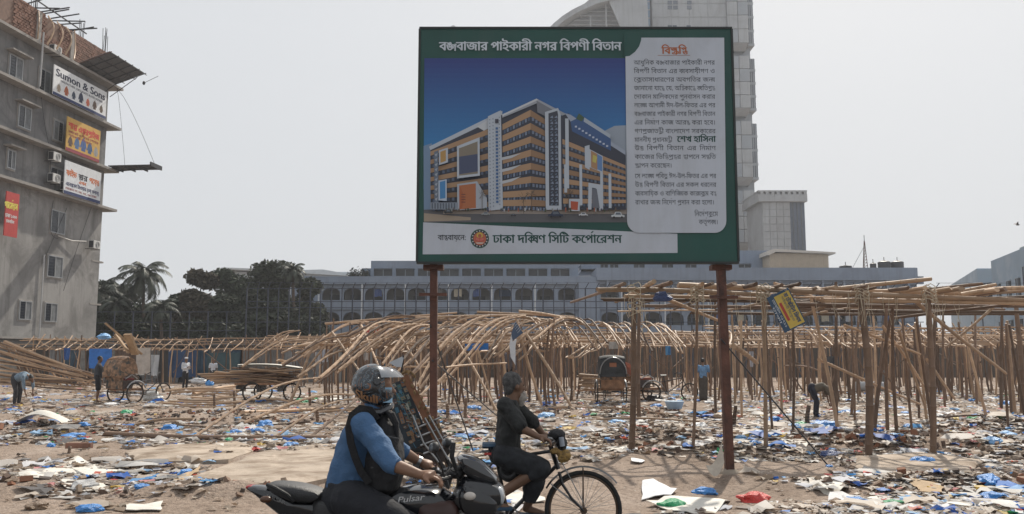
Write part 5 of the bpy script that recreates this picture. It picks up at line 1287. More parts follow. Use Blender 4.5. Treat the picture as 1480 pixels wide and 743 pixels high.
# ================================================================ billboard
YBD = 12.0
BL, BR, BT, BB = 603, 1067, 43, 378
pbl, pbr, ptl = px(BL, BB, YBD), px(BR, BB, YBD), px(606, BT, YBD)
BW, BH = pbr.x - pbl.x - .02, px(835, 42, YBD).z - pbl.z
x_off = (pbl.x + pbr.x) / 2 - BW / 2
bd = thing('billboard', 'large green Bengali notice billboard with a market building picture on two steel posts', 'billboard', ((pbl.x + pbr.x) / 2, YBD, 0))
def BP(u, v): return x_off + (u - 603) / 464 * BW, pbl.z + (378 - v) / 335.5 * BH      # photo pixel on the board -> board x, z
# photo pixels drift with the slight perspective of the board
def bpx(u, v):
    t = (378 - v) / 335.0; l = 603 + 6 * t; r = 1067 - 6 * t
    return BP(603 + (u - l) / (r - l) * 464, v)
M_green = mat('billboard_green', (.006, .062, .050), .5, .2, .8, .25, bscale=1.5, streak=((.03, .07, .06), .5))
M_panelw = mat('billboard_white', (.47, .50, .56), .5, .07, .6, .25, bscale=1.3, stain=((.40, .42, .46), 1.1, .5, .75), streak=((.36, .37, .38), .35))
b = MB(); b.bx(x_off, x_off + BW, YBD, YBD + .07, pbl.z, pbl.z + BH); b.build('board', M_green, bd)
b = MB()
for (x0, x1, z0, z1) in ((x_off - .02, x_off + BW + .02, pbl.z - .03, pbl.z), (x_off - .02, x_off + BW + .02, pbl.z + BH, pbl.z + BH + .03), (x_off - .03, x_off - .0005, pbl.z, pbl.z + BH), (x_off + BW + .0005, x_off + BW + .03, pbl.z, pbl.z + BH)): b.bx(x0, x1, YBD - .015, YBD + .1, z0, z1)
b.build('frame', pm('frame_black', (.02, .025, .025)), bd)
b = MB()
for k in range(6): x = x_off + BW * (k + .5) / 6; b.bx(x - .025, x + .025, YBD + .072, YBD + .12, pbl.z, pbl.z + BH)
o = b.build('back_bars', M_rust, bd); tag(o, kind='stuff')
class Paint:                           # flat print: coloured polygons, each a hair in front of the last
    def __init__(s, Y): s.b = MB(); s.Y = Y; s.k = 0
    def poly(s, pts, col, tr=bpx, lift=True):
        if lift: s.k += 1
        y = s.Y - .00012 * s.k; q = [tr(u, v) for u, v in pts]; s.b.col = col
        s.b.add([(a, y, z) for a, z in q], [list(range(len(q)))]); return s
    def rect(s, u0, v0, u1, v1, col): return s.poly([(u0, v1), (u1, v1), (u1, v0), (u0, v0)], col)
    def done(s, name, par): return s.b.build(name, attrmat('flat_print', .5), par, recalc=False)
def rnd(x0, y0, x1, y1, r, corners):
    pts = []
    for (cx, cy, a0, key) in ((x1 - r, y0 + r, -90, 'tr'), (x1 - r, y1 - r, 0, 'br'), (x0 + r, y1 - r, 90, 'bl'), (x0 + r, y0 + r, 180, 'tl')):
        if key in corners: pts += [(cx + r * math.cos(R(a0 + 90 * k / 6)), cy + r * math.sin(R(a0 + 90 * k / 6))) for k in range(7)]
        else: pts.append({'tr': (x1, y0), 'br': (x1, y1), 'bl': (x0, y1), 'tl': (x0, y0)}[key])
    return pts
def bpanel(pts, name, mt, y0, y1):
    b = MB(); b.prism([bpx(u, v) for u, v in pts], YBD - y1, YBD - y0); return b.build(name, mt, bd)
bpanel([(610, 368), (980, 366), (980, 339), (611, 323)], 'white_strip', M_panelw, .0005, .004)
bpanel(rnd(907, 56, 1051, 338, 17, ('br', 'bl')), 'notice_panel', M_panelw, .0145, .018)
# green tab corner over the top left of the notice panel
pts = [(905, 50), (931, 50), (931, 57)] + [(907 + 23 * math.cos(R(a)), 57 + 23 * 1.0 * math.sin(R(a))) for a in (0, 15, 30, 45, 60, 75, 90)] + [(905, 84)]
bpanel([(905, 50), (931, 50), (930, 60), (927, 69), (921, 77), (913, 83), (905, 84)], 'green_tab', M_green, .0185, .0200)
# --- picture
pt = Paint(YBD - .0045)
n = 26
for k in range(n):                     # printed blue sky
    t = k / (n - 1); c = (.02 + .012 * t, .04 + .2 * t, .19 + .32 * t)
    va, vb_ = 86 + 237 * k / n * .8, 86 + 237 * (k + 1) / n * .8
    pt.poly([(614 - (vb_ - 86) * .012, vb_), (907, vb_), (907, va), (614 - (va - 86) * .012, va)], c, lift=k == 0)
R_ = pt.rect; Q = pt.poly
TAN, TAN2, DK, GL, WH, GR = (.36, .225, .13), (.25, .15, .085), (.035, .04, .06), (.06, .09, .15), (.42, .46, .52), (.16, .17, .2)
Q([(870, 195), (890, 185), (907, 184), (907, 320), (870, 320)], (.28, .32, .38)); Q([(612, 214), (624, 210), (624, 310), (612, 310)], (.16, .24, .36))
R_(612, 305, 907, 323, (.10, .10, .11)); Q([(612, 310), (680, 316), (680, 320), (612, 322)], (.32, .26, .2)); R_(640, 303, 907, 311, (.3, .26, .23))
# left wing between u 622 and 706 : top edge rises to the right
Q([(622, 216), (706, 180), (706, 305), (622, 305)], DK); Q([(620, 215), (725, 164), (727, 170), (622, 220)], WH); Q([(690, 186), (727, 163), (727, 178), (700, 192)], (.5, .52, .55))
for k in range(7):
    t = k / 7; y0l, y0r = 222 + k * 12.3, 189 + k * 17.5
    Q([(622, y0l), (708, y0r), (708, y0r + 8), (622, y0l + 6.2)], TAN if k != 5 else TAN2)
    for j in range(12): u = 625 + j * 7; a = y0l + (y0r - y0l) * (u - 622) / 86 + 7; Q([(u, a + .3), (u + 3.6, a + .0), (u + 3.6, a + 4.4), (u, a + 4.3)], GL if j % 2 else (.10, .13, .2))
# central tan balcony block, two faces meeting at the sharp corner u 770
Q([(725, 170), (776, 148), (797, 162), (797, 306), (725, 306)], DK)
for k in range(8):
    yl, ym, yr = 183 + k * 16.2, 162 + k * 19.2, 176 + k * 17
    if k == 7: yl, ym, yr = 292, 291, 293
    Q([(727, yl), (768, ym), (768, ym + 9.5), (727, yl + 8.5)], TAN); Q([(768, ym), (790, yr), (790, yr + 8), (768, ym + 9.5)], TAN2)
    for j in range(9): u = 729 + j * 4.4; a = yl + (ym - yl) * (u - 727) / 41 + 9.5; Q([(u, a), (u + 2.8, a - 1), (u + 2.8, a + 4.2), (u, a + 5)], (.16, .2, .28) if j % 2 else GL)
    for j in range(4): u = 770 + j * 5; a = ym + (yr - ym) * (u - 768) / 22 + 10; Q([(u, a), (u + 3.2, a + .6), (u + 3.2, a + 5), (u, a + 5)], (.14, .17, .24))
for k in range(3): Q([(722, 232 + k * 17), (754, 225 + k * 16.5), (740, 232 + k * 16.8), (722, 236 + k * 17)], (.45, .47, .5))
Q([(727, 170), (777, 146), (823, 170), (823, 175), (777, 153), (727, 174)], (.30, .32, .36)); Q([(727, 169), (777, 146), (779, 148), (727, 172)], (.5, .52, .55)); Q([(777, 149), (800, 162), (790, 172), (778, 166)], GR)
# white pierced pier u 706-727 with a vertical sign
Q([(706, 172), (725, 163), (727, 305), (706, 307)], WH)
for k in range(26):
    for j in range(4):
        if j == 2: continue
        R_(708 + j * 4.6, 176 + k * 5 - j * 1.2, 709.6 + j * 4.6, 177.6 + k * 5 - j * 1.2, (.2, .23, .28)) if k % 1 == 0 else None
for k in range(22): R_(717.2, 188 + k * 5, 720.6, 191.2 + k * 5, (.06, .13, .28)); 
R_(716.5, 176, 721.5, 182, (.05, .05, .07))
# patterned tower strip u 789-812
Q([(789, 166), (808, 160), (812, 170), (812, 306), (789, 306)], WH); Q([(794, 168), (807, 164), (808, 170), (808, 300), (794, 300)], DK)
for k in range(15):
    for j in range(2): u, v = 796 + j * 6.4, 174 + k * 8.6; Q([(u, v), (u + 4, v - 3), (u + 5, v + 1)], (.18, .22, .3)); Q([(u, v + 4), (u + 4, v + 2), (u + 2, v + 6)], (.1, .14, .2))
# right wing u 812-905, descending
Q([(812, 172), (823, 168), (905, 226), (905, 306), (812, 306)], DK); Q([(818, 168), (826, 170), (905, 222), (905, 228), (840, 186), (826, 180)], (.3, .34, .42))
Q([(826, 180), (842, 172), (884, 205), (884, 222), (828, 194)], (.04, .09, .22)); Q([(838, 168), (846, 174), (842, 180), (834, 176)], (.05, .09, .05)); Q([(846, 174), (884, 199), (883, 204), (845, 180)], (.35, .4, .46))
for k in range(7):
    yl, yr = 205 + k * 14.2, 243 + k * 8.2
    Q([(814, yl), (905, yr), (905, yr + 4.6), (814, yl + 7.4)], TAN if k % 2 == 0 else TAN2)
    for j in range(16): u = 815 + j * 5.6; a = yl + (yr - yl) * (u - 814) / 91 + 7.5 - 2.6 * (u - 814) / 91; Q([(u, a), (u + 3, a + 1.0), (u + 3, a + 4.2), (u, a + 4)], GL if j % 2 else (.12, .15, .2))
for (u0, v0, u1, v1) in ((818, 176, 823, 276), (838, 242, 842, 300), (868, 250, 872, 300), (880, 255, 884, 304), (816, 242, 820, 282)): R_(u0, v0, u1, v1, WH)
Q([(846, 216), (853, 214), (853, 250), (846, 246)], WH); Q([(853, 220), (872, 230), (872, 254), (853, 246)], (.42, .45, .5)); Q([(855, 222), (864, 227), (864, 250), (855, 246)], (.35, .2, .1)); Q([(864, 227), (871, 231), (871, 252), (864, 249)], (.1, .2, .4)); Q([(858, 228), (864, 231), (862, 240), (857, 238)], (.45, .4, .1))
for u in range(832, 880, 5): R_(u, 184 + (u - 828) * .62, u + 3, 186.5 + (u - 828) * .62, (.45, .5, .6))
Q([(851, 268), (870, 271), (872, 306), (866, 306), (862, 276), (856, 275), (855, 306), (850, 306)], WH); Q([(856, 276), (863, 277), (867, 304), (856, 304)], (.12, .13, .16))
Q([(822, 291), (838, 291), (838, 308), (822, 308)], WH); Q([(825, 294), (836, 295), (835, 307), (825, 306)], (.38, .07, .03))
# framed panel and orange gate on the left wing
Q([(661, 216), (694, 203), (694, 258), (661, 262)], WH); Q([(664, 219), (691, 209), (691, 255), (664, 258)], (.20, .17, .13)); Q([(664, 231), (691, 227), (691, 252), (664, 256)], (.055, .07, .13))
Q([(661, 270), (690, 266), (704, 290), (704, 304), (661, 307)], (.34, .37, .42)); Q([(664, 272), (688, 269), (688, 304), (664, 306)], (.36, .12, .045)); Q([(666, 274), (672, 290), (668, 304), (664, 306), (664, 274)], (.33, .09, .03))
for k in range(4): R_(667, 284 + k * 3.6, 673, 285.4 + k * 3.6, (.15, .05, .03))
Q([(635, 222), (648, 218), (648, 239), (635, 243)], WH); Q([(637, 224), (645, 221), (645, 237), (637, 240)], (.4, .24, .08)); Q([(634, 265), (646, 263), (646, 294), (634, 293)], (.4, .46, .55)); Q([(636, 267), (644, 265), (644, 290), (636, 291)], (.05, .2, .42))
Q([(628, 224), (634, 222), (634, 296), (628, 296)], (.12, .15, .2))
for k in range(10): Q([(628.5, 228 + k * 7), (633, 226 + k * 7), (631, 231 + k * 7)], (.3, .33, .38))
R_(622, 296, 662, 306, (.2, .23, .28))
for k in range(9): R_(624 + k * 4, 297, 626 + k * 4, 305, (.08, .1, .13))
rr = random.Random(4)
for k in range(44):
    u = rr.uniform(640, 900); R_(u, 303 + rr.uniform(0, 3), u + rr.uniform(.8, 2.4), 308 + rr.uniform(-1, 2), rr.choice([(.05, .07, .04), (.1, .07, .05), (.3, .1, .06), (.4, .4, .42), (.06, .06, .1)]))
for (u, v, w, h, c) in ((648, 309, 13, 6, (.03, .035, .04)), (702, 312, 12, 5, (.25, .27, .28)), (742, 314, 8, 4, (.02, .02, .03)), (803, 313, 22, 9, (.02, .03, .06)), (843, 313, 13, 5, (.5, .52, .55)), (893, 314, 19, 9, (.45, .48, .5))):
    Q([(u - w / 2, v + h * .3), (u - w / 2, v), (u - w * .3, v - h * .1), (u - w * .2, v - h * .5), (u + w * .2, v - h * .5), (u + w * .32, v - h * .05), (u + w / 2, v + .3), (u + w / 2, v + h * .3)], c)
    Q([(u - w * .2, v - h * .05), (u - w * .14, v - h * .4), (u + w * .16, v - h * .4), (u + w * .24, v - h * .05)], (.1, .12, .15)); 
    for s_ in (-.3, .3): Q([(u + s_ * w + h * .16 * math.cos(q * .9), v + h * .32 + h * .16 * math.sin(q * .9)) for q in range(7)], (.015, .015, .015))
for (u, v) in ((697, 285), (757, 290), (768, 284), (822, 285)):
    for k in range(16): a = rr.uniform(0, 6.28); q = rr.uniform(2, 9); Q([(u, v), (u + math.cos(a) * q, v + math.sin(a) * q - 2), (u + math.cos(a) * q + .8, v + math.sin(a) * q - 1)], (.10, .075, .055))
    R_(u - .4, v, u + .4, v + 22, (.1, .075, .055))
pt.done('picture_print', bd)
# --- lettering
def TB(off): return lambda a, c, k: (a, YBD - off - k, c)
def btext(t, u0, u1, vbase, hpx, off, colr, bold=0, nm='lettering', al='l'):
    m = MB(); x0, z = bpx(u0, vbase); x1, _ = bpx(u1, vbase); add_text(m, t, x0, z, hpx * BH / 335.5, TB(off), width=x1 - x0, bold=bold)
    return m.build(nm, pm('ink_%02x%02x%02x' % tuple(int(q * 255) for q in colr), colr), bd, recalc=False)
btext('বঙ্গবাজার পাইকারী নগর বিপণী বিতান', 636, 901, 75, 19, .021, (.55, .60, .65), .006)
INK, INKG = (.035, .04, .05), (.01, .06, .05)
btext('বিজ্ঞপ্তি', 960, 997, 80, 15, .019, (.42, .11, .03), .005)
b = MB(); x0, z0 = bpx(954, 82.5); x1, _ = bpx(1001, 82.5); b.bx(x0, x1, YBD - .0195, YBD - .0185, z0, z0 + .006); b.build('underline', pm('ink_line', (.3, .12, .06)), bd)
lines = ["আধুনিক বঙ্গবাজার পাইকারী নগর", "বিপণী বিতান এর ব্যবসায়ীগণ ও", "ক্রেতাসাধারণের অবগতির জন্য", "জানানো যাচ্ছে যে, অগ্নিকাণ্ডে ক্ষতিগ্রস্ত", "দোকান মালিকদের পুনর্বাসন করার", "লক্ষ্যে আগামী ঈদ-উল-ফিতর এর পর",
         "বঙ্গবাজার পাইকারী নগর বিপণী বিতান", "এর নির্মাণ কাজ আরম্ভ করা হবে।", "গণপ্রজাতন্ত্রী বাংলাদেশ সরকারের", "মাননীয় প্রধানমন্ত্রী", "উক্ত বিপণী বিতান এর নির্মাণ", "কাজের ভিত্তিপ্রস্তর স্থাপনে সম্মতি", "জ্ঞাপন করেছেন।",
         "সে লক্ষ্যে পবিত্র ঈদ-উল-ফিতর এর পর", "উক্ত বিপণী বিতান এর সকল ধরনের", "ব্যবসায়িক ও বাণিজ্যিক কার্যক্রম বন্ধ", "রাখার জন্য নির্দেশ প্রদান করা হলো।"]
vs_ = [96, 108.5, 121, 133.5, 146, 158.5, 171, 183.5, 196, 208.5, 220.5, 233, 245.5, 260.5, 273, 285.5, 298]
for t, v in zip(lines, vs_):
    u1 = {9: 974, 12: 973, 16: 1034}.get(lines.index(t), 1037)
    ws = t.split(' '); m = MB(); wid = [shape(w)[1] for w in ws]; x0, z = bpx(919, v); x1, _ = bpx(u1, v); h = 9.6 * BH / 335.5
    k = min(1, (x1 - x0) / (sum(wid) * h + .3 * h * (len(ws) - 1))) ; gap = ((x1 - x0) - sum(wid) * h * k) / max(1, len(ws) - 1); x = x0
    for w, wd_ in zip(ws, wid): add_text(m, w, x, z, h, TB(.019), width=wd_ * h * k); x += wd_ * h * k + gap
    m.build('lettering', pm('ink_dark', INK), bd, recalc=False)
btext('শেখ হাসিনা', 981, 1037, 208.5, 12.5, .019, INKG, .004)
btext('নির্দেশক্রমে', 1005, 1039, 314.5, 10, .019, INK); btext('কর্তৃপক্ষ।', 1011, 1039, 326, 10, .019, INK)
btext('বাস্তবায়নে:', 632, 673, 348, 11, .0045, INK, .002); btext('ঢাকা দক্ষিণ সিটি কর্পোরেশন', 712, 899, 352, 17, .0045, INKG, .005)
em = Paint(YBD - .0046)
def disc(u, v, r, c, n=28): em.poly([(u + r * math.cos(6.2832 * k / n), v + r * math.sin(6.2832 * k / n)) for k in range(n)], c)
disc(693, 346, 13.5, (.02, .06, .05)); disc(693, 346, 12.9, (.03, .12, .08)); disc(693, 346, 12.3, (.03, .03, .04)); disc(693, 346, 9.2, (.42, .12, .06)); disc(693, 341.5, 4.5, (.5, .35, .06)); disc(693, 342, 2.6, (.35, .1, .05))
for s_ in (-1, 1): em.poly([(693, 345), (693 + s_ * 6.5, 343.5), (693 + s_ * 6.5, 349), (693, 350.5)], (.38, .05, .05)); em.poly([(693 + s_ * .4, 346), (693 + s_ * 5.8, 344.4), (693 + s_ * 5.8, 348), (693 + s_ * .4, 349.5)], (.5, .14, .1))
em.poly([(687, 351.5), (699, 351.5), (697, 353), (689, 353)], (.55, .5, .45))
for k in range(16):
    a = 6.2832 * k / 16; u, v = 693 + 10.8 * math.cos(a), 346 + 10.8 * math.sin(a); em.poly([(u - .8, v - .8), (u + .8, v - .8), (u + .8, v + .8), (u - .8, v + .8)], (.5, .52, .5))
em.done('emblem', bd)
# posts and cross bars
for (ub, vb_, ut, w, nm) in ((627, 655, 627, 13, 0), (1055, 686, 1041, 14.5, 1)):
    p = G(ub, vb_) if nm else px(627, 700, YBD + .2); q = px(ut, 372, YBD + .2); r = w * .5 * YBD / F
    p = Vector((px(ub, vb_, YBD + .2).x, YBD + .2, -.2))
    b = MB(); d = q - p; qq = d.to_track_quat('Z', 'Y').to_matrix().to_4x4(); b.box((p + q) / 2, (r * 2, r * 1.6, d.length), qq); b.build('steel_post', M_rust, bd, bevel=.006)
    b = MB(); z = px(ut, 425 + 4 * nm, YBD).z; b.bx(q.x - .19 + .0 * nm, q.x + .2, YBD + .06, YBD + .1, z - .02, z + .02); b.build('cross_bar', M_rust, bd)
    b = MB(); b.bx(q.x - .14, q.x + .14, YBD + .1, YBD + .3, pbl.z - .1, pbl.z - .032); b.build('post_bracket', M_rust, bd)
M_mort = pm('concrete_foot', (.3, .25, .2), .95)
b = MB(); p = px(1055, 686, YBD + .2); b.sph((p.x, YBD + .2, .0), (.17, .17, .12), 10, 6); b.build('foot', M_mort, bd, True)
b = MB(); x, z = bpx(656, 43); b.ring((x, YBD + .03, z + .035), .03, .005, 'y', 14, 4); b.build('hook', M_iron, bd)
for (a, c, lb_) in ((px(1042, 490, YBD + .1), G(1198, 677), 'steel guy wire running from the right billboard post down to the dirt at right'), (px(622, 470, YBD + .1), G(684, 655), 'steep guy wire on the left billboard post'), (px(625, 521, YBD + .1), G(735, 622), 'shallow guy wire crossing behind the old cyclist')):
    b = MB(); b.tube([a, c], .012, 5); tag(b.build('guy_wire', M_iron, None), lb_, 'wire')
bag(1198, 678, 10, 'blue', 'tiny blue bag tied at the foot of the guy wire')
b = MB()                               # cloth draped at the foot of the right post
pa_, pb_, pc_, pd_ = px(1043, 640, 12.0), px(1047, 668, 11.95), px(1022, 680, 11.95), px(1014, 668, 12.1)
def dr(u, v): 
    t = pa_.lerp(pb_, v); s = pd_.lerp(pc_, v); q = t.lerp(s, u); q.y -= .25 * u * (1 - .5 * v); q.z += -.12 * math.sin(u * 3.1) ; q.z = max(q.z, .02 + gh(q.x, q.y)); return q
b.sheet(dr, 8, 6); b.sheet(lambda u, v: dr(u, v) + Vector((0, .01, 0)), 8, 6); tag(b.build('cloth', mat('dirty_cloth', (.5, .45, .38), .85, .2, 6, .3), None, True, recalc=False), 'dirty white cloth draped at the foot of the right billboard post', 'cloth')
# ================================================================ people, vehicles
def remesh(b, name, mt, par, voxel=.01, smooth=3, disp=0, dscale=9, **kw):
    me = b.mesh(name, mt, wloc(par)); o = bpy.data.objects.new(name, me); TS_.collection.objects.link(o)
    m = o.modifiers.new('r', 'REMESH'); m.mode = 'VOXEL'; m.voxel_size = voxel
    s = o.modifiers.new('s', 'SMOOTH'); s.factor = .6; s.iterations = smooth
    TVL.update(); dg = TVL.depsgraph; dg.update()
    me2 = bpy.data.meshes.new_from_object(o.evaluated_get(dg)); me2.name = name
    bpy.data.objects.remove(o)
    if disp:
        for v in me2.vertices:
            n = noise.noise(Vector((v.co.x * dscale, v.co.y * dscale, v.co.z * dscale * .45))) + .5 * noise.noise(v.co * dscale * 2.3)
            v.co += v.normal * n * disp
    me2.materials.clear(); me2.materials.append(mt)
    me2.polygons.foreach_set('use_smooth', [True] * len(me2.polygons))
    me2.polygons.foreach_set('material_index', [0] * len(me2.polygons))
    return link(name, me2, par, **kw)
def limb(b, pts, rs, n=10):
    for i in range(len(pts) - 1):
        a, c = Vector(pts[i]), Vector(pts[i + 1]); b.tube([a.lerp(c, t) for t in (0, .5, 1)], [rs[i], (rs[i] + rs[i + 1]) / 2 * 1.03, rs[i + 1]], n)
    for p, r in zip(pts, rs): b.sph(p, r * .99, n, 6)
def hand(b, wrist, tip, side, curl=.5, k=1.0, up=Vector((0, 0, 1))):
    """palm, four unequal fingers bent at the knuckles, thumb from the side"""
    w, t = Vector(wrist), Vector(tip); d = (t - w).normalized(); s = d.cross(up).normalized() * side; n = s.cross(d).normalized()
    if n.z > 0: n = -n
    c = w + d * .05 * k
    for q in (-.028, 0, .028): b.sph(c + s * q * k, (.026 * k,) * 3, 8, 6)
    b.tube([w, c, c + d * .03 * k], [.024 * k, .034 * k, .034 * k], 8)
    for i, (q, L) in enumerate(((-.032, .062), (-.011, .075), (.011, .08), (.033, .07))):
        p0 = c + d * .03 * k + s * q * k; p1 = p0 + (d + n * curl * .5).normalized() * L * .45 * k; p2 = p1 + (d * (1 - curl) + n * curl * 1.3).normalized() * L * .35 * k; p3 = p2 + (d * (.6 - curl) + n * curl * 1.6).normalized() * L * .3 * k
        b.tube([p0, p1, p2, p3], [.0115 * k, .0105 * k, .0095 * k, .0075 * k], 6)
    p0 = w + d * .03 * k + s * .035 * k; p1 = p0 + (d * .5 + s * .8 + n * .4).normalized() * .035 * k; p2 = p1 + (d * .9 + n * .5).normalized() * .03 * k
    b.tube([p0, p1, p2], [.014 * k, .012 * k, .009 * k], 6)
def head(b, c, face, k=1.0, up=Vector((0, 0, 1))):
    """skull, jaw, nose, brow, ears, neck side handled by the body"""
    c = Vector(c); f = Vector(face).normalized(); s = up.cross(f).normalized()
    Rm = Matrix((s, f, up)).transposed()
    b.sph(c + up * .02 * k, (.074 * k, .092 * k, .1 * k), 14, 10, Rm); b.sph(c + f * .028 * k - up * .055 * k, (.052 * k, .058 * k, .06 * k), 12, 8, Rm)
    b.tube([c + f * .088 * k + up * .015 * k, c + f * .112 * k - up * .018 * k, c + f * .085 * k - up * .026 * k], [.009 * k, .015 * k, .01 * k], 6)
    b.sph(c + f * .08 * k - up * .052 * k, (.022 * k, .012 * k, .009 * k), 8, 6, Rm)
    for q in (-1, 1): b.sph(c + s * .077 * k * q - up * .005 * k, (.011 * k, .02 * k, .03 * k), 8, 6, Rm); b.sph(c + f * .078 * k + s * .03 * k * q + up * .032 * k, (.022 * k, .01 * k, .007 * k), 6, 4, Rm)
    return Rm
SKIN = mat('brown_skin', (.16, .085, .05), .55, .12, 12)
SKIN2 = mat('light_brown_skin', (.24, .13, .08), .55, .12, 12)
HAIR = mat('black_hair', (.012, .011, .01), .6, .3, 30, .3)
def eyes(par, c, f, s, k=1):
    for q in (-1, 1):
        b = MB(); b.sph(Vector(c) + f * .082 * k + s * .03 * k * q + Vector((0, 0, .017 * k)), .009 * k, 8, 6); b.build('eye', pm('eye_dark', (.03, .02, .015), .2), par, True)
def figure(name, label, J, shirt, lower, voxel=.022, skin=None, k=1.0, sleeve=.5, legs=1.0, hair=HAIR, face=(1, 0, 0), cap=None, lungi=False, group=None):
    skin = skin or SKIN; V = {q: Vector(p) for q, p in J.items()}
    base = (V['anL'] + V['anR']) / 2; base.z = min(V['anL'].z, V['anR'].z) - .06
    t = thing('person', label, 'person', tuple(base), group)
    b = MB(); f = Vector(face).normalized(); s = Vector((0, 0, 1)).cross(f).normalized()
    head(b, V['head'], f, k)
    limb(b, [V['neck'], V['head'] - Vector((0, 0, .06 * k)) - f * .015], [.058 * k, .05 * k])
    limb(b, [V['pelvis'], V['chest'], V['neck']], [.12 * k, .125 * k, .06 * k])
    sh = []
    for q in 'LR':
        b.sph(V['sh' + q], .058 * k, 8, 6); limb(b, [V['chest'] + (V['sh' + q] - V['chest']) * .3, V['sh' + q]], [.09 * k, .056 * k])
        limb(b, [V['sh' + q], V['el' + q], V['wr' + q]], [.048 * k, .036 * k, .024 * k]); hand(b, V['wr' + q], V['ha' + q], 1 if q == 'L' else -1, .45, k)
        limb(b, [V['hip' + q], V['kn' + q], V['an' + q]], [.08 * k, .052 * k, .035 * k]); limb(b, [V['an' + q] - Vector((0, 0, .01)), V['toe' + q]], [.034 * k, .026 * k], 8)
    body = remesh(b, 'body', skin, t, voxel * .8, 2)
    eyes(t, V['head'], f, s, k)
    b = MB()
    for i in range(5):
        tt = i / 4; p = V['pelvis'].lerp(V['chest'], tt)
    limb(b, [V['pelvis'] + Vector((0, 0, -.02)), V['pelvis'].lerp(V['chest'], .5), V['chest']], [.145 * k, .142 * k, .15 * k], 12)
    limb(b, [V['chest'], V['neck'] - Vector((0, 0, .035 * k))], [.13 * k, .07 * k])
    for q in 'LR':
        limb(b, [V['chest'].lerp(V['sh' + q], .4), V['sh' + q]], [.11 * k, .068 * k]); e = V['sh' + q].lerp(V['el' + q], min(1, sleeve * 2)); pts = [V['sh' + q], e]; rs = [.068 * k, .062 * k]
        if sleeve > .5: pts.append(V['el' + q].lerp(V['wr' + q], (sleeve - .5) * 2)); rs[1] = .052 * k; rs.append(.042 * k)
        limb(b, pts, rs)
    remesh(b, 'shirt', shirt, t, voxel, 2, .006, 10)
    b = MB(); limb(b, [V['pelvis'] + Vector((0, 0, .05)), V['pelvis'] - Vector((0, 0, .03))], [.145 * k, .14 * k], 12)
    for q in 'LR':
        e = V['kn' + q].lerp(V['an' + q], max(0, (legs - .5) * 2)) if legs > .5 else V['hip' + q].lerp(V['kn' + q], legs * 2)
        pts = [V['hip' + q], V['kn' + q], e] if legs > .5 else [V['hip' + q], e]; limb(b, pts, ([.1 * k, .075 * k, .06 * k] if legs > .5 else [.1 * k, .085 * k]))
    if lungi:
        mL, mR = V['knL'], V['knR']; bot = (V['anL'] + V['anR']) / 2 + Vector((0, 0, .12)); limb(b, [V['pelvis'], (mL + mR) / 2, bot], [.15 * k, .15 * k, .15 * k], 12)
    remesh(b, 'lungi' if lungi else 'trousers', lower, t, voxel, 2, .006, 8)
    if hair:
        b = MB(); Rm = Matrix((s, f, Vector((0, 0, 1)))).transposed(); b.sph(V['head'] + Vector((0, 0, .038 * k)) - f * .014 * k, (.083 * k, .094 * k, .098 * k), 14, 10, Rm)
        remesh(b, 'hair', hair, t, .016, 1, .004, 40)
    if cap:
        b = MB(); c = V['head'] + Vector((0, 0, .07 * k)); b.tube([c, c + Vector((0, 0, .03)), c + Vector((0, 0, .06)), c + Vector((0, 0, .07))], [.092 * k, .092 * k, .08 * k, .03], 14); b.build('cap', cap, t, True)
    return t
def stand(u, vfoot, vhead, face, pose='stand'):
    """joint set of an upright figure from head-top and foot rows"""
    g = G(u, vfoot); Y = g.y; h = P(u, vhead, Y).z - g.z; k = h / 1.7; o = Vector((g.x, g.y, g.z)); f = Vector(face).normalized(); s = Vector((0, 0, 1)).cross(f)
    def q(x, y, z): return o + s * x * k + f * y * k + Vector((0, 0, z * k))
    J = dict(head=q(0, .03, 1.585), neck=q(0, 0, 1.44), chest=q(0, 0, 1.25), pelvis=q(0, -.01, .95), shL=q(.19, 0, 1.39), shR=q(-.19, 0, 1.39), elL=q(.24, -.03, 1.1), elR=q(-.24, -.03, 1.1), wrL=q(.25, .08, .86), wrR=q(-.25, .08, .86), haL=q(.25, .12, .76), haR=q(-.25, .12, .76),
             hipL=q(.09, 0, .9), hipR=q(-.09, 0, .9), knL=q(.1, .03, .5), knR=q(-.1, .02, .5), anL=q(.11, -.02, .08), anR=q(-.1, 0, .08), toeL=q(.13, .15, .03), toeR=q(-.12, .16, .03))
    if pose == 'reach': J['elR'] = q(-.22, .22, 1.18); J['wrR'] = q(-.15, .46, 1.2); J['haR'] = q(-.15, .56, 1.2)
    if pose == 'phone':
        for n_, x in (('L', 1), ('R', -1)): J['el' + n_] = q(.23 * x, .02, 1.12); J['wr' + n_] = q(.1 * x, .25, 1.18); J['ha' + n_] = q(.05 * x, .32, 1.24)
    if pose == 'bend':
        J.update(pelvis=q(0, -.1, .9), chest=q(0, .22, .98), neck=q(0, .4, .95), head=q(0, .52, .88), shL=q(.19, .34, .95), shR=q(-.19, .34, .95), elL=q(.2, .42, .66), elR=q(-.2, .4, .66), wrL=q(.16, .46, .42), wrR=q(-.16, .44, .42), haL=q(.14, .5, .32), haR=q(-.14, .5, .32), hipL=q(.09, -.1, .86), hipR=q(-.09, -.1, .86))
    return J, k
c_ = lambda n_, c: mat('fabric_' + n_, c, .85, .2, 9, .3, bscale=60)
def sp(u, vf, vh, face, pose, lb_, shirt, lower, **kw):
    J, k = stand(u, vf, vh, face, pose)
    if pose == 'bend': k = k
    return figure('person', lb_, J, shirt, lower, k=k, face=face if pose != 'bend' else (face[0], face[1], -.8), **kw)
sp(140, 584, 515, (1, .35, 0), 'reach', 'standing person in dark jacket and shorts holding the left rickshaw', c_('dark_grey', (.05, .055, .065)), c_('black', (.015, .015, .018)), legs=.5, sleeve=.9)
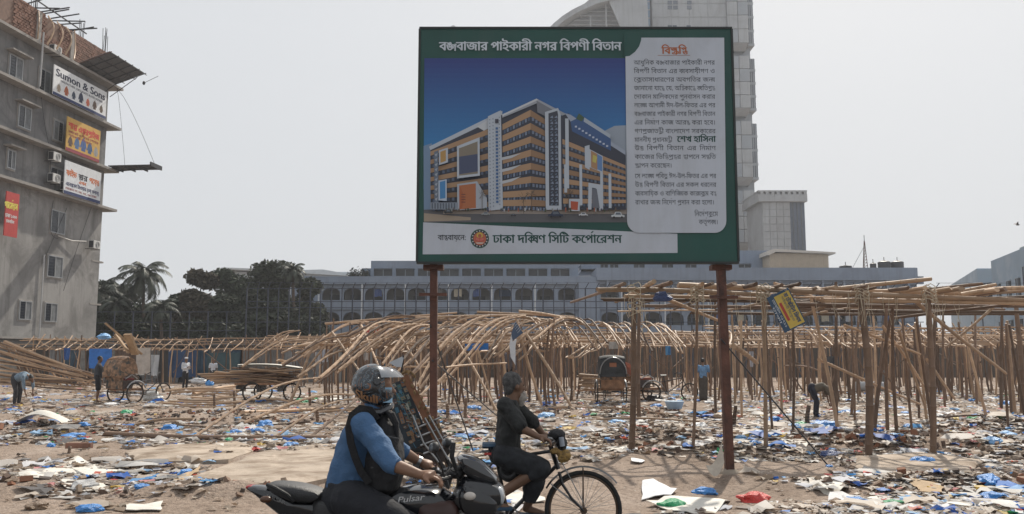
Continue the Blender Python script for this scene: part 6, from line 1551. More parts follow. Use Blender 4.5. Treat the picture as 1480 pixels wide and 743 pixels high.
sp(267, 563, 517, (.9, -.5, 0), 'phone', 'person in white shirt, black trousers and white cap looking at something in hand', c_('white', (.55, .57, .6)), c_('black', (.015, .015, .018)), sleeve=.9, cap=c_('cap_white', (.7, .7, .7)), hair=None)
sp(307, 558, 519, (.3, -1, 0), 'stand', 'person in white shirt behind the pole rack left of the loaded cart', c_('white2', (.5, .52, .56)), c_('dark_brown', (.03, .028, .03)), sleeve=.4)
sp(1017, 582, 518, (.2, 1, 0), 'stand', 'person seen from behind in blue striped shirt and brown lungi between the posts', mat('striped_shirt', (.13, .25, .42), .8, .5, 8), c_('brown_lungi', (.07, .06, .05)), sleeve=.35, legs=1, lungi=True)
sp(736, 577, 497, (-.3, -1, 0), 'stand', 'dark clothed person half hidden behind the head of the old cyclist', c_('dark_mixed', (.10, .09, .1)), c_('black', (.015, .015, .018)), sleeve=.9)
g = G(1180, 604); J, k = stand(1180, 604, 527, (1, -.1, 0), 'bend')
figure('person', 'person in olive shirt and dark trousers bending down among the posts', J, c_('olive', (.12, .10, .075)), c_('navy_trousers', (.02, .022, .035)), k=k, face=(.9, -.1, -.75), sleeve=.35)
J, k = stand(24, 585, 512, (1, -.2, 0), 'bend'); 
figure('person', 'person in checked blue clothing bending over the litter at the far left', J, mat('checked_blue', (.16, .22, .28), .85, .5, 14), c_('dark_cloth', (.04, .04, .045)), k=k, face=(.9, -.2, -.75), sleeve=.7)

# ---------------------------------------------------------------- wheels and shared vehicle parts
M_tyre = mat('tyre_rubber', (.018, .018, .018), .8, .3, 20)
M_chrome = mat('dull_chrome', (.32, .32, .32), .3, .2, 10, 0, .9)
M_rim = mat('rusty_rim', (.13, .09, .065), .45, .3, 10, 0, .7)
M_bk = mat('black_paint', (.014, .014, .016), .3, .2, 8, coat=.3)
def wheel(par, c, R_, tw=.02, ax='y', spokes=32, name='wheel', rim=None, hub=.03):
    """wheel > tyre (own mesh), rim, spokes, hub; ax is the axle direction vector or letter"""
    c = Vector(c); n_ = 36
    A = Vector((0, 1, 0)) if ax == 'y' else Vector(ax).normalized(); u = A.cross(Vector((0, 0, 1))).normalized(); w = Vector((0, 0, 1))
    def cir(r, o=0): return [c + u * math.cos(t) * r + w * math.sin(t) * r + A * o for t in [2 * math.pi * i / n_ for i in range(n_)]]
    b = MB(); b.tube(cir(R_ - tw), tw, 8, closed=True); t = b.build(name, M_tyre, par, True)
    b = MB(); b.tube(cir(R_ - tw * 2.3), tw * .6, 6, closed=True); b.build('rim', rim or M_rim, t, True)
    b = MB()
    for i in range(spokes):
        a = 2 * math.pi * i / spokes; e = u * math.cos(a) + w * math.sin(a); a2 = a + (.5 if i % 2 else -.5); e2 = u * math.cos(a2) + w * math.sin(a2)
        b.cyl(c + e2 * .02 + A * (.03 if i % 4 < 2 else -.03), c + e * (R_ - tw * 2.4), .0016, n=3)
    o = b.build('spokes', M_chrome, t, recalc=False); tag(o, kind='stuff')
    b = MB(); b.cyl(c - A * .05, c + A * .05, hub, n=10); b.build('hub', M_rim, t, True)
    return t
def outline(par, name, pts, Y, half, mt, ins=.82, smooth=True, **kw):
    """a body panel: photo outline at depth Y given rounded thickness"""
    q = [P(u, v, Y) for u, v in pts]; fine = []
    n = len(q)
    for i in range(n):           # Catmull-Rom through the outline
        p0, p1, p2, p3 = q[i - 1], q[i], q[(i + 1) % n], q[(i + 2) % n]
        for k in range(4):
            t = k / 4; fine.append(.5 * ((2 * p1) + (p2 - p0) * t + (2 * p0 - 5 * p1 + 4 * p2 - p3) * t * t + (3 * p1 - p0 - 3 * p2 + p3) * t ** 3))
    c = sum(fine, Vector()) / len(fine)
    def rg(k, dy): return [Vector((c.x + (p.x - c.x) * k, Y + dy, c.z + (p.z - c.z) * k)) for p in fine]
    b = MB(); b.loft([rg(.02, -half), rg(ins * .6, -half * .98), rg(ins, -half * .86), rg(.97, -half * .55), rg(1, 0), rg(.97, half * .55), rg(ins, half * .86), rg(ins * .6, half * .98), rg(.02, half)])
    o = b.build(name, mt, par, smooth, **kw); return o

# ---------------------------------------------------------------- motorbike and rider
YM = 5.3
mb_ = thing('motorbike', 'black motorbike in the foreground carrying the helmeted rider', 'motorbike', (P(560, 800, YM).x, YM, 0))
M_glossb = mat('gloss_black', (.010, .011, .014), .16, .2, 3, coat=.7)
M_matt = mat('matt_black', (.02, .02, .021), .6, .2, 12, .2)
M_seat = mat('seat_vinyl', (.028, .028, .03), .5, .2, 15, .3, bscale=120)
zc = CH; w_ = lambda u, v, dy=0: P(u, v, YM + dy)
outline(mb_, 'tail_fairing', [(358, 703), (376, 701), (400, 706), (432, 722), (470, 728), (488, 745), (470, 762), (430, 758), (398, 736), (374, 716)], YM, .085, M_glossb)
outline(mb_, 'rear_lamp', [(357, 702), (366, 701), (370, 707), (362, 708)], YM, .05, pm('lamp_red', (.25, .01, .01), .3))
outline(mb_, 'pillion_seat', [(388, 699), (405, 696), (440, 700), (468, 709), (472, 717), (455, 724), (425, 722), (398, 710)], YM, .12, M_seat)
outline(mb_, 'rider_seat', [(455, 723), (475, 718), (520, 735), (565, 735), (570, 752), (520, 765), (460, 752)], YM, .13, M_seat)
for s_ in (-1, 1):
    b = MB(); b.tube([w_(386, 700, s_ * .14), w_(398, 705, s_ * .16), w_(415, 715, s_ * .155), w_(424, 724, s_ * .12)], .012, 8); b.build('grab_rail', M_matt, mb_, True)
    b = MB(); b.sph(w_(384, 722, s_ * .17), (.035, .02, .02), 10, 8); b.build('rear_indicator', pm('amber', (.09, .04, .02), .3), mb_, True)
outline(mb_, 'fuel_tank', [(553, 726), (566, 710), (590, 701), (618, 699), (642, 706), (656, 722), (648, 745), (600, 756), (560, 750)], YM, .155, M_glossb)
outline(mb_, 'tank_shroud', [(604, 728), (640, 722), (662, 732), (660, 775), (630, 800), (610, 770)], YM - .1, .07, pm('shroud_dark', (.05, .022, .018), .4))
outline(mb_, 'front_fairing', [(652, 722), (668, 690), (690, 688), (716, 694), (729, 706), (728, 726), (706, 738), (674, 740)], YM, .15, M_glossb)
outline(mb_, 'fairing_wing', [(672, 699), (700, 706), (720, 724), (712, 748), (690, 752), (668, 738), (662, 716)], YM - .09, .075, M_glossb)
outline(mb_, 'wind_screen', [(661, 664), (664, 658), (675, 657), (694, 664), (712, 680), (722, 694), (708, 697), (688, 692), (670, 682)], YM, .11, mat('smoke_screen', (.02, .021, .024), .08, .1, 2, coat=1))
outline(mb_, 'headlight', [(717, 700), (726, 702), (730, 714), (727, 727), (719, 722), (715, 710)], YM - .02, .11, mat('headlight_glass', (.42, .44, .46), .12, .2, 4, coat=1))
b = MB(); b.sph(w_(679, 717, -.19), (.036, .02, .024), 12, 8); b.build('front_indicator', mat('indicator_lens', (.55, .5, .45), .2, .15, 20), mb_, True); b = MB(); b.cyl(w_(679, 717, -.17), w_(682, 716, -.05), .01); b.build('indicator_stalk', M_matt, mb_)
for (u, v, dy, lb_) in ((628, 647, -.32, 1), (646, 640, .3, 1)):
    t = MB(); c = w_(u, v, dy); Rm = Matrix.Rotation(R(20), 3, 'Y') @ Matrix.Rotation(R(20), 3, 'Z'); t.sph(c, (.026, .045, .034), 12, 8, Rm); o = t.build('mirror', M_matt, mb_, True)
    t = MB(); t.sph(c - Vector((.012, 0, 0)), (.02, .038, .028), 12, 8, Rm); t.build('mirror_glass', pm('mirror_glass', (.1, .11, .12), .08), o, True)
    t = MB(); t.tube([c + Vector((.0, 0, -.02)), w_(u + 9, v + 22, dy * .95), w_(u + 14, v + 42, dy * .8)], .0065, 6); t.build('mirror_stalk', M_matt, mb_, True)
b = MB(); b.tube([w_(616, 693, -.36), w_(634, 694, -.3), w_(650, 690, -.14), w_(652, 690, .14), w_(634, 682, .32), w_(614, 677, .38)], .0125, 8); b.build('handlebar', M_matt, mb_, True)
for s_, (u, v, dy) in ((-1, (622, 693, -.33)), (1, (620, 678, .355))): 
    b = MB(); b.cyl(w_(u - 8, v, dy - s_ * .03 * -1), w_(u + 9, v + 1, dy + s_ * -.03), .018, n=10); b.build('grip', M_matt, mb_, True)
    b = MB(); b.tube([w_(u + 16, v + 1, dy), w_(u + 10, v + 8, dy), w_(u - 6, v + 9, dy)], .006, 6); b.build('lever', M_chrome, mb_, True)
b = MB(); c = w_(660, 683, 0); b.sph(c, (.05, .1, .035), 12, 8); b.build('instrument_panel', M_matt, mb_, True)
for k in range(5):
    b = MB(); r = random.Random(k); b.tube([w_(640 + k * 2, 690, -.2 + k * .07), w_(650 + k, 672 + r.uniform(-4, 8), -.15 + k * .06), w_(662 + k * 2, 684 + k, -.1 + k * .04), w_(660, 712, -.08 + k * .03)], .0055, 6); b.build('cable', M_matt, mb_, True)
b = MB(); b.tube([w_(655, 640, -.2), w_(653, 660, -.21), w_(660, 680, -.15)], [.016, .014, .01], 8); b.build('phone_mount', M_matt, mb_, True)
zA = .3; xr, xf = w_(418, 800).x, w_(418, 800).x + 1.36
wheel(mb_, (xr, YM, zA), .3, .055, spokes=12, hub=.07, rim=M_matt); wheel(mb_, (xf, YM, zA), .3, .045, spokes=12, hub=.06, rim=M_matt)
for s_ in (-1, 1):
    b = MB(); b.cyl((xf, YM + s_ * .09, zA), (w_(668, 712).x, YM + s_ * .09, w_(668, 712).z), .026, n=10); b.build('fork_leg', M_chrome, mb_, True)
    b = MB(); b.cyl((xr, YM + s_ * .11, zA), (xr + .5, YM + s_ * .09, .38), .028, n=8); b.build('swing_arm', M_matt, mb_, True)
b = MB(); b.tube([(xf + .3 * math.cos(a) * 1.12, YM, zA + .3 * math.sin(a) * 1.12) for a in [R(20 + 12 * k) for k in range(12)]], .05, 8); b.build('front_mudguard', M_glossb, mb_, True)
b = MB(); b.sph((xr + .72, YM, .42), (.22, .14, .17), 12, 8); b.tube([(xr + .8, YM, .5), (xr + .9, YM, .72)], .1, 10); b.build('engine', mat('engine_grey', (.12, .12, .12), .4, .3, 10, .3, .6), mb_, True)
b = MB(); b.tube([(xr + .9, YM - .12, .45), (xr + .7, YM - .17, .24), (xr + .1, YM - .19, .3), (xr - .25, YM - .2, .4)], [.02, .025, .05, .045], 10); b.build('exhaust', M_chrome, mb_, True)
b = MB(); b.tube([w_(560, 740), (xr + .5, YM, .4)], .03, 8); b.tube([w_(655, 715), (xr + .95, YM, .45), (xr + .55, YM, .25)], .03, 8); o = b.build('frame', M_matt, mb_, True); tag(o, kind='stuff')
b = MB(); b.cyl((xr + .55, YM - .3, .3), (xr + .55, YM + .3, .3), .015); b.build('foot_rest', M_matt, mb_)
m = MB(); p0 = w_(574, 727, -.1585)
add_text(m, 'Pulsar', 0, 0, .05, lambda a, c, k: (p0.x + a + c * .25, p0.y - .004 - k - .0, p0.z + c + a * .12), width=.155, bold=.001); m.build('lettering', pm('chrome_print', (.6, .6, .6), .3), mb_, recalc=False)
m = MB(); p0 = w_(386, 719, -.088); add_text(m, 'PULSAR', 0, 0, .028, lambda a, c, k: (p0.x + a, p0.y - .006 - k, p0.z + c - a * .35), width=.11); m.build('lettering', pm('tail_print', (.3, .3, .3), .4), mb_, recalc=False)

rid = thing('person', 'motorbike rider in blue shirt, printed helmet and black chest backpack', 'person', tuple(w_(505, 740)))
b = MB(); W_ = w_
V = dict(pelvis=W_(506, 712), mid=W_(504, 670), chest=W_(520, 624), neck=W_(537, 588), head=W_(543, 560))
b.tube([V['pelvis'], W_(511, 670), V['chest']], [.10, .095, .09], 12); b.tube([V['chest'], V['neck'], V['head']], [.08, .062, .058], 12); b.sph(V['chest'], .09, 12, 8); b.sph(V['pelvis'], .10, 12, 8)
head(b, V['head'], (1, 0, -.08), 1.05)
AR = dict(shR=W_(526, 610, -.18), elR=W_(566, 671, -.3), wrR=W_(607, 686, -.34), haR=W_(629, 689, -.35), shL=W_(538, 608, .18), elL=W_(580, 652, .3), wrL=W_(606, 667, .36), haL=W_(627, 676, .365))
for q in 'RL': limb(b, [AR['sh' + q], AR['el' + q], AR['wr' + q]], [.055, .042, .027]); hand(b, AR['wr' + q], AR['ha' + q], 1 if q == 'R' else -1, .62, 1.05)
HP = {}
for q, dy in (('R', -.11), ('L', .11)):
    hp, kn, an = W_(508, 722, dy), W_(590, 762, dy * 2.0), None; an = Vector((kn.x - .12, kn.y, .36)); HP[q] = (hp, kn, an)
    limb(b, [hp, kn, an], [.095, .065, .042]); limb(b, [an - Vector((.02, 0, .01)), an + Vector((.18, 0, -.03))], [.04, .032])
remesh(b, 'body', SKIN2, rid, .0075, 2)
M_shirt = mat('blue_shirt', (.055, .125, .245), .8, .12, 6, .35, bscale=70)
b = MB(); secs = []
for (u0, u1, v, hw) in ((473, 546, 704, .15), (476, 544, 690, .145), (481, 543, 665, .145), (489, 546, 640, .155), (499, 550, 620, .17), (511, 550, 605, .155), (522, 552, 594, .1), (528, 550, 588, .075)):
    c = W_((u0 + u1) / 2, v); rx = (u1 - u0) / 2 * YM / F; secs.append([Vector((c.x + rx * math.cos(a), YM + hw * math.sin(a), c.z)) for a in [2 * math.pi * k / 20 for k in range(20)]])
b.loft(secs)
for q in 'RL': limb(b, [AR['sh' + q] + Vector((-.01, 0, -.01)), AR['el' + q], AR['el' + q].lerp(AR['wr' + q], .06)], [.074, .056, .052], 12)
remesh(b, 'shirt', M_shirt, rid, .009, 3, .02, 8)
b = MB()
for k in (0, 1): b.tube([V['neck'] + Vector((.045 * math.cos(a) - .0 + .01, .068 * math.sin(a), -.015 + .02 * k + .02 * math.cos(a + math.pi))) for a in [2 * math.pi * i / 18 for i in range(18)]], .013, 6, closed=True)
b.build('collar', M_shirt, rid, True)
for q in 'RL':
    e = AR['el' + q].lerp(AR['wr' + q], .08); d = (AR['wr' + q] - AR['el' + q]).normalized(); b = MB(); b.cyl(e - d * .018, e + d * .022, .054, .05, 14); b.build('cuff', M_shirt, rid, True)
b = MB(); 
for q in 'RL': hp, kn, an = HP[q]; limb(b, [hp, hp.lerp(kn, .5), kn, an], [.125, .112, .085, .062], 12)
b.tube([W_(510, 696), W_(508, 725)], [.158, .165], 14); b.sph(W_(505, 722), (.175, .17, .13), 12, 8)
remesh(b, 'trousers', c_('black_trousers', (.014, .015, .02)), rid, .01, 3, .01, 9)
for q in 'RL': an = HP[q][2]; b = MB(); b.loft([[an + Vector((x, y * w2, z)) for y, z in ((-.045, -.08), (.045, -.08), (.045, h2), (-.045, h2))] for x, w2, h2 in ((-.07, .8, .0), (0, 1, .03), (.1, 1, -.02), (.2, .7, -.05))]); b.build('shoe', M_matt, rid, True)
# watch
e = AR['wrL']; b = MB(); d = (AR['haL'] - AR['wrL']).normalized(); b.cyl(e - d * .012, e + d * .012, .034, n=16); b.build('watch', M_chrome, rid, True)
# chest backpack and strap
bp_ = thing('backpack', 'black backpack worn on the chest of the motorbike rider', 'backpack', tuple(W_(562, 660)))
b = MB(); secs = []
for (u0, u1, v, hw) in ((548, 560, 598, .06), (543, 574, 612, .12), (535, 581, 635, .15), (528, 584, 660, .16), (526, 583, 685, .16), (528, 576, 704, .15), (534, 562, 714, .1)):
    c = W_((u0 + u1) / 2, v); rx = (u1 - u0) / 2 * YM / F; secs.append([Vector((c.x + rx * math.copysign(abs(math.cos(a)) ** .7, math.cos(a)), YM + hw * math.copysign(abs(math.sin(a)) ** .7, math.sin(a)), c.z)) for a in [2 * math.pi * k / 20 for k in range(20)]])
b.loft(secs); M_bagc = mat('bag_cloth', (.013, .013, .015), .75, .2, 14, .4, bscale=60); remesh(b, 'pack', M_bagc, bp_, .01, 2, .012, 12)
b = MB()
def band(b, pts, wd=.021, th=.006):
    ps = [Vector(p) for p in pts]; secs = []
    for i, p in enumerate(ps):
        d = (ps[min(i + 1, len(ps) - 1)] - ps[max(i - 1, 0)]).normalized(); n_ = Vector((0, -1, 0)); s = d.cross(n_).normalized(); secs.append([p + s * wd + n_ * th, p - s * wd + n_ * th, p - s * wd - n_ * th, p + s * wd - n_ * th])
    b.loft(secs)
band(b, [W_(545, 607, -.12), W_(535, 592, -.17), W_(521, 590, -.2), W_(509, 600, -.215), W_(504, 618, -.215), W_(507, 640, -.205), W_(513, 660, -.19), W_(522, 682, -.18), W_(534, 698, -.165)]); b.build('strap', M_bagc, bp_, True)
for k in range(3):
    b = MB(); b.tube([W_(536, 632 + k * 22, -.155), W_(556, 630 + k * 22, -.166), W_(576, 634 + k * 22, -.14)], .005, 6); b.build('zip', pm('zip_grey', (.06, .06, .06)), bp_)
b = MB(); b.tube([W_(560, 596, -.06), W_(566, 600, -.1), W_(572, 612, -.1), W_(574, 640, -.08)], [.02, .024, .02, .012], 8); b.build('handle_roll', M_bagc, bp_, True)
# helmet
hl = thing('helmet', 'black printed motorbike helmet with raised clear visor on the rider', 'helmet', tuple(W_(541, 590)))
M_helm = bpy.data.materials.new('helmet_print'); M_helm.use_nodes = True
def _hm():
    t = M_helm.node_tree; b = t.nodes['Principled BSDF']; b.inputs['Roughness'].default_value = .25; b.inputs['Coat Weight'].default_value = .6; L = t.links.new
    tc = t.nodes.new('ShaderNodeTexCoord'); n = t.nodes.new('ShaderNodeTexNoise'); n.inputs['Scale'].default_value = 14; n.inputs['Detail'].default_value = 1.5; n.inputs['Distortion'].default_value = 2.5; L(tc.outputs['Object'], n.inputs['Vector'])
    r = t.nodes.new('ShaderNodeValToRGB'); r.color_ramp.interpolation = 'CONSTANT'; e = r.color_ramp.elements; e[0].position = 0; e[0].color = (.012, .012, .014, 1); e[1].position = .5; e[1].color = (.06, .09, .12, 1)
    for p, c in ((.54, (.015, .015, .02)), (.585, (.16, .2, .22)), (.61, (.02, .02, .02)), (.645, (.3, .1, .03)), (.68, (.012, .012, .014))): q = e.new(p); q.color = (*c, 1)
    L(n.outputs['Color'], r.inputs[0]); s = t.nodes.new('ShaderNodeSeparateColor'); L(n.outputs['Color'], s.inputs[0]); L(s.outputs[1], r.inputs[0]); L(r.outputs[0], b.inputs['Base Color'])
_hm()
def helm(u, v):      # direction angles -> shell point; flattened at the neck, cut at the face by the mesh limits
    pass
b = MB(); c = W_(538, 558); N, M_ = 32, 22; vs = []; rx, ry, rz = .128, .125, .134
for i in range(M_ + 1):
    ph = math.pi * i / M_
    for k in range(N):
        th = 2 * math.pi * k / N; d = Vector((math.sin(ph) * math.cos(th), math.sin(ph) * math.sin(th), math.cos(ph)))
        x, y, z = d.x * rx, d.y * ry, d.z * rz
        if d.z < -.25: x = x * (1 - .15 * (-d.z - .25)) + .035 * (-d.z); 
        vs.append(c + Vector((x, y, z)))
fs = []
for i in range(M_):
    for k in range(N):
        ph = math.pi * (i + .5) / M_; th = 2 * math.pi * (k + .5) / N; th = th if th < math.pi else th - 2 * math.pi; z = math.cos(ph)
        if z < -.86: continue
        if abs(th) < R(50) and -.2 < z < .36: continue      # face opening
        if abs(th) < R(30) and z < -.42 and z > -.5: pass
        fs.append((i * N + k, (i + 1) * N + k, (i + 1) * N + (k + 1) % N, i * N + (k + 1) % N))
b.add(vs, fs); inner = [c + (v - c) * .9 for v in vs]; b.add(inner, [tuple(reversed(f)) for f in fs]); o = b.build('shell', M_helm, hl, True, recalc=False)
b = MB(); 
for sgn in (-1, 1): pass
b.tube([W_(518, 590, -.09), W_(530, 596, -.11), W_(548, 596, -.1), W_(560, 590, -.05), W_(564, 586, 0), W_(560, 590, .05), W_(548, 596, .1), W_(528, 596, .11)], [.014, .022, .024, .026, .026, .026, .024, .018], 8); b.build('chin_guard', M_glossb, hl, True)
b = MB(); b.tube([W_(552, 588, -.085), W_(556, 600, -.04), W_(556, 604, 0), W_(556, 600, .04)], .009, 6); b.build('chin_strap', M_matt, hl, True)
# visor: clear bubble lifted over the brow
b = MB(); cv = W_(542, 552)
def vis(u, v, k=1.0):
    th = R(-75 + 150 * u); ph = R(58 - 38 * v - 0); r = .148 * k
    d = Vector((math.cos(th) * math.cos(ph), math.sin(th) * math.cos(ph), math.sin(ph)))
    return cv + Vector((d.x * r * 1.16 + .014 * v, d.y * r * .92, d.z * r * .82 - .012))
b.sheet(lambda u, v: vis(u, v), 20, 8); M_vis = mat('visor_clear', (.5, .52, .55), .06, .05, 3, coat=1, alpha=.5); b.build('visor', M_vis, hl, True, recalc=False)
for s_ in (-1, 1): b = MB(); b.cyl(W_(545, 551, s_ * .118), W_(545, 551, s_ * .138), .026, .02, 18); b.build('visor_pivot', M_glossb, hl, True)
m = MB(); 
def TH(a, cc, k):
    x = -.095 + a; z = -.062 + cc - a * .30; q = max(0.05, 1 - (x / rx) ** 2 - (z / rz) ** 2); return (c.x + x + .008, c.y - ry * math.sqrt(q) * 1.0 - .004 - k, c.z + z)
add_text(m, 'Skull', 0, 0, .07, TH, width=.14, bold=.003); m.build('lettering', pm('helmet_orange', (.38, .2, .1), .3), hl, recalc=False)
b = MB(); b.sheet(lambda u, v: W_(554 + 13 * math.sin(u * 3.14), 560 + 22 * v, -.07 + .14 * u), 10, 6); b.sheet(lambda u, v: W_(553 + 13 * math.sin(u * 3.14), 560 + 22 * v, -.07 + .14 * u), 10, 6)
tag(b.build('face_mask', mat('mask_blue', (.28, .45, .6), .8, .1), None, True, recalc=False), 'pale blue face mask on the motorbike rider', 'face mask')

# ---------------------------------------------------------------- bicycle and old rider
YC_ = 7.65; B_ = lambda u, v, dy=0: P(u, v, YC_ + dy)
bc = thing('bicycle', 'old black roadster bicycle ridden by the grey haired cyclist', 'bicycle', (B_(770, 700).x, YC_, 0))
fwc = B_(843, 729); fwc.z = .335; rwc = B_(662, 729); rwc.z = .335
for c in (fwc, rwc): wheel(bc, c, .335, .019, spokes=36, rim=M_rim)
def tb(nm, pts, r, mt=M_bk, **k): b = MB(); b.tube(pts, r, 8); return b.build(nm, mt, bc, True)
bb_, st_, ht, hb_ = B_(734, 729), B_(716, 655), B_(797, 652), B_(805, 672); bb_.z = .29
for nm, a, c, r in (('seat_tube', bb_, st_, .016), ('top_tube', B_(718, 664), ht, .0145), ('down_tube', bb_, hb_, .017), ('head_tube', B_(795, 643), B_(807, 678), .02)): tb(nm, [a, c], r)
for s_ in (-1, 1):
    tb('chain_stay', [bb_ + Vector((0, s_ * .03, 0)), rwc + Vector((0, s_ * .06, 0))], .01); tb('seat_stay', [B_(717, 662, s_ * .02), rwc + Vector((0, s_ * .06, 0))], .009)
    tb('fork_blade', [B_(808, 682, s_ * .05), B_(813, 700, s_ * .055), B_(826, 720, s_ * .055), fwc + Vector((0, s_ * .055, 0))], [.014, .013, .011, .008])
    tb('mudguard_stay', [fwc + Vector((0, s_ * .05, 0)), fwc + Vector((-.28, s_ * .03, .22))], .0035, M_chrome); tb('mudguard_stay', [fwc + Vector((0, s_ * .05, 0)), fwc + Vector((0.0, s_ * .03, .36))], .0035, M_rim)
    tb('brake_rod', [B_(803, 640, s_ * .06), B_(812, 668, s_ * .05), B_(843, 726, s_ * .06)], .004, M_chrome)
tb('handlebar', [B_(786, 632, -.26), B_(797, 634, -.24), B_(803, 640, -.12), B_(797, 643, 0), B_(803, 640, .12), B_(799, 634, .24), B_(788, 632, .26)], .011, M_chrome)
for s_ in (-1, 1): tb('grip', [B_(781, 633, s_ * .265), B_(792, 633, s_ * .26)], .017, M_matt); tb('brake_lever', [B_(801, 638, s_ * .2), B_(792, 641, s_ * .25), B_(784, 640, s_ * .26)], .005, M_chrome)
for c, a0, a1 in ((fwc, 38, 150), (rwc, 0, 200)):
    b = MB(); secs = []
    for k in range(19):
        a = R(a0 + (a1 - a0) * k / 18); secs.append([c + Vector((math.cos(a) * q, y, math.sin(a) * q)) for q, y in ((.362, -.028), (.375, 0), (.362, .028), (.367, 0))])
    b.loft(secs); b.build('mudguard', M_bk, bc, True)
b = MB(); p = B_(714, 644); b.loft([[p + Vector((x, y * w, z)) for y, z in ((-1, 0), (-.8, .022), (0, .032), (.8, .022), (1, 0), (.7, -.02), (-.7, -.02))] for x, w in ((-.1, .07), (-.08, .1), (-.02, .1), (.06, .05), (.13, .025), (.15, .015))]); b.build('saddle', mat('saddle_blue', (.03, .07, .12), .6, .2, 10, .3), bc, True)
b = MB(); b.tube([p + Vector((-.12, -.06, -.05)), p + Vector((-.1, .06, -.05)), p + Vector((.05, 0, -.04)), p + Vector((-.12, -.06, -.05))], .008, 6); b.build('saddle_spring', M_chrome, bc)
b = MB(); b.box(B_(722, 661, -.07), (.08, .01, .02)); b.box(B_(706, 656, -.08), (.07, .01, .02)); o = b.build('reflector_strip', pm('reflector_red', (.5, .06, .05), .4), bc); tag(o, kind='stuff')
b = MB(); b.ring(bb_ + Vector((0, -.05, 0)), .085, .007, 'y', 28, 5); 
for k in range(5): a = R(72 * k); b.cyl(bb_ + Vector((0, -.05, 0)), bb_ + Vector((.082 * math.cos(a), -.05, .082 * math.sin(a))), .005, n=5)
b.build('chain_ring', M_chrome, bc, True)
for s_, a in ((-1, 165), (1, -15)):
    e = bb_ + Vector((.165 * math.cos(R(a)), s_ * .07, .165 * math.sin(R(a)))); tb('crank', [bb_ + Vector((0, s_ * .07, 0)), e], .009, M_chrome); b = MB(); b.box(e + Vector((0, s_ * .05, 0)), (.09, .08, .02)); b.build('pedal', M_matt, bc)
b = MB(); b.tube([bb_ + Vector((0, -.05, .084)), rwc + Vector((0, -.05, .04))], .005, 4); b.build('chain', M_matt, bc)
b = MB(); b.cyl(B_(735, 684, -.05), B_(735, 684, -.02), .075, n=20); o = b.build('lock', M_matt, bc, True)
b = MB(); b.sph(B_(790, 634, -.2), (.02, .02, .02), 10, 8); b.build('bell', M_chrome, bc, True)
b = MB(); b.ring(B_(734, 680, -.12), .06, .016, 'y', 24, 6); tag(b.build('coiled_lock', M_matt, None, True), 'black coiled cable lock hanging under the bicycle saddle', 'lock')
hb2 = thing('handlebar_bag', 'black bag with silver bottle tied to the bicycle handlebar', 'bag', tuple(B_(806, 640)))
b = MB(); b.sph(B_(806, 628, -.02), (.075, .1, .05), 12, 8); b.sph(B_(798, 634), (.05, .09, .05), 12, 8); b.sph(B_(811, 640), (.06, .1, .06), 12, 8); remesh(b, 'pouch', M_bagc, hb2, .01, 2, .012, 16)
b = MB(); b.cyl(B_(811, 632, -.12), B_(813, 645, -.12), .022, n=14); b.build('bottle', pm('bottle_silver', (.3, .33, .38), .25), hb2, True)
b = MB(); b.sph(B_(803, 652, -.1), (.045, .03, .03), 10, 8); b.sph(B_(815, 660, -.1), (.06, .04, .06), 10, 8)
tag(remesh(b, 'patterned_pouch', mat('pouch_gold', (.28, .17, .05), .6, .6, 40, .4), None, .01, 2, .015, 20), 'gold patterned pouch hanging from the bicycle handlebar', 'bag')

M_old = mat('charcoal_checked_shirt', (.02, .021, .021), .85, .6, 16, .3, bscale=60)
ob = thing('person', 'old grey haired bearded cyclist in dark checked shirt and lungi', 'person', tuple(B_(740, 740)))
V = dict(pelvis=B_(730, 656), chest=B_(735, 604), neck=B_(741, 577), head=B_(743, 558))
b = MB(); b.tube([V['pelvis'], V['chest']], [.085, .085], 12); b.sph(V['chest'], .085, 10, 8); b.sph(V['pelvis'], .085, 10, 8); b.tube([V['chest'], V['neck'], V['head'] - Vector((.01, 0, .04))], [.075, .055, .052], 10); head(b, V['head'], (.9, .35, -.15), .95)
A2 = dict(shR=B_(731, 586, -.17), elR=B_(754, 619, -.24), wrR=B_(777, 631, -.26), haR=B_(789, 634, -.27), shL=B_(742, 586, .17), elL=B_(772, 612, .24), wrL=B_(785, 628, .26), haL=B_(796, 633, .265))
for q in 'RL': limb(b, [A2['sh' + q], A2['el' + q], A2['wr' + q]], [.05, .038, .026]); hand(b, A2['wr' + q], A2['ha' + q], 1 if q == 'R' else -1, .6, 1)
LG = dict(R=(B_(730, 660, -.09), B_(781, 676, -.12), B_(735, 706, -.12)), L=(B_(732, 660, .09), B_(776, 695, .12), B_(752, 735, .12)))
pe = bb_ + Vector((.165 * math.cos(R(165)), -.12, .165 * math.sin(R(165)) + .05)); LG['R'] = (LG['R'][0], LG['R'][1], pe + Vector((.0, 0, .04)))
pl_ = bb_ + Vector((.165 * math.cos(R(-15)), .12, .165 * math.sin(R(-15)) + .08)); LG['L'] = (LG['L'][0], LG['L'][1], pl_)
for q in 'RL': hp, kn, an = LG[q]; limb(b, [hp, kn, kn.lerp(an, .35), an], [.08, .052, .05, .034]); limb(b, [an, an + Vector((.15, 0, -.045))], [.033, .026], 8)
remesh(b, 'body', SKIN, ob, .008, 2)
b = MB(); secs = []
for (u0, u1, v, hw) in ((716, 752, 652, .15), (717, 752, 640, .15), (718, 752, 620, .16), (718, 753, 602, .175), (720, 752, 590, .18), (726, 750, 582, .13), (733, 749, 577, .08)):
    c = B_((u0 + u1) / 2, v); rx_ = (u1 - u0) / 2 * YC_ / F; secs.append([Vector((c.x + rx_ * math.cos(a), YC_ + hw * math.sin(a), c.z)) for a in [2 * math.pi * k / 20 for k in range(20)]])
b.loft(secs)
for q in 'RL': limb(b, [A2['sh' + q], A2['el' + q].lerp(A2['sh' + q], .08)], [.078, .066], 12)
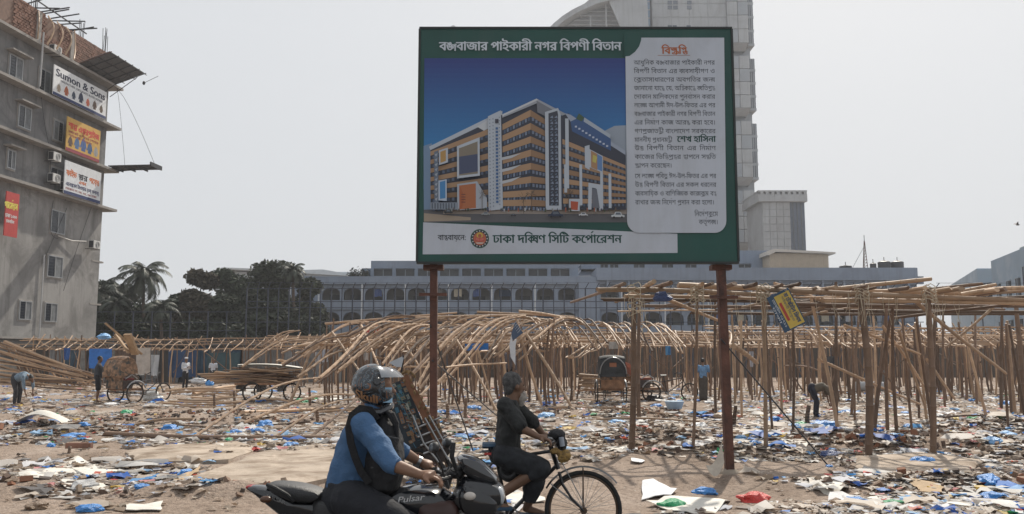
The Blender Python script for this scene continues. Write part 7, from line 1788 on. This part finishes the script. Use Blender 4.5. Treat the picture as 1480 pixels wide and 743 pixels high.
remesh(b, 'shirt', M_old, ob, .01, 2, .02, 9)
b = MB()
for q in 'RL': hp, kn, an = LG[q]; limb(b, [hp, kn, kn.lerp(an, .12)], [.115, .085, .08], 12)
b.sph(V['pelvis'], (.15, .15, .12), 12, 8); m1, m2 = (LG['R'][0] + LG['L'][0]) / 2, (LG['R'][1] + LG['L'][1]) / 2; b.tube([m1, m2], [.13, .09], 12)
b.tube([m2 + Vector((-.03, 0, .02)), m2 + Vector((-.06, 0, -.12)), m2 + Vector((-.09, 0, -.24))], [.1, .09, .055], 10)
remesh(b, 'lungi', mat('dark_lungi', (.016, .018, .022), .85, .5, 14, .3), ob, .01, 2, .02, 9)
f = Vector((.9, .35, -.1)).normalized(); s = Vector((0, 0, 1)).cross(f).normalized(); Rm = Matrix((s, f, Vector((0, 0, 1)))).transposed()
b = MB(); b.sph(V['head'] + Vector((0, 0, .035)) - f * .018, (.08, .092, .092), 14, 10, Rm); b.sph(V['head'] - f * .05 - Vector((0, 0, .03)), (.06, .045, .06), 10, 8, Rm); remesh(b, 'hair', mat('grey_hair', (.075, .072, .07), .8, .5, 40, .5), ob, .01, 1, .006, 50)
b = MB(); b.tube([V['head'] + f * .06 - Vector((0, 0, .05)), V['head'] + f * .075 - Vector((0, 0, .1)), V['head'] + f * .06 - Vector((0, 0, .17))], [.05, .045, .018], 10); remesh(b, 'beard', mat('white_beard', (.38, .34, .3), .9, .3, 40, .5), ob, .008, 1, .006, 50)
eyes(ob, V['head'], f, s, .95)
for q in 'RL': an = LG[q][2]; b = MB(); b.box(an + Vector((.07, 0, -.055)), (.26, .085, .03)); b.build('sandal', pm('sandal_blue', (.03, .07, .12)), ob, bevel=.008)
# ================================================================ rickshaws and cart
M_rw = mat('rickshaw_wood', (.24, .13, .07), .7, .4, 6, .3)
M_hood = mat('hood_canvas', (.03, .035, .04), .7, .3, 5, .3)
M_deco = mat('hood_decorated', (.25, .15, .09), .7, .7, 7, .3, stain=((.04, .05, .05), 5, .5, .6))
def rickshaw(label, loc, rz, hood='up', wood=None, seatc=(.2, .03, .03), sc=1.0, group='cycle rickshaws'):
    t = thing('rickshaw', label, 'rickshaw', (0, 0, 0)); a = len(t.children)
    for s_ in (-1, 1): wheel(t, (0, s_ * .5, .36), .36, .022, spokes=20)
    wheel(t, (1.62, 0, .34), .34, .02, spokes=20)
    b = MB(); b.bx(-.35, .42, -.4, .4, .44, .52); b.build('footboard', M_rw, t, bevel=.01)
    b = MB(); b.prism([(-.42, .5), (-.02, .5), (.05, .78), (-.4, .8)], -.38, .38); b.build('seat_box', mat('box_panel', (.07, .05, .045), .6, .5, 6, .2), t, bevel=.015)
    b = MB(); b.bx(-.36, .08, -.37, .37, .8, .88); b.build('seat', pm('seat_%03d' % int(sum(seatc) * 100), seatc), t, bevel=.03)
    b = MB(); b.prism([(-.5, .8), (-.4, .8), (-.42, 1.2), (-.54, 1.22)], -.4, .4); b.build('backrest', wood or M_deco, t, bevel=.02)
    b = MB(); b.bx(-.48, -.44, -.4, .4, .5, .8); b.build('rear_panel', wood or M_rw, t)
    for s_ in (-1, 1):
        b = MB(); b.tube([(-.35, s_ * .4, .85), (-.1, s_ * .43, 1.0), (.12, s_ * .42, .85)], .02, 8); b.build('arm_rest', M_chrome, t, True)
        b = MB(); b.tube([(.05 + .42 * math.cos(x), s_ * .5, .36 + .42 * math.sin(x)) for x in [R(25 + k * 13) for k in range(11)]], .03, 6); b.build('mudguard', M_chrome, t, True)
        b = MB(); b.cyl((-.5, s_ * .3, .42), (.75, s_ * .16, .36), .018, n=6); b.build('chassis_bar', M_iron, t)
    b = MB(); b.cyl((0, -.55, .36), (0, .55, .36), .018, n=6); b.build('axle', M_iron, t)
    if hood == 'up':
        b = MB()
        def hd(u, v, k=1.0):
            a_ = R(-20 + 205 * u); r = .52 * k; y = (v - .5) * .92 * (1 - .06 * math.sin(math.pi * u)); return (-.25 - math.cos(a_) * -.36 * k * -1, y, 1.08 + math.sin(a_) * r + .05 * (1 - (2 * v - 1) ** 2))
        b.sheet(lambda u, v: hd(u, v), 14, 8); b.sheet(lambda u, v: hd(u, v, .97), 14, 8); b.build('hood', wood or M_hood, t, True, recalc=False)
        for s_ in (-1, 1):
            b = MB(); arc = [hd(k / 14, 0 if s_ < 0 else 1) for k in range(15)]; cc = (-.25, .46 * s_, 1.0); b.add([cc] + arc, [(0, k + 1, k + 2) for k in range(14)]); b.build('hood_side', wood or M_hood, t, recalc=False)
        for k in (0, 5, 10, 14): b = MB(); b.tube([Vector(hd(k / 14, v / 8, 1.015)) for v in range(9)], .014, 6); b.build('hood_rib', M_rw if wood else M_iron, t, True)
    elif hood == 'folded':
        for k in range(4): b = MB(); b.prism([(-.55 - k * .07, .95 + k * .05), (-.5 - k * .07, .95 + k * .05), (-.75 - k * .05, 1.4 + k * .02), (-.8 - k * .05, 1.38 + k * .02)], -.42, .42); b.build('hood_fold', wood or M_hood, t, bevel=.01)
    for nm, p in (('top_tube', [(.42, 0, .7), (1.35, 0, .86)]), ('down_tube', [(.75, 0, .3), (1.36, 0, .72)]), ('seat_tube', [(.75, 0, .3), (.62, 0, .92)]), ('fork', [(1.32, 0, 1.02), (1.42, 0, .7), (1.62, 0, .34)]), ('handlebar', [(1.1, -.26, 1.0), (1.25, -.22, 1.06), (1.32, 0, 1.02), (1.25, .22, 1.06), (1.1, .26, 1.0)]), ('chain_tube', [(.75, 0, .3), (0, 0, .36)])):
        b = MB(); b.tube(p, .018, 6); b.build(nm, M_bk, t, True)
    b = MB(); b.loft([[Vector((.6 + x, y * w, .96 + z)) for y, z in ((-1, 0), (0, .03), (1, 0), (0, -.03))] for x, w in ((-.1, .08), (0, .09), (.14, .02))]); b.build('saddle', M_matt, t, True)
    b = MB(); b.cyl((.75, -.12, .3), (.75, .12, .3), .05, n=10); b.build('crank', M_chrome, t)
    t.location = loc; t.rotation_euler = (0, 0, rz); t.scale = (sc, sc, sc); t['group'] = group
    return t
g = G(196, 583); r1 = rickshaw('cycle rickshaw with decorated hood and planks on top beside the dark standing man', tuple(g + Vector((-.25, -.3, 0))), R(62), 'up', M_deco, sc=1.0)
g = G(883, 584); rw2 = rickshaw('cycle rickshaw seen straight from behind under the right stalls', tuple(g), R(92), 'up', None, (.05, .05, .05))
g = G(936, 580); rickshaw('side-on cycle rickshaw with tipped red hood facing right between the posts', tuple(g), R(8), 'folded', mat('red_hood', (.32, .10, .06), .7, .5, 6, .2), (.25, .06, .03))
def plank(a, c, w, th, label, nm='plank'):
    a, c = Vector(a), Vector(c); d = c - a; q = d.to_track_quat('Z', 'Y').to_matrix().to_4x4(); b = MB(); b.box((a + c) / 2, (w, th, d.length), q); tag(b.build(nm, mat('plank_wood', (.36, .24, .14), .75, .3, 4, .3), None), label, 'plank')
Yp = 29.8
plank(P(152, 467, Yp - .5), P(205, 512, Yp + .3), .12, .05, 'long plank sticking up leftmost on the left rickshaw hood')
plank(P(167, 483, Yp), P(186, 510, Yp), .16, .06, 'middle wide plank on the left rickshaw hood')
plank(P(184, 483, Yp - .2), P(196, 512, Yp + .2), .3, .09, 'widest pale board standing on the left rickshaw hood')
cloth(195, 548, 203, 560, 28.8, (.25, .22, .18), 'small cloth hanging at the back of the left rickshaw', 'cloth', 'cloth') if False else None
b = MB(); arc = [(-.62, .4 * math.cos(a), 1.02 + .5 * math.sin(a)) for a in [math.pi * k / 14 for k in range(15)]]; arc2 = [(p[0], p[1] * .82, 1.02 + (p[2] - 1.02) * .8) for p in arc]
b.add(arc + arc2, [(k, k + 1, 16 + k, 15 + k) for k in range(14)]); b.bx(-.64, -.6, -.4, .4, .9, 1.02); o = b.build('hood_back', M_hood, None, recalc=False); o.parent = rw2
b = MB(); b.bx(-.6, -.58, -.12, .12, 1.03, 1.38); o = b.build('rear_curtain', pm('curtain_orange', (.3, .12, .06)), None); o.parent = rw2
b = MB(); b.tube([(-.63, .46 * math.cos(a), 1.0 + .56 * math.sin(a)) for a in [math.pi * k / 14 for k in range(15)]], .02, 6); o = b.build('hood_rim', M_chrome, None); o.parent = rw2
# bamboo bundle beside the middle rickshaw
t = thing('bamboo_bundle', 'bundle of bamboo poles lying behind the rear-facing rickshaw', 'bamboo bundle', tuple(P(880, 560, 32.5)))
rr = random.Random(8)
for k in range(10): bpole(t, 838 + rr.uniform(-4, 10), 541 + k * 2.6, 32.3, 935 + rr.uniform(-10, 8), 545 + k * 2.3, 32.6, 2.6, M_bam, 'pole', True, rr=rr)
# loaded flat cart
gc = G(383, 581); ct = thing('flat_cart', 'flatbed cycle cart loaded with bamboo left of the collapsed roof', 'cart', (gc.x, gc.y, 0)); x, y = gc.x, gc.y
for (dx, dy, r_) in ((-.35, -.45, .36), (-.25, .6, .36), (.95, .1, .34)): wheel(ct, (x + dx, y + dy, r_), r_, .022, spokes=20)
b = MB(); b.bx(x - 1.0, x + .75, y - .45, y + .6, .62, .7); b.build('deck', M_rw, ct, bevel=.01)
for k in range(3):
    b = MB(); b.bx(x - .95 + k * .75, x - .88 + k * .75, y - .42, y + .57, .38, .61); b.build('cross_member', M_iron, ct)
for p in ([(x + .4, y + .1, .65), (x + .9, y + .1, .8), (x + .98, y + .1, .34)], [(x - .3, y - .5, .36), (x - .3, y + .65, .36)], [(x + .9, y - .2, 1.05), (x + .88, y + .1, 1.0), (x + .9, y + .4, 1.05)], [(x - .9, y - .4, .5), (x + .7, y - .4, .5)]):
    b = MB(); b.tube(p, .02, 6); b.build('tube', M_bk, ct)
ld = thing('bamboo_load', 'load of dark bamboo and pale sheets heaped on the flat cart', 'bamboo load', (x, y, .7))
for k in range(44):
    dx = rr.uniform(-.7, .5); z = .74 + (k // 7) * .075; L = rr.uniform(1.4, 2.1); yy = y + rr.uniform(-.4, .5)
    pole('pole', (x + dx - L / 2 * rr.uniform(.8, 1.2), yy, z + rr.uniform(-.12, .08)), (x + dx + L / 2, yy + rr.uniform(-.2, .2), z + rr.uniform(-.1, .12)), rr.uniform(.022, .038), ld, M_bamd if rr.random() < .65 else M_bam, True, False, rr)
for k in range(5):
    pole('pole', P(286 + k * 6, 541 + k * 3, y - .3), P(400, 545 + k * 2, y - .2), .035, ld, M_bam, True, False, rr)
for k in range(2):
    b = MB(); zz = 1.28 + k * .06
    b.sheet(lambda u, v: (x - .95 + u * 2.3, y - .35 + v * .7, zz + .05 * math.sin(u * 3) - .12 * u * u + .02 * math.sin(v * 9)), 10, 5); b.sheet(lambda u, v: (x - .95 + u * 2.3, y - .35 + v * .7, zz - .015 + .05 * math.sin(u * 3) - .12 * u * u + .02 * math.sin(v * 9)), 10, 5)
    b.build('sheet', M_sheet, ld, True, recalc=False)
# decorated hood leaning behind the rider
Yh = 9.2; hd_ = thing('rickshaw_hood', 'ornate folded rickshaw hood and painted back panel leaning behind the rider', 'rickshaw hood', tuple(P(605, 660, Yh)))
def quadpanel(nm, pts, mt, Y, th, par, bev=.006): 
    b = MB(); b.prism([(P(u, v, Y).x, P(u, v, Y).z) for u, v in pts], Y, Y + th); return b.build(nm, mt, par, bevel=bev)
quadpanel('blue_panel', [(558, 558), (584, 548), (618, 628), (606, 645), (588, 660), (568, 600)], mat('panel_painted_dark', (.02, .03, .04), .5, .4, 12), Yh, .05, hd_)
quadpanel('brown_board', [(580, 545), (589, 541), (645, 640), (634, 652)], mat('brown_board', (.20, .085, .04), .6, .3, 6, .2), Yh - .06, .04, hd_)
quadpanel('lower_box', [(610, 612), (628, 606), (652, 652), (640, 668), (612, 668)], mat('box_dark', (.05, .035, .03), .6, .5, 12, .2), Yh - .02, .12, hd_)
# painted ornaments on the panel: flat print
pn = Paint(Yh - .003); tr = lambda u, v: (P(u, v, Yh).x, P(u, v, Yh).z); r3 = random.Random(6)
cols = [(.04, .12, .18), (.05, .16, .24), (.22, .10, .05), (.28, .2, .12), (.02, .05, .08), (.3, .3, .26), (.12, .06, .04), (.08, .14, .12)]
for j in range(9):
    for i in range(4):
        t0 = j / 9; u = 561 + t0 * 32 + i * 6.0 + r3.uniform(-1.8, 1.8); v = 561 + t0 * 84 - i * 2.6 + r3.uniform(-2.5, 2.5); w, h = r3.uniform(3, 6.5), r3.uniform(4, 9)
        cl = cols[(i * 3 + j * 2 + int(r3.random() * 3)) % 8] if j < 5 else r3.choice([(.18, .08, .04), (.25, .14, .07), (.1, .05, .03), (.2, .16, .1)])
        pn.poly([(u, v), (u + w, v - 2), (u + w + 2.4, v + h - 2), (u + 2.4, v + h)], cl, tr)
        pn.poly([(u + 1, v + 1.5), (u + w - 1.5, v), (u + w, v + 3)], r3.choice(cols), tr); pn.poly([(u + 2.5, v + h - 2), (u + w, v + h - 4), (u + w + 1, v + h - 2.5)], r3.choice(cols), tr)
for k in range(70):
    t0 = r3.random(); u = 561 + t0 * 40 + r3.uniform(0, 20); v = 560 + t0 * 84 + r3.uniform(-4, 6); L = r3.uniform(4, 14); a = r3.choice((1.05, 1.2, -.4, -.3, .2)); c = r3.choice(cols)
    pn.poly([(u, v), (u + L * math.cos(a), v + L * math.sin(a)), (u + L * math.cos(a) + .9, v + L * math.sin(a) - .5), (u + .9, v - .5)], tuple(q * 1.3 for q in c), tr) if u + L < 612 else None
pn.done('painted_ornament', hd_)
for (p, q) in (((600, 620), (636, 604)), ((604, 632), (641, 617)), ((608, 644), (646, 630)), ((612, 656), (650, 642))): b = MB(); b.cyl(P(*p, Yh - .05), P(*q, Yh - .05), .012, n=6); b.build('slat', M_chrome, hd_)
for (pts) in ([(596, 600), (612, 640), (634, 668)], [(614, 604), (634, 640), (648, 664)], [(620, 600), (640, 636), (652, 655)]): b = MB(); b.tube([P(u, v, Yh - .08) for u, v in pts], .012, 6); b.build('frame_tube', M_chrome, hd_, True)
M_gold = mat('gold_trim', (.2, .12, .05), .5, .6, 30, .3)
r3 = random.Random(2); 
for k in range(22):
    t0 = k / 22; b = MB(); c = P(586 + t0 * 54, 543 + t0 * 90, Yh - .08); b.sph(c + Vector((r3.uniform(-.035, .035), 0, r3.uniform(-.03, .03))), (.013, .01, .02), 6, 4); b.build('frill', M_gold, hd_)
for k in range(10):
    b = MB(); c = P(578 + k * 2.4, 545 - abs(k - 5) * .3 - 8 * math.sin(k * .35), Yh - .06); b.sph(c, (.014, .012, .02), 6, 4); b.build('frill', M_gold, hd_)
quadpanel('white_pennant', [(562, 524), (584, 514), (580, 531), (572, 530)], pm('pennant_white', (.5, .52, .55)), Yh - .1, .008, hd_, 0)
b = MB(); b.cyl(P(580, 540, Yh), P(583, 514, Yh - .1), .01); b.build('pennant_stick', M_iron, hd_)
for s_ in (-.3, .3): wheel(hd_, (P(600, 690, Yh).x, Yh + s_ + .3, .35), .35, .022, spokes=20)
b = MB(); b.cyl((P(600, 690, Yh).x, Yh - .1, .35), (P(600, 690, Yh).x, Yh + .7, .35), .02); b.build('axle', M_iron, hd_); b = MB(); b.cyl((P(600, 690, Yh).x, Yh + .1, .35), P(600, 655, Yh + .1), .03); b.cyl((P(600, 690, Yh).x, Yh + .5, .35), P(610, 640, Yh + .1), .03); o = b.build('support', M_iron, hd_); tag(o, kind='stuff')
# small things: kerb brick, bird, paper on wire
p = G(104, 650); b = MB(); b.bx(p.x - .1, p.x + .35, p.y - .06, p.y + .06, -.02, .12); tag(b.build('kerb_stone', M_brick, None, bevel=.01), 'low brown brick kerb at the left among the litter', 'kerb stone')
def bird(u, v, Y, s, lb_):
    c = P(u, v, Y); b = MB(); b.sph(c, (.18 * s, .07 * s, .06 * s), 8, 6)
    for q in (-1, 1): b.add([c + Vector((.06, 0, .0)), c + Vector((-.1, 0, 0)), c + Vector((-.25 * s, q * .3 * s, .12 * s)), c + Vector((.2 * s * q, q * .45 * s, .25 * s))], [(0, 1, 2, 3)])
    tag(b.build('bird', M_black, None, recalc=False), lb_, 'bird')
bird(1471, 325, 60, .8, 'dark bird flying at the right edge of the sky'); 
b = MB(); a = W(-1, zt2 + 1.2, 3.4); c = P(208, 120, a.y); b.tube([a, (a + c) / 2, c], .02, 4); b.sph(c, (.12, .1, .16), 8, 6); tag(b.build('wire', M_iron, None), 'thin wire with a dark knot beyond the net awning', 'wire')
bag(150, 487, 24, 'lightblue', 'blue white plastic heap on the far left stall roof', name='plastic_heap', cat='plastic heap', world=P(150, 489, 50.5))



# rooftop shrubs and small clutter on the arcaded building
for u, w, lb_ in ((512, 9, 'dark potted shrubs on the low roof, left clump'), (526, 9, 'dark potted shrubs on the low roof, right clump beside the penthouse')):
    c = P(u, 396, 101.5); b = MB(); r = random.Random(u)
    for k in range(240):
        q = c + Vector((r.gauss(0, .35), r.gauss(0, .3), abs(r.gauss(0, .35)) - .3)); d = Vector((r.uniform(-1, 1), r.uniform(-1, 1), r.uniform(-1, 1))) * .22; e = Vector((r.uniform(-1, 1), r.uniform(-1, 1), r.uniform(-1, 1))) * .14; b.add([q - d, q + e, q + d], [(0, 1, 2)])
    tag(b.build('potted_shrub', leafmat('roof', (.03, .035, .025)), None, recalc=False), lb_, 'shrub')
r = random.Random(77)
for k in range(12):
    x, zz = xs[r.randrange(len(xs))], rows[r.randrange(2)]; cx = (x[0] + x[1]) / 2 + r.uniform(-.6, .6)
    b = MB(); b.sheet(lambda u, v: (cx - .45 + .9 * u, YB + .3 + .05 * math.sin(u * 9), zz[0] + 1.35 - .9 * v - .05 * math.sin(u * 7)), 6, 3)
    c = r.choice([(.35, .38, .42), (.06, .1, .25), (.25, .06, .05), (.12, .12, .12), (.4, .36, .28)])
    b.build('hung_cloth', mat('laundry_%02d' % int(sum(c) * 99), c, .9), ab, recalc=False)
# thin city haze over the whole place
hz_ = MB(); hz_.bx(-260, 260, -20, 330, -1, 130)
M_haze = bpy.data.materials.new('haze_air'); M_haze.use_nodes = True; t = M_haze.node_tree; t.nodes.remove(t.nodes['Principled BSDF'])
pv = t.nodes.new('ShaderNodeVolumePrincipled'); pv.inputs['Color'].default_value = (.93, .95, 1, 1); pv.inputs['Density'].default_value = .00055; pv.inputs['Anisotropy'].default_value = .3
t.links.new(pv.outputs[0], t.nodes['Material Output'].inputs['Volume'])
hz_.build('haze', M_haze, None, kind='stuff')
bpy.data.scenes.remove(TS_)
